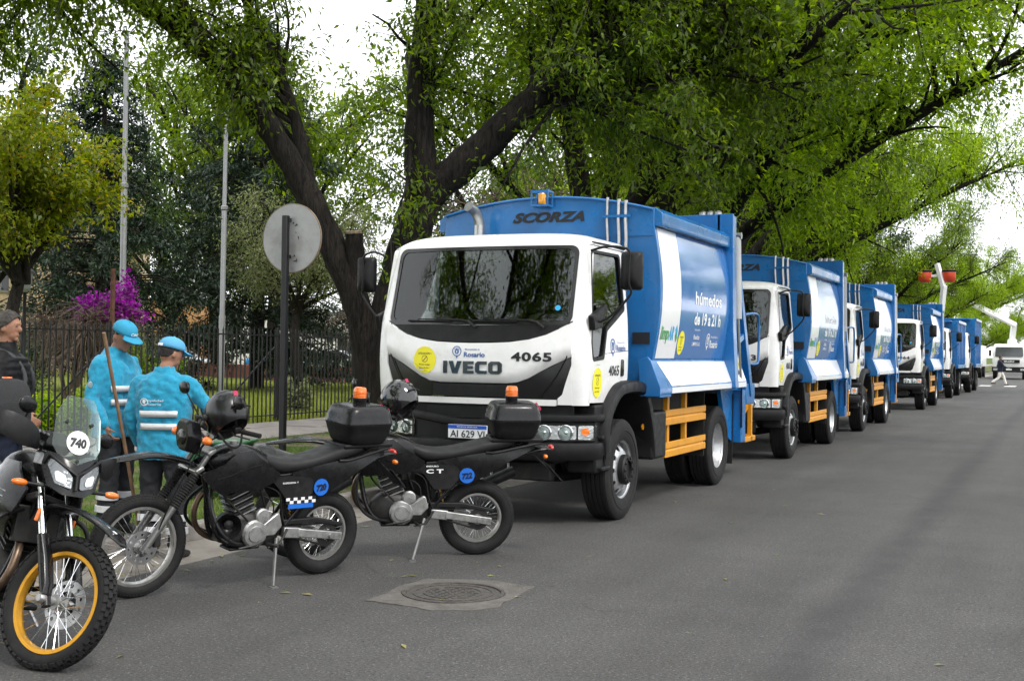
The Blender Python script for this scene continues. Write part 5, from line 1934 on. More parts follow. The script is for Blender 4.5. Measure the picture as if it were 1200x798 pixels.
    MB().bx(0.68, 1.0, 0.665, 0.685, 3.13, 3.16).build("conduit_clip", m_blue, t)
    MB().bx(1.03, 1.22, 0.706, 0.718, 1.78, 1.90).build("data_plate", m_ink, t)
    mb = MB()
    put_text(mb, "SCORZA", 0.03, 3.165, 0.105, lambda a, c: (a, 0.712, c), 0.86, 0.05, 0.35)
    mb.build("maker_lettering", m_ink, t, smooth=0)


TX = -5.26
GTR = "blue and white garbage trucks parked along the kerb"
NUM = []
truck = empty("garbage_truck", (TX, 11.7, 0), 0, "nearest white and blue garbage truck, number 4065, with yellow warning stickers", "truck", GTR)
make_cab(truck, NUM, "4065")
add_plate(truck, "AI 629 VI", NUM)
make_chassis(truck)
make_guard(truck)
make_body(truck)
for (y, num, plate, lab, dx) in ((19.95, "4063", "AI 630 QK", "second garbage truck in the row, right behind the nearest one", 0.02), (28.0, "4066", "AI 631 QK", "third garbage truck, cab hidden behind the second one's tailgate", -0.03), (40.5, "4064", "AI 632 QK", "fourth garbage truck, number 4064, standing alone after a gap", 0.0)):
    c = copy_tree(truck, None, set(NUM))
    c.location = (TX + dx, y, 0)
    c["label"] = lab
    nl = []
    add_number(c, num, nl)
    add_plate(c, plate, nl)


# ------------------------------------------------------------ tipper trucks further on
def make_tipper(label, loc, number, h=3.3, skipcab=False):
    t = empty("tipper_truck", loc, 0, label, "truck", "blue tipper trucks at the far end of the row")
    keep = ("cab_shell", "cab_roof", "windscreen", "scuttle", "hood_panel", "grille", "cross_bar", "wing_corner", "air_intake", "bumper", "headlight", "step_panel", "cab_step", "wheel_arch", "door", "cab_inside", "frame_rail", "front_axle", "rear_axle", "engine", "wheel", "mud_flap", "under_guard")
    for ch in truck.children:
        if ch.name.split('.')[0] in keep: copy_tree(ch, t, set(NUM))
    b = empty("tipper_body", (0, 0, 0))
    b.parent = t
    for s in (-1, 1):
        MB().bx(s * 1.19, s * 1.25, 0.75, 4.7, 1.25, h).build("body_side", m_blue, b, bevel=0.01)
        for y in np.linspace(0.8, 4.62, 6):
            MB().bx(s * 1.25, s * 1.33, y - 0.05, y + 0.05, 1.27, h - 0.02).build("side_rib", m_blue, b, bevel=0.008)
        MB().bx(s * 1.22, s * 1.36, 0.72, 4.72, h - 0.10, h + 0.02).build("top_rail", m_blue, b, bevel=0.01)
        MB().bx(s * 1.2, s * 1.36, 0.72, 4.72, 1.2, 1.34).build("bottom_rail", m_blue, b, bevel=0.01)
    MB().bx(-1.3, 1.3, 0.70, 0.76, 1.25, h).build("head_board", m_blue, b, bevel=0.01)
    MB().bx(-1.3, 1.3, 4.70, 4.76, 1.25, h - 0.2).build("tail_board", m_blue, b, bevel=0.01)
    MB().bx(-1.2, 1.2, 0.76, 4.70, 1.18, 1.27).build("body_floor", m_blue, b)
    MB().bx(-1.1, 1.1, -0.1, 0.70, h - 0.06, h).build("cab_guard", m_blue, b, bevel=0.01)
    return t


make_tipper("blue tipper truck partly hidden behind the fourth garbage truck", (TX - 0.15, 52.5, 0), "", 3.15)
make_tipper("last blue tipper truck of the row with a tall box, before the crossing", (TX - 0.05, 61.5, 0), "", 3.5)
# ------------------------------------------------------------ motorcycles
m_bkplast = M("bike_black_plastic", (0.006, 0.006, 0.007), 0.26, spec=0.35, var=0.2, vscale=10, rvar=0.12, dirt=((0.03, 0.028, 0.026), 0.4, 7))
m_bkmatt = M("bike_matt_plastic", (0.009, 0.009, 0.010), 0.48, spec=0.28, var=0.25, vscale=18, rvar=0.1, bump=0.08, bscale=140, dirt=((0.035, 0.032, 0.03), 0.4, 9))
m_seat = M("seat_vinyl", (0.011, 0.011, 0.012), 0.5, spec=0.3, var=0.2, vscale=9, rvar=0.1, bump=0.12, bscale=220)
m_alu = M("engine_alu", (0.40, 0.40, 0.39), 0.42, metal=0.85, var=0.2, vscale=18, rvar=0.12, dirt=((0.07, 0.06, 0.05), 0.8, 14))
m_engdark = M("engine_dark", (0.035, 0.034, 0.033), 0.5, metal=0.5, var=0.3, vscale=25, dirt=((0.08, 0.07, 0.06), 0.6, 14))
m_forkgrey = M("fork_grey", (0.16, 0.16, 0.155), 0.38, metal=0.6, var=0.15, vscale=20)
m_gold = M("rim_gold", (0.62, 0.30, 0.02), 0.34, metal=0.55, var=0.1, vscale=10, dirt=((0.2, 0.12, 0.05), 0.5, 9))
m_rimsil = M("rim_alu", (0.50, 0.49, 0.47), 0.34, metal=0.9, var=0.12, vscale=20, dirt=((0.12, 0.11, 0.1), 0.6, 12))
m_spring = M("spring_yellow", (0.40, 0.20, 0.02), 0.5)
m_discblue = M("disc_blue", (0.010, 0.13, 0.55), 0.4, var=0.1)
m_discwhite = M("disc_white", (0.78, 0.78, 0.78), 0.4)
m_numink = M("number_ink", (0.008, 0.008, 0.012), 0.4)
m_exh = M("exhaust_brown", (0.16, 0.11, 0.075), 0.4, metal=0.8, var=0.3, vscale=14)
m_pink = M("sticker_pink", (0.42, 0.02, 0.08), 0.5)
m_screen = glass_mat("clear_screen", clear=0.90, rough=0.03, ior=1.45)


def sec(x, w, z0, z1, p=2.6, n=20, yc=0.0):
    out = []
    for k in range(n):
        a = 2 * math.pi * k / n
        c, s = math.cos(a), math.sin(a)
        out.append(Vector((x, yc + w * math.copysign(abs(c) ** (2 / p), c), (z0 + z1) / 2 + (z1 - z0) / 2 * math.copysign(abs(s) ** (2 / p), s))))
    return out


def secs_loft(rows, p=2.6, n=20):
    """rows: (x, half width, z bottom, z top) -> smoothed loft"""
    q = catmull(rows, 4)
    return MB().loft([sec(r[0], max(0.004, r[1]), r[2], r[3], p, n) for r in q])


def xf(mb, fn):
    mb.v = [tuple(fn(Vector(v))) for v in mb.v]
    return mb


def bike_wheel(parent, name, c, rad, tw, rimm, st, knob=False, disc=0.12, left=1, nsp=36):
    w = empty(name, (0, 0, 0))
    w.parent = parent
    C_ = Vector(c)
    ax = (0, 1, 0)
    prof = []
    for k in range(25):
        a = 2 * math.pi * k / 24
        prof.append((rad - tw * 1.02 + tw * 1.02 * math.cos(a) * (1.0 if not knob else 0.86), tw * math.sin(a)))
    xf(MB().lathe(prof[:-1], C_, ax, 60, close=True), st).build("tyre", m_rubber, w, smooth=60)
    rg = random.Random(3)
    tk = MB()
    rows = ((-0.85, 0.0), (-0.42, 0.5), (0.0, 0.0), (0.42, 0.5), (0.85, 0.0))
    nk = 46 if knob else 84
    for a_i in range(nk):
        for (f, ph) in rows:
            th = 2 * math.pi * (a_i + ph) / nk
            phi = f * 1.05
            rr = rad - tw * 1.02 + tw * 1.02 * math.cos(phi) * (0.90 if knob else 0.985)
            yy = tw * math.sin(phi) * (0.98 if knob else 1.0)
            o = Vector((math.cos(th), 0, math.sin(th)))
            nrm = (o * math.cos(phi) + Vector((0, 1, 0)) * math.sin(phi)).normalized()
            tg = Vector((-math.sin(th), 0, math.cos(th)))
            sd = nrm.cross(tg)
            sz = (0.030, 0.022, 0.018) if knob else (0.015, 0.016, 0.006)
            tk.box(C_ + o * rr + Vector((0, yy, 0)), (sz[0], sz[1], sz[2]), Matrix((tg, sd, nrm)).transposed())
    o = xf(tk, st).build("tread_knobs", m_rubber, w, smooth=0)
    o["kind"] = "stuff"
    rr = rad - 2.02 * tw
    hw = 0.026
    xf(MB().lathe([(rr + 0.010, -hw), (rr + 0.012, -hw + 0.006), (rr - 0.004, -hw + 0.010), (rr - 0.012, 0), (rr - 0.004, hw - 0.010), (rr + 0.012, hw - 0.006), (rr + 0.010, hw), (rr - 0.010, hw), (rr - 0.020, 0.004), (rr - 0.020, -0.004), (rr - 0.010, -hw)], C_, ax, 60, close=True), st).build("rim", rimm, w, smooth=35)
    sp = MB()
    for k in range(nsp):
        a = 2 * math.pi * k / nsp
        sd = 1 if k % 2 else -1
        da = (0.55 if (k // 2) % 2 else -0.55)
        p0 = C_ + Vector((0.034 * math.cos(a + da), sd * 0.030, 0.034 * math.sin(a + da)))
        p1 = C_ + Vector(((rr - 0.015) * math.cos(a), sd * 0.004, (rr - 0.015) * math.sin(a)))
        sp.tube([p0, p1], 0.0018, 4)
    o = xf(sp, st).build("spokes", m_chrome, w, smooth=0)
    o["kind"] = "stuff"
    xf(MB().lathe([(0.0, -0.062), (0.022, -0.062), (0.024, -0.045), (0.040, -0.040), (0.040, -0.028), (0.026, -0.022), (0.026, 0.022), (0.040, 0.028), (0.040, 0.040), (0.024, 0.045), (0.022, 0.062), (0.0, 0.062)], C_, ax, 24), st).build("hub", m_alu, w, smooth=30)
    if disc:
        mb = MB()
        holes = [disc2(disc * 0.78 * math.cos(a), disc * 0.78 * math.sin(a), disc * 0.09, n=8) for a in [2 * math.pi * k / 12 for k in range(12)]] + [disc2(0, 0, disc * 0.55, n=20)]
        patch(mb, disc2(0, 0, disc, n=32), lambda a, b: (C_.x + a, C_.y + left * 0.052, C_.z + b), (0, left * 0.004, 0), holes, g=0.05)
        for k in range(5):
            a = 2 * math.pi * k / 5
            mb.bar(C_ + Vector((0.035 * math.cos(a), left * 0.054, 0.035 * math.sin(a))), C_ + Vector((disc * 0.6 * math.cos(a + 0.3), left * 0.054, disc * 0.6 * math.sin(a + 0.3))), 0.012, 0.004)
        xf(mb, st).build("brake_disc", m_steel, w, smooth=30)
    return w


def steer_fn(head, axis, ang):
    Rm = Matrix.Rotation(ang, 3, Vector(axis).normalized())
    hd = Vector(head)
    return lambda v: Rm @ (v - hd) + hd


def mirror_parts(parent, root, tip, st, r=0.055):
    m = empty("mirror", (0, 0, 0))
    m.parent = parent
    root, tip = Vector(root), Vector(tip)
    xf(MB().tube(catmull([root, root.lerp(tip, 0.5) + Vector((0.02, 0, 0.03)), tip], 4), 0.006, 6), st).build("mirror_stem", m_bkmatt, m)
    xf(MB().ell(tip, (0.022, r * 1.45, r)), st).build("mirror_shell", m_bkplast, m, smooth=60)
    xf(MB().lathe([(r * 0.9, 0), (0, 0.001)], tip + Vector((-0.021, 0, 0)), (-1, 0, 0), 20), st).build("mirror_face", m_chrome, m)


def top_box(t, xc, z0, z1, hw, hl):
    b = empty("top_box", (0, 0, 0))
    b.parent = t
    zm = z0 + (z1 - z0) * 0.52
    def ring(f, z, k=1.0):
        return [Vector((xc + hl * f * x * k, hw * f * y, z)) for x, y in [(math.copysign(abs(math.cos(a)) ** 0.42, math.cos(a)), math.copysign(abs(math.sin(a)) ** 0.42, math.sin(a))) for a in [2 * math.pi * k2 / 36 for k2 in range(36)]]]
    lo = MB().loft([ring(0.74, z0), ring(0.82, z0 + 0.02), ring(0.91, z0 + (zm - z0) * 0.5), ring(0.985, zm - 0.012), ring(1.0, zm - 0.008), ring(1.0, zm - 0.002)])
    lo.build("box_base", m_bkmatt, b, smooth=50)
    up = MB().loft([ring(1.0, zm + 0.002), ring(1.0, zm + 0.012), ring(0.985, zm + 0.018), ring(0.955, zm + (z1 - zm) * 0.45), ring(0.90, zm + (z1 - zm) * 0.72), ring(0.82, zm + (z1 - zm) * 0.90), ring(0.72, z1 - 0.006), ring(0.45, z1), ring(0.05, z1 + 0.004)])
    up.build("box_lid", m_bkplast, b, smooth=50)
    MB().loft([ring(0.985, zm - 0.004), ring(0.985, zm + 0.004)]).build("box_seal", m_dark, b)
    MB().bx(xc - hl - 0.012, xc - hl + 0.01, -0.04, 0.04, zm - 0.03, zm + 0.03).build("box_latch", m_bkplast, b, bevel=0.006)
    mb = MB()
    mb.add([(xc - hl * 0.72, -hw * 0.45, z1 - 0.047), (xc - hl * 0.9, -hw * 0.45, z1 - 0.10), (xc - hl * 0.9, hw * 0.15, z1 - 0.10), (xc - hl * 0.72, hw * 0.15, z1 - 0.047)], [(0, 1, 2, 3)])
    return b


def beacon(t, c):
    b = empty("warning_beacon", (0, 0, 0))
    b.parent = t
    MB().lathe([(0.048, -0.02), (0.050, 0.01), (0.056, 0.02), (0.056, 0.032), (0.0, 0.033)], c, (0, 0, 1), 24).build("beacon_base", m_bkmatt, b, smooth=30)
    pr_ = [(0.050, 0.033)]
    for k in range(5): pr_ += [(0.052, 0.036 + k * 0.011), (0.048, 0.0405 + k * 0.011)]
    pr_ += [(0.049, 0.095), (0.040, 0.112), (0.0, 0.116)]
    MB().lathe(pr_, c, (0, 0, 1), 28).build("beacon_lens", m_orange, b, smooth=50)


def number_disc(t, c, r, ang, text, m1, m2, off=0.003, name="number_disc"):
    """disc on the left side plane (y constant), tilted by ang"""
    cx, cy, cz = c
    fn = lambda o: (lambda a, b: (cx - a, cy + o, cz + b))
    mb = MB()
    patch(mb, disc2(0, 0, r, n=30), fn(0), (0, -0.004, 0), g=0.08)
    d = mb.build(name, m1, t, smooth=0)
    mb = MB()
    put_text(mb, text, 0, 0, r * 0.72, fn(off), r * 1.35, 0.05, 0.12, 1.0, ang)
    mb.build("number_lettering", m2, d, smooth=0)
    return d


def enduro(label, loc, heading, lean, number, steer, extra):
    """black dual-sport motorcycle; x forward, y left, origin under the rear axle"""
    t = empty("motorcycle", loc, 0, label, "motorcycle", "police motorcycles parked across the gutter")
    t.rotation_euler = (lean, 0, heading)
    hub = Vector((1.47, 0, 0.350))
    head_t, head_b = Vector((0.985, 0, 1.03)), Vector((1.075, 0, 0.885))
    axis = (head_t - head_b)
    st = steer_fn(head_t, axis, steer)
    none = lambda v: v
    bike_wheel(t, "front_wheel", hub, 0.350, 0.043, m_rimsil, st, disc=0.115, left=1)
    bike_wheel(t, "rear_wheel", (0.02, 0, 0.312), 0.312, 0.056, m_rimsil, none, disc=0.0)
    # fork
    fk = empty("fork", (0, 0, 0))
    fk.parent = t
    for s in (-1, 1):
        y = s * 0.098
        a, b = hub + Vector((0, y, 0)), Vector((1.02, y, 0.99))
        d = (b - a)
        xf(MB().tube([a - d * 0.03, a + d * 0.42], 0.026, 14), st).build("fork_slider", m_forkgrey, fk)
        xf(MB().tube([a + d * 0.3, b], 0.019, 12), st).build("fork_tube", m_forkgrey, fk)
        pts, rr = [], []
        for k in range(29):
            f = 0.42 + 0.33 * k / 28
            pts.append(a + d * f)
            rr.append(0.036 if k % 2 else 0.029)
        xf(MB().tube(pts, rr, 14), st).build("fork_gaiter", m_rubber, fk, smooth=25)
        xf(MB().cyl(a + Vector((0, -0.03 * s, 0)), a + Vector((0, 0.035 * s, 0)), 0.018, n=10), st).build("axle_clamp", m_alu, fk)
    for f in (0.80, 0.985):
        p = hub.lerp(Vector((1.02, 0, 0.99)), f)
        xf(MB().box(p, (0.07, 0.25, 0.035), Matrix.Rotation(0.55, 3, 'Y')), st).build("fork_bridge", m_alu, fk, bevel=0.01)
    xf(MB().box(hub + Vector((-0.08, 0.10, 0.06)), (0.05, 0.04, 0.1)), st).build("brake_caliper", m_engdark, fk, bevel=0.01)
    xf(MB().tube(catmull([hub + Vector((-0.07, 0.115, 0.1)), hub + Vector((-0.16, 0.14, 0.35)), hub + Vector((-0.3, 0.13, 0.6)), Vector((1.05, 0.1, 1.1))], 5), 0.005, 5), st).build("brake_hose", m_dark, fk)
    # high front mudguard
    rows = [(1.74, 0.045, 0.93, 0.945), (1.62, 0.066, 0.935, 0.965), (1.45, 0.072, 0.945, 0.985), (1.30, 0.075, 0.925, 0.97), (1.15, 0.078, 0.875, 0.925), (1.04, 0.07, 0.80, 0.86)]
    xf(secs_loft(rows, 2.2, 16), st).build("front_mudguard", m_bkplast, t, smooth=60)
    mb = MB()
    for k in range(4): mb.tube([(1.66 - 0.10 * k, 0.03, 0.967 + 0.006 * k), (1.58 - 0.10 * k, 0.045, 0.975 + 0.004 * k)], 0.004, 4)
    # headlight mask
    hm = empty("headlight_mask", (0, 0, 0))
    hm.parent = t
    mask = [Vector((1.175, y, z)) for y, z in rpoly([(-0.07, 0.98), (0.07, 0.98), (0.105, 1.09), (0.07, 1.20), (-0.07, 1.20), (-0.105, 1.09)], 0.03)]
    back = [v + Vector((-0.07, 0, -0.02)) for v in mask]
    frt = [Vector((1.20, v.y * 0.8, 1.105 + (v.z - 1.105) * 0.8)) for v in mask]
    xf(MB().loft([back, mask, frt]), st).build("mask_shell", m_bkplast, hm, smooth=40)
    xf(MB().lathe([(0.055, 0), (0.05, 0.008), (0, 0.012)], (1.20, 0, 1.08), (1, 0, 0.1), 24), st).build("headlight_lens", m_plgloss, hm, smooth=60)
    MB_p = xf(MB().bx(1.03, 1.04, 0.05, 0.13, 1.05, 1.11), st).build("paper_tag", m_discwhite, hm)
    for s in (-1, 1):
        i1 = xf(MB().cyl((1.13, s * 0.09, 1.07), (1.12, s * 0.17, 1.075), 0.010, n=8), st).build("indicator_stem", m_bkmatt, hm)
        xf(MB().ell((1.125, s * 0.205, 1.08), (0.032, 0.045, 0.030)), st).build("indicator_lens", m_orange, hm, smooth=60)
    # handlebar
    hb = empty("handlebar", (0, 0, 0))
    hb.parent = t
    pts = catmull([(0.86, 0.40, 1.14), (0.93, 0.24, 1.15), (1.0, 0.12, 1.10), (1.01, 0.0, 1.06), (1.0, -0.12, 1.10), (0.93, -0.24, 1.15), (0.86, -0.40, 1.14)], 5)
    xf(MB().tube(pts, 0.011, 8), st).build("bar_tube", m_bkmatt, hb, smooth=60)
    for s in (-1, 1):
        xf(MB().cyl((0.905, s * 0.29, 1.147), (0.85, s * 0.42, 1.14), 0.017, n=12), st).build("grip", m_rubber, hb)
        xf(MB().tube([(0.96, s * 0.24, 1.14), (0.98, s * 0.30, 1.13), (0.93, s * 0.42, 1.12)], 0.006, 6), st).build("lever", m_engdark, hb)
        xf(MB().box((0.93, s * 0.25, 1.155), (0.05, 0.05, 0.045)), st).build("switch_block", m_bkmatt, hb, bevel=0.008)
        mirror_parts(t, (0.93, s * 0.25, 1.17), (1.0, s * 0.36, 1.36), st, 0.045)
    xf(MB().lathe([(0.045, 0), (0.05, 0.04), (0.04, 0.05), (0, 0.05)], (1.05, 0.05, 1.13), (-0.5, 0, 0.8), 16), st).build("speedometer", m_bkmatt, hb)
    xf(MB().tube(catmull([(0.98, 0.20, 1.12), (1.10, 0.12, 1.02), (1.06, 0.06, 0.85), (0.85, 0.05, 0.80)], 5), 0.005, 5), none).build("cable", m_dark, hb)
    xf(MB().tube(catmull([(0.98, -0.20, 1.12), (1.12, -0.05, 1.0), (1.02, 0.08, 0.90), (0.9, 0.06, 0.72)], 5), 0.005, 5), none).build("cable", m_dark, hb)
    # frame
    fr = empty("frame", (0, 0, 0))
    fr.parent = t
    def ft(p, r, nm="frame_tube", m=m_bkplast): MB().tube(catmull(p, 4), r, 8).build(nm, m, fr, smooth=60)
    ft([(1.03, 0, 0.98), (0.72, 0.03, 0.88), (0.45, 0.05, 0.74), (0.40, 0.06, 0.55), (0.43, 0.06, 0.34)], 0.022)
    ft([(1.05, 0, 0.93), (0.99, 0.0, 0.7), (0.93, 0.05, 0.42), (0.80, 0.07, 0.31), (0.45, 0.08, 0.30)], 0.019)
    ft([(1.05, 0, 0.93), (0.99, 0.0, 0.7), (0.93, -0.05, 0.42), (0.80, -0.07, 0.31), (0.45, -0.08, 0.30)], 0.019)
    for s in (-1, 1):
        ft([(0.46, s * 0.09, 0.78), (0.2, s * 0.11, 0.80), (-0.15, s * 0.10, 0.86), (-0.38, s * 0.09, 0.90)], 0.014)
        ft([(0.40, s * 0.10, 0.42), (0.25, s * 0.12, 0.60), (0.10, s * 0.11, 0.78)], 0.014)
    # crash bar hoops at the front of the engine
    for s in (-1, 1):
        ft([(0.98, s * 0.05, 0.72), (1.03, s * 0.17, 0.60), (1.00, s * 0.25, 0.46), (0.90, s * 0.24, 0.37), (0.74, s * 0.10, 0.31)], 0.013, "crash_bar", m_bkmatt)
    # swing arm, chain, shock
    sa = empty("swing_arm", (0, 0, 0))
    sa.parent = t
    for s in (-1, 1):
        MB().bar((0.42, s * 0.105, 0.37), (0.28, s * 0.105, 0.355), 0.078, 0.045, (0, 1, 0)).build("arm_pivot", m_alu, sa, bevel=0.008)
        MB().bar((0.30, s * 0.115, 0.36), (-0.08, s * 0.115, 0.30), 0.060, 0.032, (0, 1, 0)).build("arm_beam", m_alu, sa, bevel=0.006)
        MB().cyl((0.02, s * 0.10, 0.312), (0.02, s * 0.145, 0.312), 0.017, n=8).build("axle_nut", m_steel, sa)
    MB().lathe([(0.085, 0), (0.088, 0.006), (0.05, 0.008), (0.045, 0)], (0.02, 0.075, 0.312), (0, 1, 0), 30).build("sprocket", m_engdark, sa)
    MB().tube([(0.42, 0.078, 0.40), (0.02, 0.078, 0.40)], 0.008, 5).tube([(0.42, 0.078, 0.35), (0.02, 0.078, 0.225)], 0.008, 5).build("chain", m_engdark, sa)
    MB().prism([(0.42, 0.46), (0.15, 0.455), (-0.10, 0.40), (-0.10, 0.37), (0.15, 0.415), (0.42, 0.42)], lambda a, b: (a, 0.06, b), (0, 0.05, 0)).build("chain_guard", m_bkmatt, sa, bevel=0.008)
    pts = [(0.30 + 0.08 * k / 60 + 0.0, 0.0 + 0.035 * math.cos(k * 0.75), 0.42 + 0.28 * k / 60 + 0.012 * math.sin(k * 0.75)) for k in range(61)]
    MB().tube(pts, 0.007, 5).build("shock_spring", m_spring, sa)
    MB().tube([(0.30, 0, 0.40), (0.38, 0, 0.72)], 0.02, 8).build("shock", m_engdark, sa)
    # tank and shrouds
    tk = secs_loft([(1.02, 0.05, 0.86, 0.93), (0.95, 0.10, 0.82, 0.985), (0.84, 0.13, 0.78, 1.02), (0.72, 0.135, 0.76, 1.01), (0.60, 0.105, 0.76, 0.965), (0.50, 0.07, 0.77, 0.90)], 2.8, 24).build("fuel_tank", m_bkplast, t, smooth=60)
    MB().lathe([(0.035, 0), (0.035, 0.02), (0, 0.024)], (0.80, 0, 1.015), (0, 0, 1), 16).build("filler_cap", m_steel, tk)
    for s in (-1, 1):
        def shf(a, b, s=s):
            k = max(0, 1 - ((a - 0.85) / 0.45) ** 2) * max(0, 1 - ((b - 0.85) / 0.28) ** 2)
            return (a, s * (0.105 + 0.085 * k), b)
        mb = MB()
        patch(mb, rpoly([(1.12, 0.84), (1.03, 0.735), (0.95, 0.685), (0.86, 0.70), (0.64, 0.705), (0.50, 0.76), (0.47, 0.80), (0.60, 0.88), (0.74, 0.985), (0.84, 0.98), (0.95, 0.90)], 0.02), shf, (0, -s * 0.012, 0), g=0.045)
        sh = mb.build("tank_shroud", m_bkplast, t, smooth=40)
        mb = MB()
        pl = [shf(a, b) for a, b in catmull([(1.0, 0.80), (0.90, 0.825), (0.78, 0.865), (0.66, 0.885)], 4)]
        mb.tube([(p[0], p[1] + s * 0.002, p[2]) for p in pl], 0.004, 5)
        mb.build("shroud_crease", m_bkmatt, sh)
        # side cover
        def scf(a, b, s=s):
            return (a, s * (0.125 + 0.02 * max(0, 1 - ((a - 0.35) / 0.2) ** 2)), b)
        mb = MB()
        patch(mb, rpoly([(0.56, 0.775), (0.40, 0.785), (0.19, 0.755), (0.17, 0.69), (0.27, 0.575), (0.40, 0.575), (0.47, 0.68)], 0.02), scf, (0, -s * 0.012, 0), g=0.05)
        sc = mb.build("side_cover", m_bkmatt, t, smooth=40)
        if s > 0: sc_left = sc
        # tail panel
        mb = MB()
        patch(mb, rpoly([(0.42, 0.80), (0.26, 0.70), (0.22, 0.61), (0.12, 0.60), (-0.02, 0.68), (-0.20, 0.79), (-0.42, 0.90), (-0.44, 0.925), (-0.22, 0.90), (0.1, 0.855)], 0.02), lambda a, b, s=s: (a, s * (0.118 + 0.02 * max(0, 1 - ((b - 0.78) / 0.12) ** 2)), b), (0, -s * 0.012, 0), g=0.05)
        mb.build("tail_panel", m_bkplast, t, smooth=40)
    scw = lambda o: (lambda a, b: (a, 0.1475 + o, b))
    if extra == "checker":
        mb, m2 = MB(), MB()
        for i in range(8):
            for j in range(2):
                x1, z1 = 0.43 - i * 0.031, 0.625 - j * 0.022
                (mb if (i + j) % 2 == 0 else m2).add([scw(0.0005)(x1, z1), scw(0.0005)(x1 - 0.031, z1), scw(0.0005)(x1 - 0.031, z1 - 0.022), scw(0.0005)(x1, z1 - 0.022)], [(0, 1, 2, 3)])
        mb.build("checker_white", m_discwhite, sc_left, smooth=0)["kind"] = "stuff"
        m2.build("checker_black", m_numink, sc_left, smooth=0)["kind"] = "stuff"
        MB().bx(0.20, 0.41, 0.1470, 0.1485, 0.545, 0.578).build("blue_band", m_discblue, sc_left)
        mb = MB()
        put_text(mb, "SUSPENSION  V", 0.40, 0.735, 0.012, lambda a, b: (0.80 - a, 0.1478, b), 0.13, 0.02)
        mb.build("small_lettering", m_discwhite, sc_left, smooth=0)
    else:
        mb = MB()
        put_text(mb, "C T", 0.0, 0.0, 0.032, lambda a, b: (0.40 - a, 0.1478, 0.725 + b), 0.14, 0.04)
        put_text(mb, "ENDURO", 0.0, 0.0, 0.012, lambda a, b: (0.42 - a, 0.1478, 0.765 + b), 0.10, 0.03)
        mb.build("small_lettering", m_discwhite, sc_left, smooth=0)
    number_disc(t, (0.135, 0.1425, 0.685), 0.062, 0.12, number, m_discblue, m_numink)
    # seat
    secs_loft([(0.70, 0.055, 0.94, 0.985), (0.60, 0.085, 0.86, 0.945), (0.47, 0.105, 0.79, 0.905), (0.32, 0.125, 0.79, 0.895), (0.14, 0.135, 0.82, 0.925), (-0.05, 0.13, 0.86, 0.975), (-0.20, 0.11, 0.89, 0.99), (-0.26, 0.08, 0.91, 0.975)], 3.0, 24).build("seat", m_seat, t, smooth=60)
    # rear mudguard, lamp, plate
    secs_loft([(0.16, 0.06, 0.66, 0.72), (-0.05, 0.075, 0.70, 0.76), (-0.28, 0.085, 0.80, 0.855), (-0.50, 0.085, 0.865, 0.905), (-0.58, 0.07, 0.865, 0.895)], 2.4, 16).build("rear_mudguard", m_bkplast, t, smooth=60)
    MB().bar((-0.42, 0, 0.85), (-0.66, 0, 0.64), 0.012, 0.10, (0, 1, 0)).build("plate_bracket", m_bkmatt, t, bevel=0.003)
    MB().bar((-0.55, 0, 0.76), (-0.69, 0, 0.615), 0.004, 0.155, (0, 1, 0)).build("rear_plate", M("rear_plate_mat", (0.06, 0.06, 0.06), 0.35, metal=0.5), t)
    tl = MB().ell((-0.59, 0, 0.89), (0.026, 0.055, 0.026)).build("tail_lamp", m_red, t, smooth=60)
    for s in (-1, 1):
        i1 = MB().cyl((-0.50, s * 0.06, 0.84), (-0.50, s * 0.13, 0.84), 0.010, n=8).build("rear_indicator", m_bkmatt, t)
        MB().ell((-0.51, s * 0.155, 0.84), (0.020, 0.030, 0.019)).build("indicator_lens", m_orange, i1, smooth=60)
        MB().tube(catmull([(-0.02, s * 0.13, 0.87), (-0.10, s * 0.155, 0.875), (-0.28, s * 0.14, 0.91), (-0.48, s * 0.11, 0.945)], 4), 0.012, 8).build("grab_rail", m_bkmatt, t, smooth=60)
    MB().bx(-0.50, -0.06, -0.13, 0.13, 0.955, 0.985).build("rack", m_bkmatt, t, bevel=0.01)
    bx_ = top_box(t, -0.26, 0.985, 1.275, 0.20, 0.215)
    mb = MB()
    for (a, b, w2, h2) in ((-0.05, 0.02, 0.035, 0.02), (0.03, 0.0, 0.03, 0.024), (0.0, -0.02, 0.05, 0.006)):
        mb.box((-0.26 - 0.19 + b * 0.4, 0.05 + a, 1.222 + b), (0.05, w2, h2), Matrix.Rotation(0.6, 3, 'Y'))
    mb.build("pink_sticker", m_pink, bx_, smooth=0)["kind"] = "stuff"
    beacon(t, (-0.24, 0.02, 1.29))
    # engine
    en = empty("engine", (0, 0, 0))
    en.parent = t
    secs_loft([(0.90, 0.06, 0.33, 0.46), (0.82, 0.10, 0.30, 0.52), (0.68, 0.12, 0.28, 0.54), (0.52, 0.12, 0.28, 0.50), (0.44, 0.08, 0.31, 0.44)], 3.2, 20).build("crankcase", m_engdark, en, smooth=40)
    ea = Vector((0.70, 0, 0.50))
    eb = Vector((0.80, 0, 0.76))
    d = (eb - ea)
    Rm = Matrix.Rotation(math.atan2(d.x, d.z), 3, 'Y')
    MB().box(ea.lerp(eb, 0.45), (0.12, 0.13, 0.24), Rm).build("cylinder_barrel", m_engdark, en, bevel=0.01)
    for k in range(8):
        MB().box(ea.lerp(eb, 0.12 + 0.085 * k), (0.165, 0.18, 0.007), Rm).build("cooling_fin", m_alu if k % 2 == 0 else m_engdark, en)
    MB().box(ea.lerp(eb, 0.98), (0.15, 0.15, 0.09), Rm).build("cylinder_head", m_engdark, en, bevel=0.02)
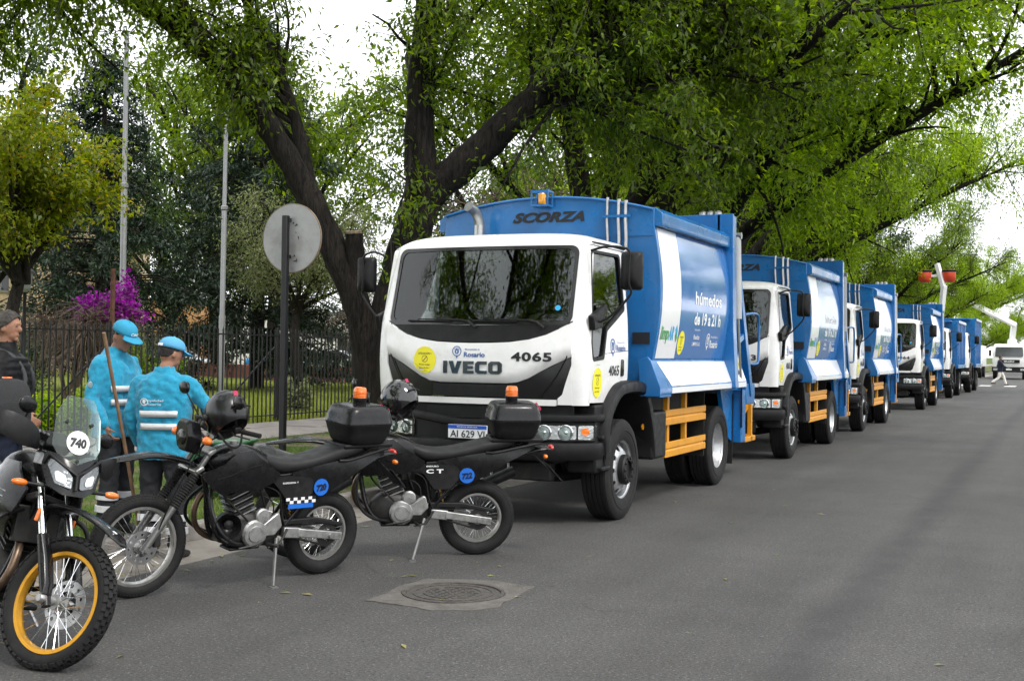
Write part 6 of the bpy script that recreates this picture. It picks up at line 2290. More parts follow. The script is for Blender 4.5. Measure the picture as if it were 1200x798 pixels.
    MB().lathe([(0.098, 0), (0.098, 0.02), (0.085, 0.035), (0.06, 0.038), (0.055, 0.045), (0.0, 0.046)], (0.66, 0.11, 0.385), (0, 1, 0), 30).build("generator_cover", m_alu, en, smooth=30)
    MB().lathe([(0.055, 0), (0.055, 0.025), (0.045, 0.034), (0.0, 0.036)], (0.60, 0.105, 0.505), (0, 1, 0), 24).build("small_cover", m_alu, en, smooth=30)
    MB().prism(rpoly([(0.60, 0.44), (0.47, 0.53), (0.44, 0.42), (0.50, 0.36), (0.60, 0.36)], 0.02), lambda a, b: (a, 0.10, b), (0, 0.035, 0)).build("sprocket_cover", m_alu, en, bevel=0.008)
    MB().box((0.62, 0.0, 0.67), (0.10, 0.09, 0.1)).build("carburettor", m_engdark, en, bevel=0.02)
    MB().tube(catmull([(0.84, -0.03, 0.70), (0.98, -0.06, 0.66), (1.03, -0.08, 0.52), (0.96, -0.10, 0.38), (0.75, -0.13, 0.30), (0.45, -0.15, 0.33)], 5), 0.021, 10).build("exhaust_header", m_exh, en, smooth=60)
    MB().tube([(0.45, -0.15, 0.33), (0.30, -0.155, 0.38), (0.20, -0.16, 0.44), (-0.32, -0.17, 0.66)], [0.022, 0.03, 0.05, 0.048], 14).build("muffler", m_bkmatt, en, smooth=40)
    if extra == "checker":
        MB().lathe([(0.020, 0.0), (0.030, 0.05), (0.075, 0.115), (0.090, 0.135), (0.088, 0.14), (0.070, 0.112), (0.028, 0.06), (0.0, 0.055)], (0.90, 0.14, 0.49), (0.35, 0.95, 0), 30).build("siren_horn", m_bkplast, en, smooth=50)
        MB().lathe([(0.03, 0.0), (0.03, 0.05), (0.0, 0.06)], (0.90, 0.17, 0.49), (0.35, 0.95, 0), 16).build("siren_core", m_engdark, en)
    MB().tube([(0.55, 0.10, 0.30), (0.52, 0.22, 0.30)], 0.012, 8).build("foot_peg", m_engdark, en)
    MB().tube([(0.78, 0.13, 0.29), (0.66, 0.15, 0.31), (0.60, 0.14, 0.33)], 0.008, 6).build("gear_lever", m_engdark, en)
    for k in range(7):
        a = 2 * math.pi * k / 7
        MB().cyl((0.66 + 0.090 * math.cos(a), 0.125, 0.385 + 0.090 * math.sin(a)), (0.66 + 0.090 * math.cos(a), 0.137, 0.385 + 0.090 * math.sin(a)), 0.007, n=6).build("cover_bolt", m_steel, en)
    for k, pts_ in enumerate(([(0.82, 0.03, 0.80), (0.72, 0.10, 0.80), (0.62, 0.09, 0.70), (0.56, 0.08, 0.56)], [(0.62, 0.06, 0.66), (0.52, 0.11, 0.60), (0.50, 0.10, 0.48)], [(0.95, 0.06, 0.80), (0.90, 0.11, 0.66), (0.80, 0.13, 0.56), (0.72, 0.13, 0.48)], [(0.60, 0.10, 0.72), (0.48, 0.125, 0.66), (0.44, 0.12, 0.50), (0.40, 0.11, 0.40)])):
        MB().tube(catmull(pts_, 5), 0.006 if k % 2 else 0.008, 6).build("hose", m_rubber, en, smooth=60)
    MB().tube([(0.40, 0.14, 0.40), (0.46, 0.145, 0.30), (0.56, 0.15, 0.28)], 0.009, 6).build("peg_bracket", m_engdark, en)
    MB().bx(0.58, 0.82, -0.075, 0.075, 0.262, 0.285).build("skid_plate", m_bkmatt, en, bevel=0.01)
    # side stand, foot on the ground (lean taken into account)
    ft_ = Vector((0.56, 0.30, 0.0))
    ft_.z = -ft_.y * math.tan(-lean) * -1.0
    foot = Vector((0.58, 0.285, -math.tan(-lean) * 0.285 * -1 - 0.0))
    foot.z = 0.285 * math.tan(-lean) * 1.0 * -1 + 0.285 * math.tan(-lean) * 2
    MB().tube([(0.47, 0.11, 0.33), foot + Vector((0, 0, 0.012))], [0.014, 0.011], 8).build("side_stand", m_forkgrey, t)
    MB().box(foot + Vector((0, 0.01, 0.007)), (0.05, 0.05, 0.012)).build("stand_foot", m_steel, t)
    return t


LEAN = R(-5)
b720 = enduro("black motorcycle with blue number 720, helmet on its mirror and orange beacon box", (-5.09, 7.77, 0), math.atan2(-1.31, -0.57), LEAN, "720", R(3), "checker")
b722 = enduro("black motorcycle with blue number 722 standing directly before the truck's bumper", (-4.43, 9.11, 0), math.atan2(-0.86, -1.16), LEAN, "722", R(4), "plain")


# -- the nearest motorcycle with the golden rim
def adventure(loc, heading, lean, steer):
    t = empty("motorcycle", loc, 0, "black adventure motorcycle with golden front rim, knobbly tyre and white number 740 screen", "motorcycle", "police motorcycles parked across the gutter")
    t.rotation_euler = (lean, 0, heading)
    # origin under the front axle; x forward
    hub = Vector((0, 0, 0.352))
    head = Vector((-0.42, 0, 1.02))
    axis = Vector((-0.42, 0, 0.95)) - Vector((-0.30, 0, 0.66))
    st = steer_fn(head, axis, steer)
    none = lambda v: v
    bike_wheel(t, "front_wheel", hub, 0.352, 0.046, m_gold, st, knob=True, disc=0.13, left=1)
    bike_wheel(t, "rear_wheel", (-1.45, 0, 0.325), 0.325, 0.06, m_gold, none, knob=True, disc=0.11)
    fk = empty("fork", (0, 0, 0))
    fk.parent = t
    for s in (-1, 1):
        y = s * 0.108
        a, b = hub + Vector((0.01, y, 0)), Vector((-0.40, y, 1.02))
        d = b - a
        xf(MB().tube([a - d * 0.05, a + d * 0.10, a + d * 0.46], [0.024, 0.030, 0.030], 14), st).build("fork_slider", m_bkplast, fk)
        xf(MB().tube([a + d * 0.4, b], 0.0215, 14), st).build("fork_tube", m_chrome, fk)
        mb = MB()
        for k in range(2): pass
        xf(MB().loft([[a + d * f + Vector((0.035 * w + 0.005, 0, 0)) + Vector((math.cos(q) * 0.016, s * 0.008 + math.sin(q) * 0.034, 0)) for q in np.linspace(0, 5.9, 12)] for f, w in ((0.04, 0.4), (0.12, 0.9), (0.30, 1.0), (0.47, 0.6))]), st).build("fork_guard", m_bkplast, fk, smooth=50)
        xf(MB().lathe([(0.0, -0.05), (0.026, -0.05), (0.030, -0.02), (0.030, 0.03), (0.018, 0.045), (0, 0.046)], hub + Vector((0.0, y, 0)), (0, s, 0), 16), st).build("axle_clamp", m_alu, fk, smooth=40)
        xf(MB().box(a + d * 0.60 + Vector((0.0, s * 0.03, 0)), (0.02, 0.015, 0.07)), st).build("fork_reflector", m_orange, fk, bevel=0.004)
    xf(MB().box(Vector((-0.34, 0, 0.84)), (0.08, 0.27, 0.04), Matrix.Rotation(-0.42, 3, 'Y')), st).build("fork_bridge", m_engdark, fk, bevel=0.01)
    xf(MB().box(hub + Vector((-0.09, 0.085, 0.07)), (0.06, 0.05, 0.11)), st).build("brake_caliper", m_engdark, fk, bevel=0.012)
    xf(MB().tube(catmull([hub + Vector((-0.1, 0.1, 0.1)), hub + Vector((-0.2, 0.15, 0.3)), hub + Vector((-0.3, 0.12, 0.5)), Vector((-0.38, 0.1, 1.05))], 5), 0.005, 5), st).build("brake_hose", m_dark, fk)
    # low beak mudguard
    mg = xf(secs_loft([(0.27, 0.030, 0.715, 0.73), (0.20, 0.075, 0.745, 0.775), (0.05, 0.088, 0.79, 0.825), (-0.10, 0.095, 0.815, 0.85), (-0.24, 0.085, 0.80, 0.84), (-0.34, 0.06, 0.77, 0.81)], 2.3, 18), st).build("front_mudguard", m_bkplast, t, smooth=60)
    mb = MB()
    for i in range(5):
        for j in range(3):
            if (i + j) % 2 == 0:
                x = 0.215 - i * 0.03
                y = -0.012 - j * 0.012
                z = 0.772 + (0.215 - x) * 0.30 + 0.004 - j * 0.004
                mb.add([(x, y, z), (x - 0.03, y, z + 0.009), (x - 0.03, y - 0.012, z + 0.005), (x, y - 0.012, z - 0.004)], [(0, 1, 2, 3)])
    xf(mb, st).build("checker_decal", m_discwhite, mg, smooth=0)["kind"] = "stuff"
    # nose fairing with twin headlights, turns with the fork
    nf = empty("nose_fairing", (0, 0, 0))
    nf.parent = t
    def nose(a, b):
        # a: across (y), b: height
        return (-0.20 - 0.55 * (a / 0.17) ** 2 * 0.17 - 0.32 * (b - 0.95), a, b)
    def nose_o(o): return lambda a, b: (nose(a, b)[0] + o, a, b)
    outl = rpoly([(-0.06, 0.90), (0.06, 0.90), (0.135, 0.94), (0.165, 1.04), (0.155, 1.12), (0.10, 1.11), (0.0, 1.065), (-0.10, 1.11), (-0.155, 1.12), (-0.165, 1.04), (-0.135, 0.94)], 0.02)
    mb = MB()
    patch(mb, outl, nose_o(0), (-0.14, 0, 0), g=0.05)
    xf(mb, none).build("nose_shell", m_bkplast, nf, smooth=45)
    for s in (-1, 1):
        pl = rpoly([(s * 0.022, 0.935), (s * 0.105, 0.955), (s * 0.142, 1.045), (s * 0.132, 1.085), (s * 0.05, 1.03), (s * 0.022, 1.0)], 0.012)
        mb = MB()
        patch(mb, pl, nose_o(0.012), (-0.03, 0, 0), g=0.04)
        hl = xf(mb, none).build("headlight_lens", M("lens_smoke", (0.16, 0.17, 0.18), 0.1, metal=0.6, coat=0.8, bump=0.3, bscale=50), nf, smooth=45)
        mb = MB()
        patch(mb, rpoly([(s * 0.045, 0.955), (s * 0.10, 0.97), (s * 0.115, 1.03), (s * 0.06, 1.005)], 0.012), nose_o(0.015), (-0.01, 0, 0), g=0.04)
        xf(mb, none).build("headlight_reflector", m_chrome, hl, smooth=45)
        i1 = xf(MB().cyl((-0.30, s * 0.13, 0.93), (-0.32, s * 0.22, 0.93), 0.010, n=8), none).build("indicator_stem", m_bkmatt, nf)
        xf(MB().ell((-0.32, s * 0.255, 0.93), (0.022, 0.045, 0.020)), none).build("indicator_lens", m_orange, nf, smooth=60)
    xf(MB().tube([nose_o(0.018)(a, b) for a, b in [(-0.165, 1.05), (-0.14, 1.10), (-0.05, 1.04), (0, 1.01), (0, 0.93)]], 0.009, 6).tube([nose_o(0.018)(a, b) for a, b in [(0.165, 1.05), (0.14, 1.10), (0.05, 1.04), (0, 1.01)]], 0.009, 6), none).build("brow_trim", m_bkmatt, nf)
    # screen
    def scr(a, b):
        return (-0.245 - 0.40 * (b - 1.05) - 1.6 * a * a, a, b)
    mb = MB()
    patch(mb, rpoly([(-0.075, 1.06), (0.075, 1.06), (0.135, 1.16), (0.125, 1.33), (0.075, 1.435), (-0.075, 1.435), (-0.125, 1.33), (-0.135, 1.16)], 0.03), scr, (-0.004, 0, 0), g=0.05)
    sr = xf(mb, none).build("screen", m_screen, t, smooth=50)
    nd = lambda o: (lambda a, b: (scr(a, b)[0] + o, a, b))
    mb = MB()
    patch(mb, disc2(0, 1.185, 0.064, n=30), nd(0.004), (-0.003, 0, 0), g=0.06)
    xf(mb, none).build("number_disc", m_discwhite, sr, smooth=0)
    mb = MB()
    put_text(mb, "740", 0.0, 1.185, 0.046, nd(0.0055), 0.092, 0.06, 0.1)
    xf(mb, none).build("number_lettering", m_numink, sr, smooth=0)
    for a, b in ((-0.07, 1.29), (0.07, 1.29), (0, 1.085)):
        xf(MB().lathe([(0.010, 0), (0.010, 0.006), (0, 0.008)], nd(0.002)(a, b), (1, 0, 0.4), 12), none).build("screen_bolt", m_bkmatt, sr)
    # instrument pod and inner bracket
    xf(MB().box((-0.42, 0, 1.16), (0.10, 0.16, 0.10), Matrix.Rotation(-0.5, 3, 'Y')), none).build("instrument_pod", m_bkmatt, t, bevel=0.015)
    nf.location = sr.location = (0.10, 0.045, 0.0)
    # handlebar, hand guards, mirrors
    hb = empty("handlebar", (0, 0, 0))
    hb.parent = t
    pts = catmull([(-0.58, 0.43, 1.13), (-0.50, 0.25, 1.15), (-0.44, 0.12, 1.11), (-0.43, 0, 1.09), (-0.44, -0.12, 1.11), (-0.50, -0.25, 1.15), (-0.58, -0.43, 1.13)], 5)
    xf(MB().tube(pts, 0.012, 8), st).build("bar_tube", m_bkmatt, hb, smooth=60)
    for s in (-1, 1):
        xf(MB().cyl((-0.53, s * 0.30, 1.145), (-0.585, s * 0.44, 1.13), 0.018, n=12), st).build("grip", m_rubber, hb)
        xf(MB().tube([(-0.47, s * 0.24, 1.14), (-0.44, s * 0.31, 1.13), (-0.50, s * 0.43, 1.11)], 0.006, 6), st).build("lever", m_steel, hb)
        xf(MB().box((-0.49, s * 0.26, 1.16), (0.07, 0.07, 0.06)), st).build("switch_block", m_bkmatt, hb, bevel=0.01)
        xf(secs_loft_pts([((-0.40, s * 0.17, 1.10), 0.012, 0.020), ((-0.335, s * 0.27, 1.12), 0.014, 0.050), ((-0.345, s * 0.36, 1.135), 0.014, 0.072), ((-0.42, s * 0.46, 1.15), 0.014, 0.062), ((-0.56, s * 0.50, 1.135), 0.012, 0.025)]), st).build("hand_guard", m_bkmatt, hb, smooth=60)
        mirror_parts(t, (-0.50, s * 0.25, 1.17), (-0.42, s * 0.33, 1.285), st, 0.045)
        xf(MB().box((-0.40, s * 0.20, 1.165), (0.06, 0.11, 0.045), Matrix.Rotation(0.3, 3, 'Y')), st).build("toggle_panel", m_bkmatt, hb, bevel=0.008)
        for k in range(3):
            xf(MB().lathe([(0.008, 0), (0.008, 0.006), (0, 0.007)], (-0.368, s * (0.165 + 0.033 * k), 1.175), (1, 0, 0.2), 10), st).build("toggle_lamp", m_steel, hb)
    # tank, radiator side panels, seat, frame, engine, box
    secs_loft([(-0.42, 0.08, 0.86, 0.98), (-0.52, 0.15, 0.80, 1.06), (-0.66, 0.18, 0.78, 1.10), (-0.82, 0.15, 0.79, 1.04), (-0.95, 0.09, 0.80, 0.93)], 2.8, 24).build("fuel_tank", m_bkplast, t, smooth=60)
    for s in (-1, 1):
        def sf(a, b, s=s):
            k = max(0, 1 - ((a + 0.55) / 0.34) ** 2) * max(0, 1 - ((b - 0.83) / 0.28) ** 2)
            return (a, s * (0.12 + 0.12 * k), b)
        mb = MB()
        patch(mb, rpoly([(-0.26, 0.90), (-0.30, 0.80), (-0.42, 0.62), (-0.62, 0.60), (-0.82, 0.72), (-0.80, 0.90), (-0.62, 1.03), (-0.42, 1.03)], 0.03), sf, (0, -s * 0.012, 0), g=0.05)
        sp_ = mb.build("side_fairing", m_bkplast, t, smooth=40)
        for k in range(5):
            MB().tube([sf(-0.40 - 0.012 * k, 0.86 - 0.03 * k), sf(-0.52 - 0.012 * k, 0.88 - 0.03 * k)], 0.004, 4).build("fairing_stripe", M("decal_grey", (0.28, 0.29, 0.30), 0.4), sp_)
        MB().tube(catmull([(-0.40, s * 0.10, 0.78), (-0.34, s * 0.24, 0.72), (-0.36, s * 0.29, 0.55), (-0.48, s * 0.26, 0.40), (-0.66, s * 0.14, 0.32)], 5), 0.014, 8).build("crash_bar", m_bkmatt, t, smooth=60)
    secs_loft([(-0.86, 0.08, 0.84, 0.93), (-1.0, 0.13, 0.80, 0.88), (-1.2, 0.15, 0.82, 0.90), (-1.5, 0.14, 0.88, 0.96), (-1.75, 0.10, 0.93, 1.0)], 3.0, 20).build("seat", m_seat, t, smooth=60)
    secs_loft([(-1.30, 0.08, 0.66, 0.74), (-1.6, 0.10, 0.82, 0.9), (-1.9, 0.08, 0.86, 0.9)], 2.4, 16).build("rear_mudguard", m_bkplast, t, smooth=60)
    fr = empty("frame", (0, 0, 0))
    fr.parent = t
    for s in (-1, 1):
        MB().tube(catmull([(-0.40, s * 0.03, 0.92), (-0.46, s * 0.06, 0.6), (-0.56, s * 0.09, 0.36), (-0.75, s * 0.10, 0.28), (-1.02, s * 0.10, 0.36), (-1.05, s * 0.12, 0.7), (-0.7, s * 0.12, 0.84), (-0.42, s * 0.04, 0.98)], 5), 0.018, 8).build("frame_tube", m_bkplast, fr, smooth=60)
        MB().bar((-1.0, s * 0.12, 0.38), (-1.50, s * 0.12, 0.32), 0.06, 0.035, (0, 1, 0)).build("swing_arm", m_bkmatt, fr, bevel=0.006)
        MB().tube([(-1.0, s * 0.12, 0.78), (-1.85, s * 0.11, 0.93)], 0.014, 8).build("sub_frame", m_bkplast, fr)
    en = empty("engine", (0, 0, 0))
    en.parent = t
    secs_loft([(-0.52, 0.08, 0.34, 0.48), (-0.62, 0.13, 0.29, 0.56), (-0.80, 0.15, 0.28, 0.58), (-0.98, 0.10, 0.30, 0.48)], 3.2, 20).build("crankcase", m_engdark, en, smooth=40)
    MB().box((-0.62, 0, 0.66), (0.17, 0.19, 0.24), Matrix.Rotation(0.3, 3, 'Y')).build("cylinder_barrel", m_engdark, en, bevel=0.02)
    for k in range(6):
        MB().box((-0.635 + 0.010 * k, 0, 0.57 + 0.032 * k), (0.21, 0.22, 0.008), Matrix.Rotation(0.3, 3, 'Y')).build("cooling_fin", m_engdark, en)
    MB().lathe([(0.11, 0), (0.11, 0.03), (0.08, 0.045), (0, 0.05)], (-0.78, -0.13, 0.42), (0, -1, 0), 28).build("clutch_cover", m_engdark, en, smooth=30)
    MB().tube(catmull([(-0.56, -0.04, 0.62), (-0.42, -0.07, 0.56), (-0.40, -0.10, 0.42), (-0.52, -0.13, 0.30), (-0.8, -0.15, 0.28), (-1.1, -0.16, 0.36)], 5), 0.023, 10).build("exhaust_header", m_exh, en, smooth=60)
    MB().bx(-0.95, -0.48, -0.13, 0.13, 0.225, 0.26).build("skid_plate", m_bkmatt, en, bevel=0.012)
    MB().box((-0.44, 0, 0.70), (0.05, 0.24, 0.2)).build("oil_cooler", m_engdark, en, bevel=0.005)
    MB().tube([(-0.95, 0.12, 0.34), (-0.88, 0.29, 0.02 - 0.29 * math.tan(lean) * 1.0)], [0.015, 0.012], 8).build("side_stand", m_steel, t)
    return t


def secs_loft_pts(rows):
    """flattened tube: (centre, thickness along x, half height)"""
    P = catmull([r[0] for r in rows], 4)
    q = catmull([(r[1], r[2]) for r in rows], 4)
    n = 14
    S_ = []
    for i, p in enumerate(P):
        d = Vector(P[min(i + 1, len(P) - 1)] - P[max(i - 1, 0)]).normalized()
        side = d.cross(Vector((0, 0, 1))).normalized()
        S_.append([Vector(p) + side * q[i][0] * math.cos(a) + Vector((0, 0, 1)) * q[i][1] * math.sin(a) for a in [2 * math.pi * k / n for k in range(n)]])
    return MB().loft(S_)


b740 = adventure((-4.885, 4.765, 0), -0.47, R(-12), R(29))

# -- dark bag strapped behind the nearest handlebar
bg_ = tag(empty("tank_bag", (-5.45, 5.10, 0.30), R(-35)), "dark grey padded bag with white mark beside the nearest motorcycle's handlebar", "bag")
bg_.scale = (0.8, 0.8, 0.80)
xr = lambda rows, p: secs_loft(rows, p, 24)
xr([(-0.15, 0.10, 1.10, 1.36), (-0.10, 0.15, 1.08, 1.45), (0.02, 0.16, 1.08, 1.49), (0.10, 0.14, 1.09, 1.42), (0.14, 0.09, 1.12, 1.32)], 3.2).build("bag_body", M("bag_fabric", (0.014, 0.0145, 0.016), 0.8, var=0.25, vscale=14, bump=0.3, bscale=160), bg_, smooth=60)
MB().tube(catmull([(0.155, -0.10, 1.14), (0.12, -0.15, 1.25), (0.10, -0.15, 1.38), (0.0, -0.1, 1.49)], 5), 0.006, 5).build("zip", m_dark, bg_)
mb = MB()
put_text(mb, "MFL", 0, 0, 0.022, lambda a, b: (0.10 - b * 0.2, -0.158 + 0.0 * a, 1.30 + a), 0.055, 0.03)
mb.build("bag_mark", m_discwhite, bg_, smooth=0)
MB().bx(-0.06, 0.02, -0.03, 0.03, 1.488, 1.50).build("orange_tab", m_orange, bg_, bevel=0.004)


# ------------------------------------------------------------ helmets
def helmet(label, loc, rot, mat):
    h = empty("helmet", loc, 0, label, "helmet", "motorcycle helmets hung on handlebars")
    h.rotation_euler = rot
    def shell(off, u, v, zc):
        # x forward (face), z up
        th = u * 2 * math.pi
        ph = v * (math.pi * 0.74)
        r = Vector((0.150 + off, 0.122 + off, 0.135 + off))
        x = r.x * math.sin(ph) * math.cos(th)
        y = r.y * math.sin(ph) * math.sin(th)
        z = r.z * math.cos(ph)
        if z < 0: x *= 1 + (0.18 if x > 0 else 0.02) * min(1, -z / 0.1); z *= 1.25
        return Vector((x, y, z))
    n, m_ = 40, 24
    mb = MB()
    vs = [shell(0, i / n, j / m_, 0) for i in range(n) for j in range(m_ + 1)]
    vi = [shell(-0.024, i / n, j / m_, 0) for i in range(n) for j in range(m_ + 1)]
    fs = []
    off = len(vs)
    def isopen(p):
        return p.x > 0.07 and -0.055 < p.z < 0.055 and abs(math.atan2(p.y, p.x)) < 1.15
    for i in range(n):
        for j in range(m_):
            a, b, c, d = i * (m_ + 1) + j, ((i + 1) % n) * (m_ + 1) + j, ((i + 1) % n) * (m_ + 1) + j + 1, i * (m_ + 1) + j + 1
            ce = (vs[a] + vs[b] + vs[c] + vs[d]) / 4
            if not isopen(ce):
                fs.append((a, b, c, d))
        a, b = i * (m_ + 1) + m_, ((i + 1) % n) * (m_ + 1) + m_
        fs.append((a, b, off + b, off + a))
    mb.add(vs + vi, fs)
    mb.build("helmet_shell", mat, h, smooth=50)
    mb = MB()
    mb.add(vi, [tuple(reversed((i * (m_ + 1) + j, ((i + 1) % n) * (m_ + 1) + j, ((i + 1) % n) * (m_ + 1) + j + 1, i * (m_ + 1) + j + 1))) for i in range(n) for j in range(m_) if not isopen((vi[i * (m_ + 1) + j] + vi[((i + 1) % n) * (m_ + 1) + j + 1]) / 2 * 1.15)])
    mb.build("helmet_padding", M("helmet_lining", (0.030, 0.030, 0.032), 0.95, bump=0.3, bscale=120), h, smooth=60)
    mb = MB()
    mb.grid(lambda u, v: Vector((0.156 * math.cos((u - 0.5) * 2.5) * (1 - 0.10 * (v - 0.5) ** 2), 0.128 * math.sin((u - 0.5) * 2.5), -0.065 + 0.14 * v)), 16, 6)
    mb.build("visor", M("visor_dark", (0.012, 0.012, 0.014), 0.08, spec=0.6, coat=0.6), h, smooth=60)
    for s in (-1, 1):
        MB().lathe([(0.024, 0), (0.022, 0.010), (0, 0.012)], (0.045, s * 0.118, 0.0), (0, s, 0), 16).build("visor_pivot", m_bkplast, h)
    MB().tube(catmull([(-0.145, -0.07, -0.05), (-0.155, 0, -0.045), (-0.145, 0.07, -0.05)], 5), 0.006, 6).build("rear_vent", m_bkmatt, h)
    MB().box((-0.146, 0.0, 0.045), (0.006, 0.032, 0.030), Matrix.Rotation(-0.33, 3, 'Y')).build("pink_sticker", m_pink, h)
    MB().box((-0.156, 0.0, 0.0), (0.004, 0.026, 0.014)).build("grey_sticker", m_steel, h)
    MB().tube(catmull([(0.03, 0.09, -0.12), (0.04, 0.05, -0.20), (0.05, 0.0, -0.22), (0.04, -0.05, -0.20), (0.03, -0.09, -0.12)], 5), 0.007, 5).build("chin_strap", m_rubber, h)
    return h


m_helm = M("helmet_black", (0.009, 0.009, 0.010), 0.24, spec=0.5, rvar=0.08, var=0.1)

helmet("black helmet with pink sticker hung on the motorcycle numbered 720", (-5.24, 6.80, 1.235), (0, R(36), R(165)), m_helm).scale = (1.12, 1.12, 1.12)
helmet("glossy black helmet hung on the motorcycle numbered 722, beside the beacon box", (-4.95, 8.66, 1.285), (0, R(44), R(175)), M("helmet_gloss", (0.010, 0.010, 0.011), 0.08, spec=0.6, coat=0.6)).scale = (1.1, 1.1, 1.1)
# ------------------------------------------------------------ people
m_skin = M("skin", (0.33, 0.165, 0.105), 0.55, spec=0.35, var=0.12, vscale=14)
m_fleece = M("fleece_blue", (0.026, 0.265, 0.42), 0.95, spec=0.1, var=0.16, vscale=9, bump=0.35, bscale=26, sheen=0.25)
m_capblue = M("cap_blue", (0.025, 0.27, 0.44), 0.85, var=0.1, vscale=12, bump=0.15, bscale=200)
m_trouser = M("work_trousers", (0.030, 0.031, 0.035), 0.9, spec=0.15, var=0.25, vscale=8, bump=0.4, bscale=18)
m_jeans = M("dark_jeans", (0.016, 0.020, 0.035), 0.9, spec=0.15, var=0.3, vscale=10, bump=0.3, bscale=24)
m_puffer = M("puffer_black", (0.006, 0.006, 0.007), 0.6, spec=0.22, var=0.2, vscale=10, bump=0.3, bscale=30)
m_boot = M("boot_leather", (0.014, 0.012, 0.011), 0.6, var=0.3)
m_hairdark = M("hair_dark", (0.012, 0.009, 0.008), 0.7, bump=0.6, bscale=120)
m_hairgrey = M("hair_grey", (0.055, 0.047, 0.042), 0.8, var=0.7, vscale=30, bump=0.7, bscale=120)
m_reflect = M("reflective_band", (0.62, 0.63, 0.64), 0.35, metal=0.25, var=0.12, vscale=16)
m_chino = M("white_trousers", (0.66, 0.63, 0.58), 0.9, bump=0.3, bscale=20)
m_navy = M("navy_jumper", (0.012, 0.016, 0.035), 0.9, bump=0.3, bscale=20)


def remesh(o, vox, it=4):
    md = o.modifiers.new("skin", 'REMESH')
    md.mode = 'VOXEL'
    md.voxel_size = vox
    md.use_smooth_shade = True
    sm = o.modifiers.new("soft", 'SMOOTH')
    sm.factor = 0.5
    sm.iterations = it
    return o


def limb(mb, pts, rad, n=14, flat_=1.0):
    """tapered limb with rounded ends"""
    P = [Vector(p) for p in pts]
    q = catmull([(*p, r) for p, r in zip(P, rad)], 5)
    pts2 = [Vector(v[:3]) for v in q]
    r2 = [v[3] for v in q]
    d0 = (pts2[0] - pts2[1]).normalized()
    d1 = (pts2[-1] - pts2[-2]).normalized()
    pts2 = [pts2[0] + d0 * r2[0] * 0.8, pts2[0] + d0 * r2[0] * 0.5] + pts2 + [pts2[-1] + d1 * r2[-1] * 0.5, pts2[-1] + d1 * r2[-1] * 0.8]
    r2 = [r2[0] * 0.35, r2[0] * 0.8] + r2 + [r2[-1] * 0.8, r2[-1] * 0.35]
    mb.tube(pts2, r2, n)


def hand(mb, w, d, nrm, side, curl=0.9):
    """palm and five separate fingers; w wrist, d direction, nrm palm normal"""
    w, d, nrm = Vector(w), Vector(d).normalized(), Vector(nrm).normalized()
    s = d.cross(nrm).normalized() * side
    Rm = Matrix((s, nrm, d)).transposed()
    mb.ell(w + d * 0.045, (0.041, 0.017, 0.052), Rm, 14, 8)
    for k, (o, ln) in enumerate(((-0.030, 0.070), (-0.010, 0.080), (0.010, 0.076), (0.029, 0.060))):
        b = w + d * 0.085 + s * o
        a1 = curl * 0.5
        p1 = b + (d * math.cos(a1) + nrm * math.sin(a1)) * ln * 0.45
        a2 = curl * 1.25
        p2 = p1 + (d * math.cos(a2) + nrm * math.sin(a2)) * ln * 0.33
        a3 = curl * 1.9
        p3 = p2 + (d * math.cos(a3) + nrm * math.sin(a3)) * ln * 0.25
        mb.tube([b - d * 0.02, b, p1, p2, p3], [0.0095, 0.0095, 0.009, 0.0085, 0.0065], 8)
    t0 = w + d * 0.02 - s * 0.030
    t1 = t0 + (-s * 0.7 + d * 0.8 + nrm * 0.4) * 0.035
    t2 = t1 + (-s * 0.1 + d * 0.8 + nrm * 0.7) * 0.035
    mb.tube([t0 + s * 0.01, t0, t1, t2], [0.012, 0.0125, 0.0105, 0.007], 8)


TORSO = [(0.80, 0.215, 0.150, 0.0), (0.92, 0.215, 0.150, 0.0), (1.05, 0.215, 0.145, 0.0), (1.20, 0.232, 0.155, 0.005), (1.32, 0.240, 0.155, 0.0), (1.41, 0.215, 0.130, -0.01), (1.47, 0.145, 0.10, -0.015), (1.50, 0.095, 0.085, -0.01)]


def torso_pt(z, a, k=1.0, rows=TORSO, off=0.0):
    zs = [r[0] for r in rows]
    hw, hd, fo = [float(np.interp(z, zs, [r[i] for r in rows])) for i in (1, 2, 3)]
    c, s_ = math.cos(a), math.sin(a)
    p = 2.5
    return Vector((fo + (hd * k + off) * math.copysign(abs(c) ** (2 / p), c), (hw * k + off) * math.copysign(abs(s_) ** (2 / p), s_), z))


def torso(mb, z0, z1, k, n=26):
    zz = np.linspace(z0, z1, 18)
    mb.loft([[torso_pt(z, 2 * math.pi * q / n, k) for q in range(n)] for z in zz])


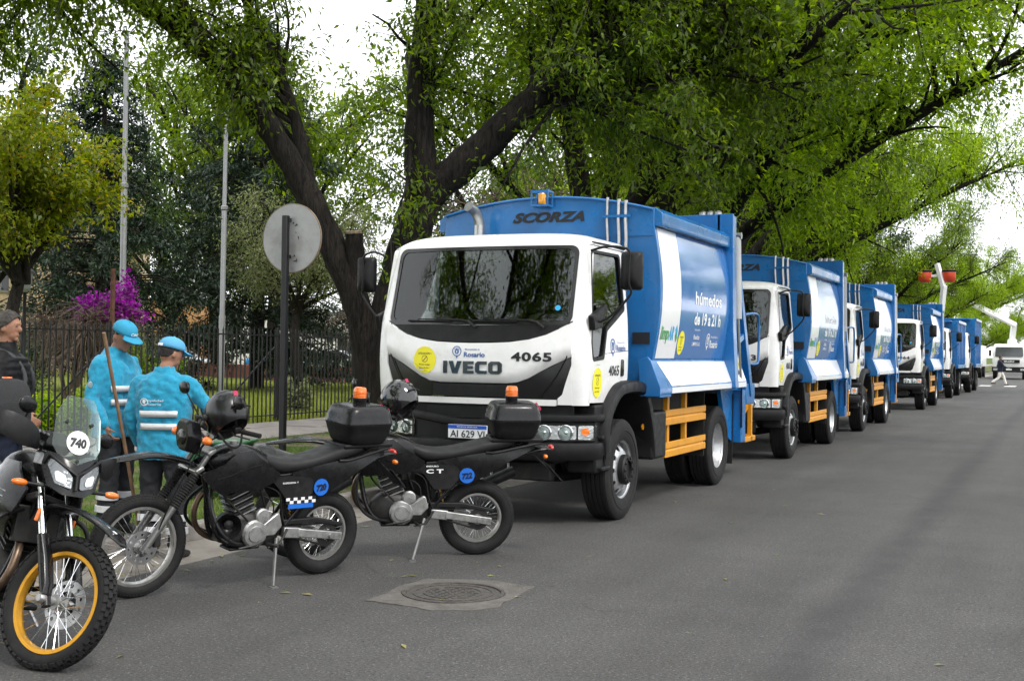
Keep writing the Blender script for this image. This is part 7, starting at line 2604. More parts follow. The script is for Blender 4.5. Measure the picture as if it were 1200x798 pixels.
def person(label, loc, rz, arms, legs, head_yaw, head_pitch, top, trousers, scale=1.0, cap=None, hair=m_hairdark, puffer=False, group=None, bend=0.0, collar=True):
    p = empty("person", loc, rz, label, "person", group)
    p.scale = (scale, scale, scale)
    nk = Vector((-0.005, 0, 1.50))
    Rh = Matrix.Rotation(head_yaw, 3, 'Z') @ Matrix.Rotation(head_pitch, 3, 'Y')
    hp = lambda v: Rh @ (Vector(v) - nk) + nk
    # body: one continuous skin
    b = MB()
    torso(b, 0.82, 1.49, 0.80)
    b.tube([(-0.01, 0, 1.44), hp((0.0, 0, 1.53)), hp((0.012, 0, 1.60))], [0.060, 0.054, 0.056], 16)
    b.ell(hp((0.010, 0, 1.665)), (0.098, 0.077, 0.108), Rh, 20, 14)
    b.ell(hp((0.038, 0, 1.605)), (0.062, 0.056, 0.060), Rh, 16, 10)
    b.ell(hp((0.112, 0, 1.640)), (0.020, 0.014, 0.024), Rh, 10, 8)
    b.ell(hp((0.098, 0, 1.690)), (0.016, 0.045, 0.012), Rh, 10, 8)
    b.ell(hp((0.092, 0, 1.595)), (0.012, 0.026, 0.012), Rh, 10, 8)
    b.ell(hp((0.083, 0, 1.560)), (0.018, 0.022, 0.018), Rh, 10, 8)
    for s in (-1, 1): b.ell(hp((0.0, s * 0.078, 1.645)), (0.020, 0.010, 0.033), Rh, 10, 8)
    for side, (sh, el, wr, hd, hn) in zip((1, -1), arms):
        limb(b, [sh, Vector(sh).lerp(Vector(el), 0.5), el, Vector(el).lerp(Vector(wr), 0.4), wr], [0.045, 0.042, 0.036, 0.036, 0.027])
        hand(b, wr, hd, hn, side)
    for side, (hp_, kn, an) in zip((1, -1), legs):
        limb(b, [hp_, Vector(hp_).lerp(Vector(kn), 0.5), kn, Vector(kn).lerp(Vector(an), 0.35), an], [0.075, 0.070, 0.052, 0.055, 0.040])
    remesh(b.build("body", m_skin, p), 0.0085, 3)
    for s in (-1, 1):
        e = MB().ell(hp((0.094, s * 0.032, 1.668)), (0.010, 0.013, 0.007), Rh, 8, 6).build("eye", M("eye_dark", (0.03, 0.02, 0.015), 0.2), p)
    # jacket
    j = MB()
    torso(j, 0.80, 1.50, 0.96)
    for side, (sh, el, wr, hd, hn) in zip((1, -1), arms):
        sh, el, wr = Vector(sh), Vector(el), Vector(wr)
        cu = el.lerp(wr, 0.93)
        limb(j, [sh + Vector((0, -0.04 * side, 0.01)), sh + Vector((0, 0.0, -0.01)), sh.lerp(el, 0.5), el, el.lerp(cu, 0.5), cu], [0.070, 0.070, 0.061, 0.056, 0.051, 0.043])
    if collar:
        j.lathe([(0.092, 1.46), (0.085, 1.50), (0.080, 1.545), (0.074, 1.55), (0.070, 1.54), (0.070, 1.47)], (-0.008, 0, 0), (0, 0, 1), 22, close=True)
    if puffer:
        for z in np.arange(0.84, 1.40, 0.055):
            n = 30
            ring = [torso_pt(z, 2 * math.pi * q / n, 1.05) for q in range(n + 1)]
            j.tube(ring, 0.026, 8)
        for side, (sh, el, wr, hd, hn) in zip((1, -1), arms):
            sh, el, wr = Vector(sh), Vector(el), Vector(wr)
            for f in np.arange(0.15, 2.0, 0.13):
                c = sh.lerp(el, f) if f < 1 else el.lerp(wr, f - 1)
                dd = (el - sh).normalized() if f < 1 else (wr - el).normalized()
                x, y, _ = frame_of(dd)
                r = 0.060 - 0.008 * f
                j.tube([c + (x * math.cos(a) + y * math.sin(a)) * r for a in np.linspace(0, 2 * math.pi, 17)], 0.022, 6)
    jk = remesh(j.build("jacket", top, p), 0.013, 5 if not puffer else 2)
    md = jk.modifiers.new("folds", 'DISPLACE')
    tx = bpy.data.textures.get("cloth_folds") or bpy.data.textures.new("cloth_folds", 'CLOUDS')
    tx.noise_scale = 0.055
    tx.noise_depth = 2
    md.texture = tx
    md.strength = 0.034 if not puffer else 0.008
    md.mid_level = 0.5
    # trousers
    tr = MB()
    torso(tr, 0.80, 0.98, 0.93)
    for side, (hp_, kn, an) in zip((1, -1), legs):
        hp_, kn, an = Vector(hp_), Vector(kn), Vector(an)
        limb(tr, [hp_ + Vector((0, 0, 0.03)), hp_.lerp(kn, 0.5), kn, kn.lerp(an, 0.5), an + Vector((0, 0, 0.02))], [0.103, 0.094, 0.078, 0.074, 0.072])
    to = remesh(tr.build("trousers", trousers, p), 0.014, 4)
    md = to.modifiers.new("folds", 'DISPLACE')
    md.texture = tx
    md.strength = 0.028
    # shoes
    for side, (hp_, kn, an) in zip((1, -1), legs):
        an = Vector(an)
        s_ = MB()
        fwd = Vector((1, 0.12 * side, 0)).normalized()
        zf = an.z - 0.085
        secs = []
        for x, w, h in ((-0.075, 0.020, 0.05), (-0.065, 0.036, 0.075), (0.0, 0.042, 0.10), (0.06, 0.042, 0.085), (0.12, 0.046, 0.06), (0.17, 0.040, 0.048), (0.195, 0.018, 0.035)):
            c = an + fwd * x
            sd = Vector((-fwd.y, fwd.x, 0))
            secs.append([Vector((c.x, c.y, zf)) + sd * w * math.copysign(abs(math.cos(a)) ** 0.7, math.cos(a)) + Vector((0, 0, h / 2 + h / 2 * math.copysign(abs(math.sin(a)) ** 0.7, math.sin(a)))) for a in [2 * math.pi * k / 16 for k in range(16)]])
        s_.loft(secs).build("shoe", m_boot, p, smooth=60)
    # hair and cap
    hm = MB()
    vs, fs = [], []
    nu, nv = 26, 12
    for i in range(nu):
        for k in range(nv + 1):
            th = 2 * math.pi * i / nu
            back = 0.5 - 0.5 * math.cos(th)
            ph = (k / nv) * (math.pi * (0.30 + 0.38 * min(1, back * 1.25)))
            r = 1.0 + 0.015 * math.sin(7 * th + 3 * ph)
            vs.append(hp(Vector((0.006, 0, 1.668)) + Vector((0.104 * r * math.sin(ph) * math.cos(th), 0.084 * r * math.sin(ph) * math.sin(th), 0.116 * r * math.cos(ph)))))
    for i in range(nu):
        for k in range(nv):
            fs.append((i * (nv + 1) + k, ((i + 1) % nu) * (nv + 1) + k, ((i + 1) % nu) * (nv + 1) + k + 1, i * (nv + 1) + k + 1))
    hm.add(vs, fs)
    ho = hm.build("hair", hair, p, smooth=70)
    so = ho.modifiers.new("thick", 'SOLIDIFY')
    so.thickness = 0.012
    sb = ho.modifiers.new("fine", 'SUBSURF')
    sb.levels = sb.render_levels = 1
    th_ = bpy.data.textures.get("hair_tufts") or bpy.data.textures.new("hair_tufts", 'CLOUDS')
    th_.noise_scale = 0.018
    dm = ho.modifiers.new("tufts", 'DISPLACE')
    dm.texture = th_
    dm.strength = 0.022
    if cap:
        vs, fs = [], []
        for i in range(28):
            for k in range(11):
                th = 2 * math.pi * i / 28
                ph = (k / 10) * math.pi * 0.5
                vs.append(hp(Vector((0.008, 0, 1.688)) + Vector((0.113 * math.sin(ph) * math.cos(th), 0.093 * math.sin(ph) * math.sin(th), 0.100 * math.cos(ph) ** 0.75))))
        for i in range(28):
            for k in range(10):
                fs.append((i * 11 + k, ((i + 1) % 28) * 11 + k, ((i + 1) % 28) * 11 + k + 1, i * 11 + k + 1))
        c = MB().add(vs, fs)
        co = c.build("cap", cap, p, smooth=60)
        so = co.modifiers.new("thick", 'SOLIDIFY')
        so.thickness = 0.004
        br = MB()
        def brim(u, v):
            a = (u - 0.5) * 1.75
            r0, r1 = 0.106, 0.110 + 0.078 * math.cos(a * 1.25) ** 0.8
            r = r0 + (r1 - r0) * v
            return hp((0.008 + r * math.cos(a), r * 0.88 * math.sin(a), 1.692 + 0.006 * math.cos(a * 1.2) - 0.022 * v))
        br.grid(brim, 16, 5)
        bo = br.build("cap_brim", cap, co, smooth=60)
        so = bo.modifiers.new("thick", 'SOLIDIFY')
        so.thickness = 0.005
        MB().lathe([(0.009, 0), (0.007, 0.006), (0, 0.008)], hp((0.008, 0, 1.787)), Rh @ Vector((0, 0, 1)), 10).build("cap_button", cap, co)
        # white strap gap at the back
        sm_ = MB()
        sm_.add([hp((0.008 - 0.117 * math.cos(a), 0.097 * math.sin(a), 1.700 + z)) for a in np.linspace(-0.42, 0.42, 9) for z in (-0.008, 0.012)], [(2 * i, 2 * i + 2, 2 * i + 3, 2 * i + 1) for i in range(8)])
        sm_.build("cap_strap", m_discwhite, co, smooth=0)
        tx_ = MB()
        put_text(tx_, "OMB", 0, 0, 0.026, lambda a, b2: hp((0.008 + 0.116 * math.cos(a / 0.105) * (1 - 3.0 * max(0, b2) ** 1.0 * 0.4), 0.098 * math.sin(a / 0.105), 1.722 + b2)), 0.085, 0.03)
        tx_.build("cap_lettering", m_discwhite, co, smooth=0)
    return p


def band(p, z, h, a0, a1, mat, off=0.018, n=14, name="reflective_band"):
    mb = MB()
    top_, bot = [], []
    for k in range(n + 1):
        a = a0 + (a1 - a0) * k / n
        top_.append(torso_pt(z + h / 2, a, 0.96, off=off))
        bot.append(torso_pt(z - h / 2, a, 0.96, off=off))
    mb.add(top_ + bot, [(k, k + 1, n + 2 + k, n + 1 + k) for k in range(n)])
    o = mb.build(name, mat, p, smooth=60)
    so = o.modifiers.new("thick", 'SOLIDIFY')
    so.thickness = 0.004
    so.offset = 0
    return o


def leg_band(p, leg, f, r, mat):
    kn, an = Vector(leg[1]), Vector(leg[2])
    c = kn.lerp(an, f)
    MB().lathe([(r, -0.028), (r + 0.004, -0.025), (r + 0.004, 0.025), (r, 0.028)], c, (an - kn), 22).build("reflective_band", mat, p, smooth=40)


PI = math.pi
# worker seen from behind, in the gutter
_legs = [((0.0, 0.095, 0.93), (0.03, 0.115, 0.50), (-0.02, 0.125, 0.085)), ((0.0, -0.095, 0.93), (0.02, -0.105, 0.50), (0.0, -0.12, 0.085))]
_arms = [((0.0, 0.205, 1.40), (0.02, 0.285, 1.13), (0.12, 0.25, 0.90), (0.5, 0.05, -0.85), (0.2, -0.97, 0.1)), ((0.0, -0.205, 1.40), (0.06, -0.37, 1.17), (0.22, -0.50, 1.08), (0.7, -0.6, -0.3), (0.1, 0.3, -0.9))]
w2 = person("worker in blue fleece and cap seen from behind, beside the motorcycle's front wheel", (-6.50, 7.66, 0.008), math.atan2(0.93, -0.36), _arms, _legs, R(-42), R(14), m_fleece, m_trouser, 0.985, M("cap_pale", (0.09, 0.34, 0.56), 0.85, var=0.1, vscale=12, bump=0.15, bscale=200), group="sanitation workers in blue")
for z in (1.165, 1.065): band(w2, z, 0.050, PI - 0.62, PI + 0.62, m_reflect)
for z in (1.165, 1.065): band(w2, z, 0.050, -0.5, 0.5, m_reflect)
mb = MB()
bk = lambda a, b: torso_pt(1.255 + b, PI - a / 0.2, 0.96, off=0.022)
patch_ring(mb, 0.075, 0.005, 0.030, 0.025, bk, 20)
flat(mb, disc2(0.075, 0.008, 0.012, 0.016, 10), bk)
put_text(mb, "Municipalidad", -0.03, 0.018, 0.017, lambda a, b: bk(-a * 1.0 + 0.0, b) if False else bk(-(a), b), 0.11)
put_text(mb, "de Rosario", -0.03, -0.012, 0.017, lambda a, b: bk(-(a), b), 0.09)
mb.build("jacket_lettering", m_discwhite, w2, smooth=0)
for lg in _legs:
    for f in (0.42, 0.66): leg_band(w2, lg, f, 0.086, m_reflect)

# worker on the kerb leaning on a tool handle
_legs1 = [((0.0, 0.095, 0.93), (0.02, 0.11, 0.50), (0.0, 0.12, 0.085)), ((0.0, -0.095, 0.93), (0.03, -0.10, 0.50), (0.0, -0.11, 0.085))]
_arms1 = [((0.0, 0.205, 1.40), (0.05, 0.27, 1.12), (0.22, 0.16, 0.98), (0.9, -0.3, -0.2), (0.0, -0.2, -0.9)), ((0.0, -0.205, 1.40), (-0.02, -0.275, 1.12), (0.13, -0.285, 0.90), (0.45, 0.1, -0.85), (0.6, 0.7, 0.3))]
w1 = person("worker in blue fleece and cap looking down, holding a wooden handle on the kerb", (-7.06, 7.72, 0.15), math.atan2(0.10, 0.99), _arms1, _legs1, R(-8), R(28), m_fleece, m_trouser, 0.99, m_capblue, group="sanitation workers in blue")
for z in (1.20, 1.09): band(w1, z, 0.050, -0.95, 0.30, m_reflect)
for z in (1.165, 1.065): band(w1, z, 0.050, PI - 0.5, PI + 0.5, m_reflect)
mb = MB()
slv = lambda a, b: (-0.005 + a, -0.325 + 0.3 * (b + 0.0), 1.235 + b)
mb.ell((-0.005, -0.312, 1.235), (0.022, 0.005, 0.028), None, 14, 8)
mb.build("sleeve_patch", M("patch_grey", (0.30, 0.36, 0.38), 0.7, var=0.6, vscale=60), w1, smooth=60)
for lg in _legs1:
    for f in (0.42, 0.66): leg_band(w1, lg, f, 0.086, m_reflect)

# long wooden handle (broom) held by that worker
bm_ = tag(empty("broom", (0, 0, 0)), "long wooden broom handle slanting in front of the worker on the kerb", "broom")
_a, _b = Vector((-6.65, 7.14, 1.78)), Vector((-6.83, 7.81, 0.065))
MB().tube([_a, _a.lerp(_b, 0.5) + Vector((0.006, 0, 0)), _b], 0.0145, 10).build("handle", M("handle_wood", (0.20, 0.115, 0.065), 0.7, var=0.3, vscale=12, bump=0.2, bscale=60), bm_, smooth=60)
bh = MB().box(_b + Vector((0, 0, -0.005)), (0.30, 0.06, 0.05)).build("broom_head", M("broom_wood", (0.16, 0.09, 0.05), 0.8), bm_, bevel=0.01)
mb = MB()
for i in range(22):
    for k in range(4):
        p0 = _b + Vector((-0.14 + i * 0.0133, -0.022 + k * 0.0147, -0.02))
        mb.tube([p0, p0 + Vector((random.Random(i * 7 + k).uniform(-0.01, 0.01), 0, -0.035))], 0.004, 4)
mb.build("bristles", M("bristle", (0.05, 0.045, 0.04), 0.9), bh, smooth=0)["kind"] = "stuff"

# man in a black quilted jacket with a rucksack
_legs3 = [((0.0, 0.095, 0.93), (0.04, 0.10, 0.50), (-0.03, 0.105, 0.085)), ((0.0, -0.095, 0.93), (0.05, -0.10, 0.50), (0.06, -0.11, 0.085))]
_arms3 = [((0.0, 0.205, 1.40), (-0.02, 0.265, 1.12), (0.13, 0.24, 0.90), (0.5, -0.1, -0.85), (0.1, -0.95, 0)), ((0.0, -0.205, 1.40), (0.0, -0.27, 1.12), (0.20, -0.25, 0.95), (0.85, 0.1, -0.5), (0.1, 0.9, -0.2))]
w3 = person("grey-haired man in black quilted jacket with rucksack strap at the picture's left edge", (-7.92, 7.39, 0.15), math.atan2(0.55, 0.83), _arms3, _legs3, R(-12), R(2), m_puffer, m_jeans, 1.01, None, m_hairgrey, puffer=True)
rs = tag(empty("rucksack", (-7.92, 7.39, 0.15), math.atan2(0.55, 0.83)), "dark rucksack on the back of the man in black", "rucksack")
secs_loft([(-0.33, 0.10, 0.98, 1.36), (-0.28, 0.15, 0.95, 1.42), (-0.20, 0.16, 0.95, 1.44), (-0.175, 0.15, 0.96, 1.42)], 3.4, 22).build("pack_body", M("pack_fabric", (0.022, 0.023, 0.026), 0.85, bump=0.3, bscale=120), rs, smooth=60)
for s in (-1, 1):
    MB().tube(catmull([(-0.17, s * 0.10, 1.40), (-0.06, s * 0.13, 1.485), (0.10, s * 0.135, 1.42), (0.185, s * 0.14, 1.25), (0.12, s * 0.21, 1.08), (-0.12, s * 0.20, 1.0)], 5), 0.020, 8).build("shoulder_strap", M("strap_web", (0.045, 0.046, 0.05), 0.8), rs, smooth=60)

# pedestrian on the far crossing
_legs4 = [((0.0, 0.09, 0.93), (0.22, 0.09, 0.53), (0.34, 0.09, 0.12)), ((0.0, -0.09, 0.93), (-0.08, -0.09, 0.50), (-0.42, -0.09, 0.20))]
_arms4 = [((0.0, 0.205, 1.40), (-0.10, 0.25, 1.14), (0.02, 0.24, 0.92), (0.4, 0, -0.9), (0.1, -0.9, 0)), ((0.0, -0.205, 1.40), (0.16, -0.25, 1.16), (0.38, -0.22, 1.05), (0.95, 0, -0.1), (0, 0.3, -0.9))]
person("pedestrian in dark jumper and white trousers striding over the far crossing", (-3.58, 77.2, 0.0), R(12), _arms4, _legs4, 0, R(6), m_navy, m_chino, 1.0, None, m_hairgrey)
# ------------------------------------------------------------ round traffic sign seen from behind
sg = tag(empty("traffic_sign", (-7.80, 11.12, 0.13)), "round traffic sign seen from its grey back on a black post", "sign")
m_signback = M("sign_back", (0.33, 0.335, 0.34), 0.5, metal=0.35, var=0.12, vscale=3, dirt=((0.16, 0.12, 0.09), 0.6, 4))
MB().lathe([(0.0, 0.0), (0.372, 0.0), (0.378, -0.006), (0.378, -0.018), (0.370, -0.020), (0.0, -0.020)], (0.035, 0.06, 2.755), (0, -1, 0), 56).build("sign_disc", m_signback, sg, smooth=30)
MB().lathe([(0.376, 0.0), (0.384, -0.002), (0.384, -0.022), (0.376, -0.024)], (0.035, 0.06, 2.755), (0, -1, 0), 56).build("disc_rim", M("rim_rust", (0.22, 0.16, 0.11), 0.7, var=0.4, vscale=6), sg, smooth=30)
MB().bx(-0.033, 0.033, -0.03, 0.03, -0.1, 3.0).build("post", M("post_black", (0.010, 0.010, 0.011), 0.45, spec=0.4, var=0.3, vscale=10), sg, bevel=0.006)
for z in (2.55, 2.95):
    MB().bx(-0.045, 0.045, -0.005, 0.045, z - 0.02, z + 0.02).build("clamp", m_iron, sg)
mb = MB()
rg_ = random.Random(5)
for k in range(9):
    a, z = rg_.uniform(0.0, 0.10), 2.42 + rg_.uniform(0, 0.5)
    mb.add([(a + 0.035 + rg_.uniform(-.02, .02), 0.0335, z + rg_.uniform(-.02, .02)) for _ in range(1)] + [(a + 0.06, 0.0335, z + 0.01), (a + 0.05, 0.0335, z + 0.03), (a + 0.04, 0.0335, z + 0.028)], [(0, 1, 2, 3)])
mb.build("sticker_residue", m_ink, sg, smooth=0)["kind"] = "stuff"

# ------------------------------------------------------------ green crate and rubbish bag on the verge
cr = tag(empty("wheelie_cart", (-7.95, 10.25, 0.14), R(20)), "green plastic cart behind the motorcycle seat, dark sack beside it", "cart")
m_green = M("cart_green", (0.02, 0.10, 0.03), 0.45, var=0.15)
mb = MB().prism([(-0.28, 0.55), (0.28, 0.55), (0.22, 0.05), (-0.22, 0.05)], lambda a, b: (a, -0.25, b), (0, 0.5, 0))
mb.build("tub", m_green, cr, bevel=0.02)
MB().bx(-0.31, 0.31, -0.28, 0.28, 0.55, 0.585).build("rim", m_green, cr, bevel=0.012)
for s in (-1, 1):
    MB().lathe([(0.0, -0.02), (0.10, -0.02), (0.11, 0.0), (0.10, 0.02), (0, 0.02)], (-0.22, s * 0.27, 0.11), (0, 1, 0), 20).build("cart_wheel", m_rubber, cr)
bgm = M("sack_black", (0.012, 0.012, 0.013), 0.28, spec=0.5, bump=0.6, bscale=14)
sk_ = MB()
rgn = np.random.default_rng(4)
sk_.ell((0, 0, 0.26), (0.42, 0.30, 0.27), None, 24, 14)
sk_.v = [tuple(np.array(v) * (1 + 0.10 * math.sin(9 * v[0] + 5 * v[1]) * math.cos(7 * v[2] + 3 * v[0]))) for v in sk_.v]
o = sk_.build("rubbish_sack", bgm, None, smooth=70)
o.location = (-7.45, 10.45, 0.14)
tag(o, "shiny black rubbish sack lying on the verge by the sign post", "sack")

# ------------------------------------------------------------ poles, lantern, rusty post in the park
m_pole = M("pole_pale", (0.21, 0.215, 0.22), 0.45, metal=0.4, var=0.12, vscale=3, dirt=((0.2, 0.18, 0.16), 0.5, 2))
for (x, y, h, lab, lean_) in ((-20.0, 22.06, 8.9, "tall pale steel pole with a stepped shaft, left of the two", 0.0), (-20.6, 26.5, 8.0, "tall pale steel pole nearer the big tree", 0.006)):
    p = empty("steel_pole", (x, y, 0.1), 0, lab, "pole", "pale steel poles in the park")
    p.rotation_euler = (0, lean_, 0)
    MB().lathe([(0.088, 0), (0.088, 2.4), (0.070, 2.45), (0.070, 5.3), (0.055, 5.35), (0.055, h), (0, h)], n=16).build("shaft", m_pole, p, smooth=30)
    MB().lathe([(0.075, 5.22), (0.095, 5.25), (0.095, 5.33), (0.06, 5.36)], n=16).build("collar", m_pole, p, smooth=30)
    MB().lathe([(0.18, 0.0), (0.18, 0.03), (0.1, 0.05)], n=16).build("base_plate", m_pole, p)
ln = tag(empty("park_lantern", (-19.6, 18.75, 0.1)), "old park lantern on a dark post at the left edge", "lantern")
MB().lathe([(0.10, 0), (0.10, 0.3), (0.045, 0.4), (0.035, 2.6), (0.05, 2.65), (0.0, 2.66)], n=14).build("post", m_iron, ln, smooth=30)
MB().lathe([(0.05, 2.65), (0.12, 2.72), (0.17, 3.05), (0.0, 3.05)], n=6).build("lantern_glass", M("lantern_pane", (0.35, 0.36, 0.36), 0.25), ln, smooth=0)
MB().lathe([(0.21, 3.05), (0.19, 3.08), (0.05, 3.22), (0.0, 3.28)], n=6).build("lantern_cap", m_iron, ln, smooth=0)
rp_ = MB().cyl((0, 0, 0), (0, 0, 3.2), 0.05, n=12).build("rusty_post", M("rust", (0.10, 0.042, 0.025), 0.85, var=0.4, vscale=10, bump=0.3, bscale=60))
rp_.location = (-18.4, 20.0, 0.1)
tag(rp_, "rusty brown steel post behind the fence by the bare shrub", "post")
# overhead wires
m_wire = M("wire_black", (0.015, 0.015, 0.015), 0.6)
def wire(label, a, b, sag):
    a, b = Vector(a), Vector(b)
    pts = [a.lerp(b, t) - Vector((0, 0, sag * 4 * t * (1 - t))) for t in np.linspace(0, 1, 17)]
    tag(MB().tube(pts, 0.012, 5).build("overhead_wire", m_wire), label, "wire", "overhead wires")
wire("overhead wire from the second pole to the right behind the fork", (-20.6, 26.5, 5.2), (-11.0, 37.0, 4.3), 0.3)
wire("overhead wire between the two pale poles", (-20.0, 22.06, 5.5), (-20.6, 26.5, 5.1), 0.15)
wire("overhead wire from the first pole off to the left", (-20.0, 22.06, 5.4), (-27, 20.0, 5.6), 0.2)
wire("thin wire at the far right under the crowns", (-7.0, 44.0, 5.6), (3.0, 52.0, 5.5), 0.2)

# ------------------------------------------------------------ buildings beyond the park
def building(label, loc, rz, w, d, h, wall, wins, roofm, door=None):
    b = empty("building", loc, rz, label, "building")
    m = wall
    hs = [[(a, c), (a + e, c), (a + e, c + f), (a, c + f)] for a, c, e, f in wins]
    mb = MB()
    patch(mb, [(0, 0), (w, 0), (w, h), (0, h)], lambda a, c: (a, 0, c), (0, 0.25, 0), hs, g=2.5)
    mb.build("front_wall", m, b, smooth=0)
    mb = MB().bx(0, w, 0.25, 0.3, 0, h)
    MB().bx(0.01, 0.3, 0.26, d, 0, h - 0.01).build("side_wall", m, b)
    MB().bx(w - 0.3, w - 0.01, 0.26, d, 0, h - 0.01).build("side_wall", m, b)
    MB().bx(0.3, w - 0.3, d - 0.3, d, 0, h - 0.01).build("rear_wall", m, b)
    MB().bx(-0.2, w + 0.2, -0.15, d, h, h + 0.25).build("roof", roofm, b)
    for a, c, e, f in wins:
        wn = MB().bx(a, a + e, 0.14, 0.16, c, c + f).build("window", M("far_glass", (0.03, 0.035, 0.04), 0.12, spec=0.6), b)
        MB().bx(a - 0.08, a + e + 0.08, -0.08, 0.1, c - 0.1, c - 0.002).build("sill", roofm, wn)
        MB().bx(a + e / 2 - 0.03, a + e / 2 + 0.03, 0.10, 0.139, c, c + f).build("mullion", roofm, wn)
    return b


m_beige = M("render_beige", (0.50, 0.38, 0.24), 0.9, var=0.12, vscale=1.2, dirt=((0.28, 0.22, 0.16), 0.6, 1.5))
m_wwall = M("render_white", (0.62, 0.61, 0.58), 0.9, var=0.08, vscale=0.8, dirt=((0.36, 0.34, 0.31), 0.5, 1.2))
m_trim = M("roof_grey", (0.25, 0.24, 0.23), 0.9, var=0.2)
building("tall beige building with small windows at the far left behind the trees", (-62.5, 46.5, 0), R(36), 16, 8, 11.5, m_beige, [(11.2 + 2.4 * i, 1.6 + 3.1 * k, 0.9, 1.5) for i in range(2) for k in range(3)] + [(2 + 3 * i, 1.6 + 3.1 * k, 0.9, 1.5) for i in range(3) for k in range(3)], m_trim)
building("low white building beyond the park with dark doorway and parked cars before it", (-60, 77, 0), R(14), 24, 8, 4.2, m_wwall, [(4, 0.4, 1.6, 2.2), (9.5, 0.2, 2.6, 2.3), (15, 1.0, 1.4, 1.3), (19, 1.0, 1.8, 1.3)], m_trim)
building("ochre house beside the low white building", (-67.5, 74.5, 0), R(14), 6.2, 7, 5.2, M("render_ochre", (0.36, 0.20, 0.085), 0.9, var=0.2), [(1.0, 1.2, 1.0, 1.4), (3.8, 1.2, 1.0, 1.4), (1.0, 3.4, 1.0, 1.2)], m_trim)
aw = MB().prism([(0, 0), (2.4, 0), (1.2, 0.9)], lambda a, c: (a, 0, c), (0, 1.2, 0)).build("red_awning", M("awning_red", (0.45, 0.02, 0.02), 0.7))
aw.location, aw.rotation_euler = (-46.5, 79.0, 2.3), (0, 0, R(14))
tag(aw, "small red awning at the right end of the white building", "awning")


def far_car(label, loc, rz, mat):
    c = empty("parked_car", loc, rz, label, "car", "cars parked beyond the park")
    rows = [(-2.1, 0.70, 0.35, 0.70), (-2.0, 0.82, 0.25, 0.85), (-1.0, 0.85, 0.22, 0.92), (0.6, 0.85, 0.22, 0.92), (1.6, 0.82, 0.22, 0.82), (2.1, 0.75, 0.28, 0.66), (2.2, 0.6, 0.35, 0.55)]
    secs_loft(rows, 4.0, 24).build("car_body", mat, c, smooth=50)
    gh = secs_loft([(-1.75, 0.60, 0.85, 0.95), (-1.3, 0.66, 0.85, 1.32), (-0.6, 0.66, 0.85, 1.45), (0.2, 0.66, 0.85, 1.43), (0.75, 0.64, 0.85, 1.15), (1.15, 0.6, 0.82, 0.90)], 4.0, 24).build("car_windows", M("car_glass", (0.02, 0.022, 0.025), 0.08, spec=0.6), c, smooth=50)
    secs_loft([(-1.25, 0.60, 1.36, 1.40), (-0.6, 0.62, 1.42, 1.48), (0.1, 0.60, 1.40, 1.46), (0.35, 0.55, 1.34, 1.38)], 4.0, 20).build("car_roof", mat, c, smooth=50)
    for x in (-1.35, 1.35):
        for s in (-1, 1):
            w = MB().lathe([(0.0, 0.1), (0.2, 0.1), (0.31, 0.08), (0.31, -0.1), (0.2, -0.11), (0, -0.11)], (x, s * 0.78, 0.31), (0, s, 0), 20).build("wheel", m_rubber, c, smooth=30)
            MB().lathe([(0.0, 0.11), (0.19, 0.105)], (x, s * 0.785, 0.31), (0, s, 0), 16).build("hubcap", m_silver, w)
    return c


m_carwhite = M("car_white", (0.75, 0.75, 0.75), 0.25, coat=0.5)
far_car("white parked car beyond the park lawn, right of the blue one", (-45.5, 71.5, 0.05), R(12), m_carwhite)
far_car("small blue parked car beyond the park lawn", (-50.2, 70.8, 0.05), R(10), M("car_blue", (0.02, 0.20, 0.50), 0.25, coat=0.5))
far_car("white parked car at the right end, in front of the red awning", (-40.8, 72.6, 0.05), R(12), m_carwhite)
far_car("grey parked car half hidden by the second pole", (-57.5, 69.5, 0.05), R(10), M("car_grey", (0.3, 0.31, 0.32), 0.25, coat=0.5))

# ------------------------------------------------------------ basket lift behind the fourth truck
lf = tag(empty("basket_lift", (-5.45, 58.6, 0)), "white hydraulic lift arm with red-orange baskets raised behind the fourth truck", "lift")
m_lwhite = M("lift_white", (0.72, 0.72, 0.70), 0.4, var=0.05)
m_lred = M("basket_red", (0.50, 0.045, 0.012), 0.45, var=0.2, vscale=4)
MB().bx(-1.0, 1.0, -0.5, 1.3, 0.55, 1.1).build("lift_bed", m_chassis, lf, bevel=0.05)
for s in (-1, 1):
    for y in (0.0, 0.9):
        MB().lathe([(0.0, 0.12), (0.25, 0.12), (0.45, 0.1), (0.45, -0.12), (0, -0.12)], (s * 0.9, y, 0.45), (s, 0, 0), 20).build("lift_wheel", m_rubber, lf)
MB().lathe([(0.4, 1.1), (0.4, 1.7), (0.25, 1.8), (0, 1.8)], n=16).build("turntable", m_lwhite, lf)
MB().bar((0, 0.1, 1.7), (0.35, -0.2, 4.9), 0.20, 0.22).build("lower_arm", m_lwhite, lf, bevel=0.02)
MB().bar((0.35, -0.2, 4.7), (0.02, 0.0, 5.9), 0.18, 0.20).build("upper_arm", m_lwhite, lf, bevel=0.02)
for x in (-0.50, 0.54):
    bk_ = MB().lathe([(0.0, 0.0), (0.20, 0.0), (0.28, 0.10), (0.29, 0.52), (0.27, 0.56), (0.25, 0.50), (0.23, 0.15), (0, 0.1)], (x, 0, 5.05), (0, 0, 1), 22).build("basket", m_lred, lf, smooth=40)
    MB().lathe([(0.29, 0.46), (0.31, 0.48), (0.31, 0.53), (0.29, 0.55)], (x, 0, 5.05), (0, 0, 1), 22).build("basket_lip", m_dark, bk_)
MB().bar((-0.62, 0, 5.35), (0.66, 0, 5.35), 0.1).build("basket_yoke", m_lwhite, lf)

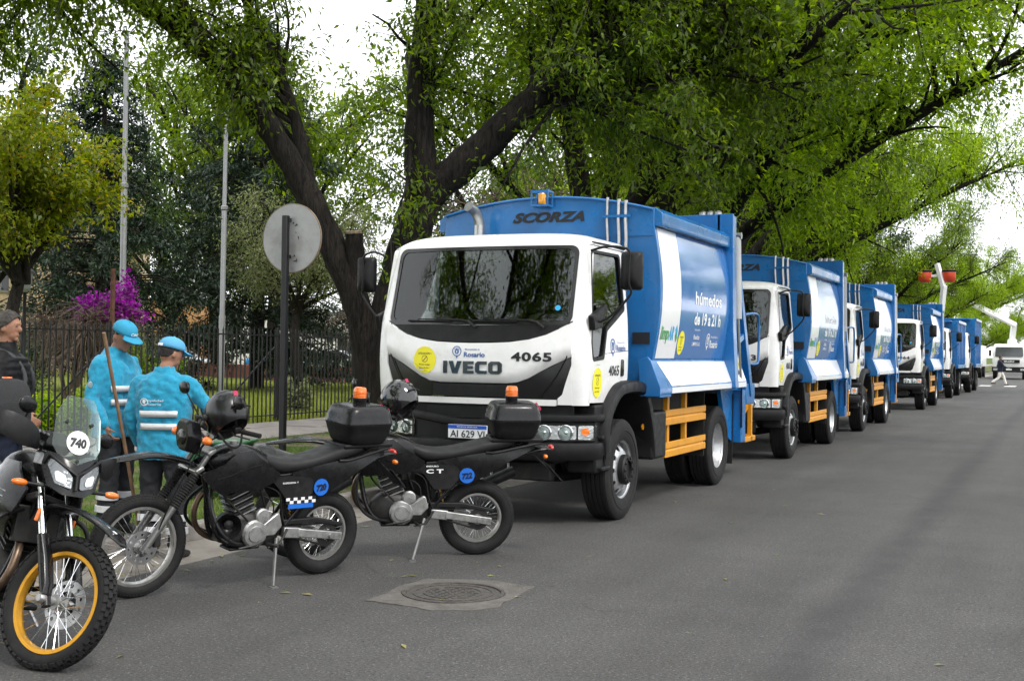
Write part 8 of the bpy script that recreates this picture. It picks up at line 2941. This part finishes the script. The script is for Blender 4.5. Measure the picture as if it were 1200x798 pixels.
# ------------------------------------------------------------ white crane truck across the far end
ct = tag(empty("crane_truck", (-4.0, 100.0, 0)), "white crane truck facing the camera at the far end of the street", "truck")
m_cw = M("crane_white", (0.74, 0.74, 0.73), 0.3, coat=0.4)
secs = []
for z, w, y in ((0.75, 1.15, -0.05), (1.3, 1.18, -0.10), (1.7, 1.18, -0.05), (2.55, 1.12, 0.25), (2.7, 1.05, 0.4)):
    secs.append([Vector((x, yy, z)) for x, yy in rpoly([(-w, y), (w, y), (w, 1.7), (-w, 1.7)], 0.12)])
MB().loft(secs).build("cab", m_cw, ct, smooth=40)
MB().prism(rpoly([(-1.0, 1.72), (1.0, 1.72), (0.95, 2.45), (-0.95, 2.45)], 0.08), lambda a, c: (a, -0.085 + (c - 1.72) * 0.36, c), (0, -0.02, 0.005)).build("windscreen", M("far_screen", (0.05, 0.055, 0.06), 0.08, spec=0.6), ct)
MB().bx(-0.75, 0.75, -0.16, -0.10, 1.25, 1.5).build("grille", m_plastic, ct)
MB().bx(-1.2, 1.2, -0.35, 0.1, 0.55, 0.95).build("bumper", m_plastic, ct, bevel=0.03)
for s in (-1, 1):
    MB().bx(s * 0.8, s * 1.1, -0.38, -0.34, 0.68, 0.84).build("headlight", m_lens, ct)
    MB().bx(s * 1.28, s * 1.45, 0.1, 0.2, 1.75, 2.2).build("mirror", m_plastic, ct)
    for y in (0.9, 4.6, 5.7):
        MB().lathe([(0.0, 0.12), (0.28, 0.12), (0.48, 0.12), (0.48, -0.14), (0, -0.14)], (s * 1.05, y, 0.48), (s, 0, 0), 22).build("wheel", m_rubber, ct)
mb = MB()
put_text(mb, "ISUZU", 0, 1.37, 0.13, lambda a, b: (a, -0.165, b), 0.7, 0.02)
mb.build("maker_lettering", m_inkwhite, ct, smooth=0)
MB().bx(-0.2, 0.2, -0.37, -0.36, 0.7, 0.82).build("number_plate", m_plate, ct)
MB().bx(-1.2, 1.2, 1.85, 7.5, 0.85, 1.15).build("flat_bed", m_cw, ct, bevel=0.03)
MB().lathe([(0.35, 1.15), (0.35, 2.9), (0.3, 3.1), (0, 3.1)], (0.1, 2.4, 0), (0, 0, 1), 16).build("crane_column", m_cw, ct)
MB().bar((0.1, 2.4, 3.0), (0.25, 2.0, 4.35), 0.35, 0.4).build("crane_elbow", m_cw, ct, bevel=0.03)
MB().bar((0.3, 2.0, 4.2), (-4.3, -2.5, 6.6), 0.34, 0.36).build("crane_boom", m_cw, ct, bevel=0.03)
MB().bar((0.2, 1.9, 4.42), (-3.9, -2.2, 6.62), 0.10, 0.06).build("boom_rail", m_chassis, ct)
# second white truck beside it
c2 = tag(empty("white_lorry", (-7.3, 103, 0)), "white lorry half hidden left of the crane truck", "truck")
secs = []
for z, w, y in ((0.75, 1.1, 0.0), (1.6, 1.12, -0.05), (2.35, 1.05, 0.2), (2.5, 1.0, 0.35)):
    secs.append([Vector((x, yy, z)) for x, yy in rpoly([(-w, y), (w, y), (w, 1.7), (-w, 1.7)], 0.12)])
MB().loft(secs).build("cab", m_cw, c2, smooth=40)
MB().prism(rpoly([(-0.95, 1.62), (0.95, 1.62), (0.9, 2.28), (-0.9, 2.28)], 0.08), lambda a, c: (a, -0.055 + (c - 1.6) * 0.34, c), (0, -0.02, 0.005)).build("windscreen", M("far_screen", (0.05, 0.055, 0.06), 0.08, spec=0.6), c2)
MB().bx(-1.1, 1.1, -0.2, 0.1, 0.5, 0.85).build("bumper", m_plastic, c2, bevel=0.03)
MB().bx(-1.15, 1.15, 1.8, 6.5, 0.9, 2.6).build("load_box", m_cw, c2, bevel=0.03)
for s in (-1, 1):
    for y in (0.9, 5.2):
        MB().lathe([(0.0, 0.12), (0.45, 0.12), (0.45, -0.14), (0, -0.14)], (s * 1.0, y, 0.45), (s, 0, 0), 20).build("wheel", m_rubber, c2)

# ------------------------------------------------------------ fallen leaves on the road
fl = [(-4.02, 8.65), (-4.42, 7.98), (-4.45, 7.93), (-4.88, 8.48), (-3.41, 7.64), (-3.82, 7.32), (-3.41, 6.07), (-2.31, 8.98), (-1.97, 6.45), (-0.62, 7.06), (-3.91, 8.26), (-4.23, 8.71), (-5.42, 5.08), (-4.65, 5.16), (-4.87, 7.01), (-4.71, 7.03)]
rl = random.Random(9)
for i in range(14): fl.append((rl.uniform(-6.2, -0.5), rl.uniform(5.5, 16)))
for i in range(70): fl.append((rl.uniform(-6.84, -5.9), rl.uniform(6, 14)))
mb = MB()
for x, y in fl:
    a, L_ = rl.uniform(0, 6.28), rl.uniform(0.02, 0.055)
    w_ = L_ * rl.uniform(0.25, 0.4)
    d = Vector((math.cos(a), math.sin(a), 0))
    s = Vector((-d.y, d.x, 0))
    c = Vector((x, y, 0.004))
    mb.add([c - d * L_, c + s * w_ + Vector((0, 0, 0.008)), c + d * L_ + Vector((0, 0, 0.004)), c - s * w_ + Vector((0, 0, 0.006))], [(0, 1, 2, 3)])
o = mb.build("fallen_leaves", leaf_mat("fallen_leaf", (0.10, 0.12, 0.03), (0.35, 0.36, 0.12), (0.28, 0.20, 0.08), 0.2), None, smooth=0)
tag(o, "small pale green leaves scattered over the asphalt", "leaves", kind="stuff")
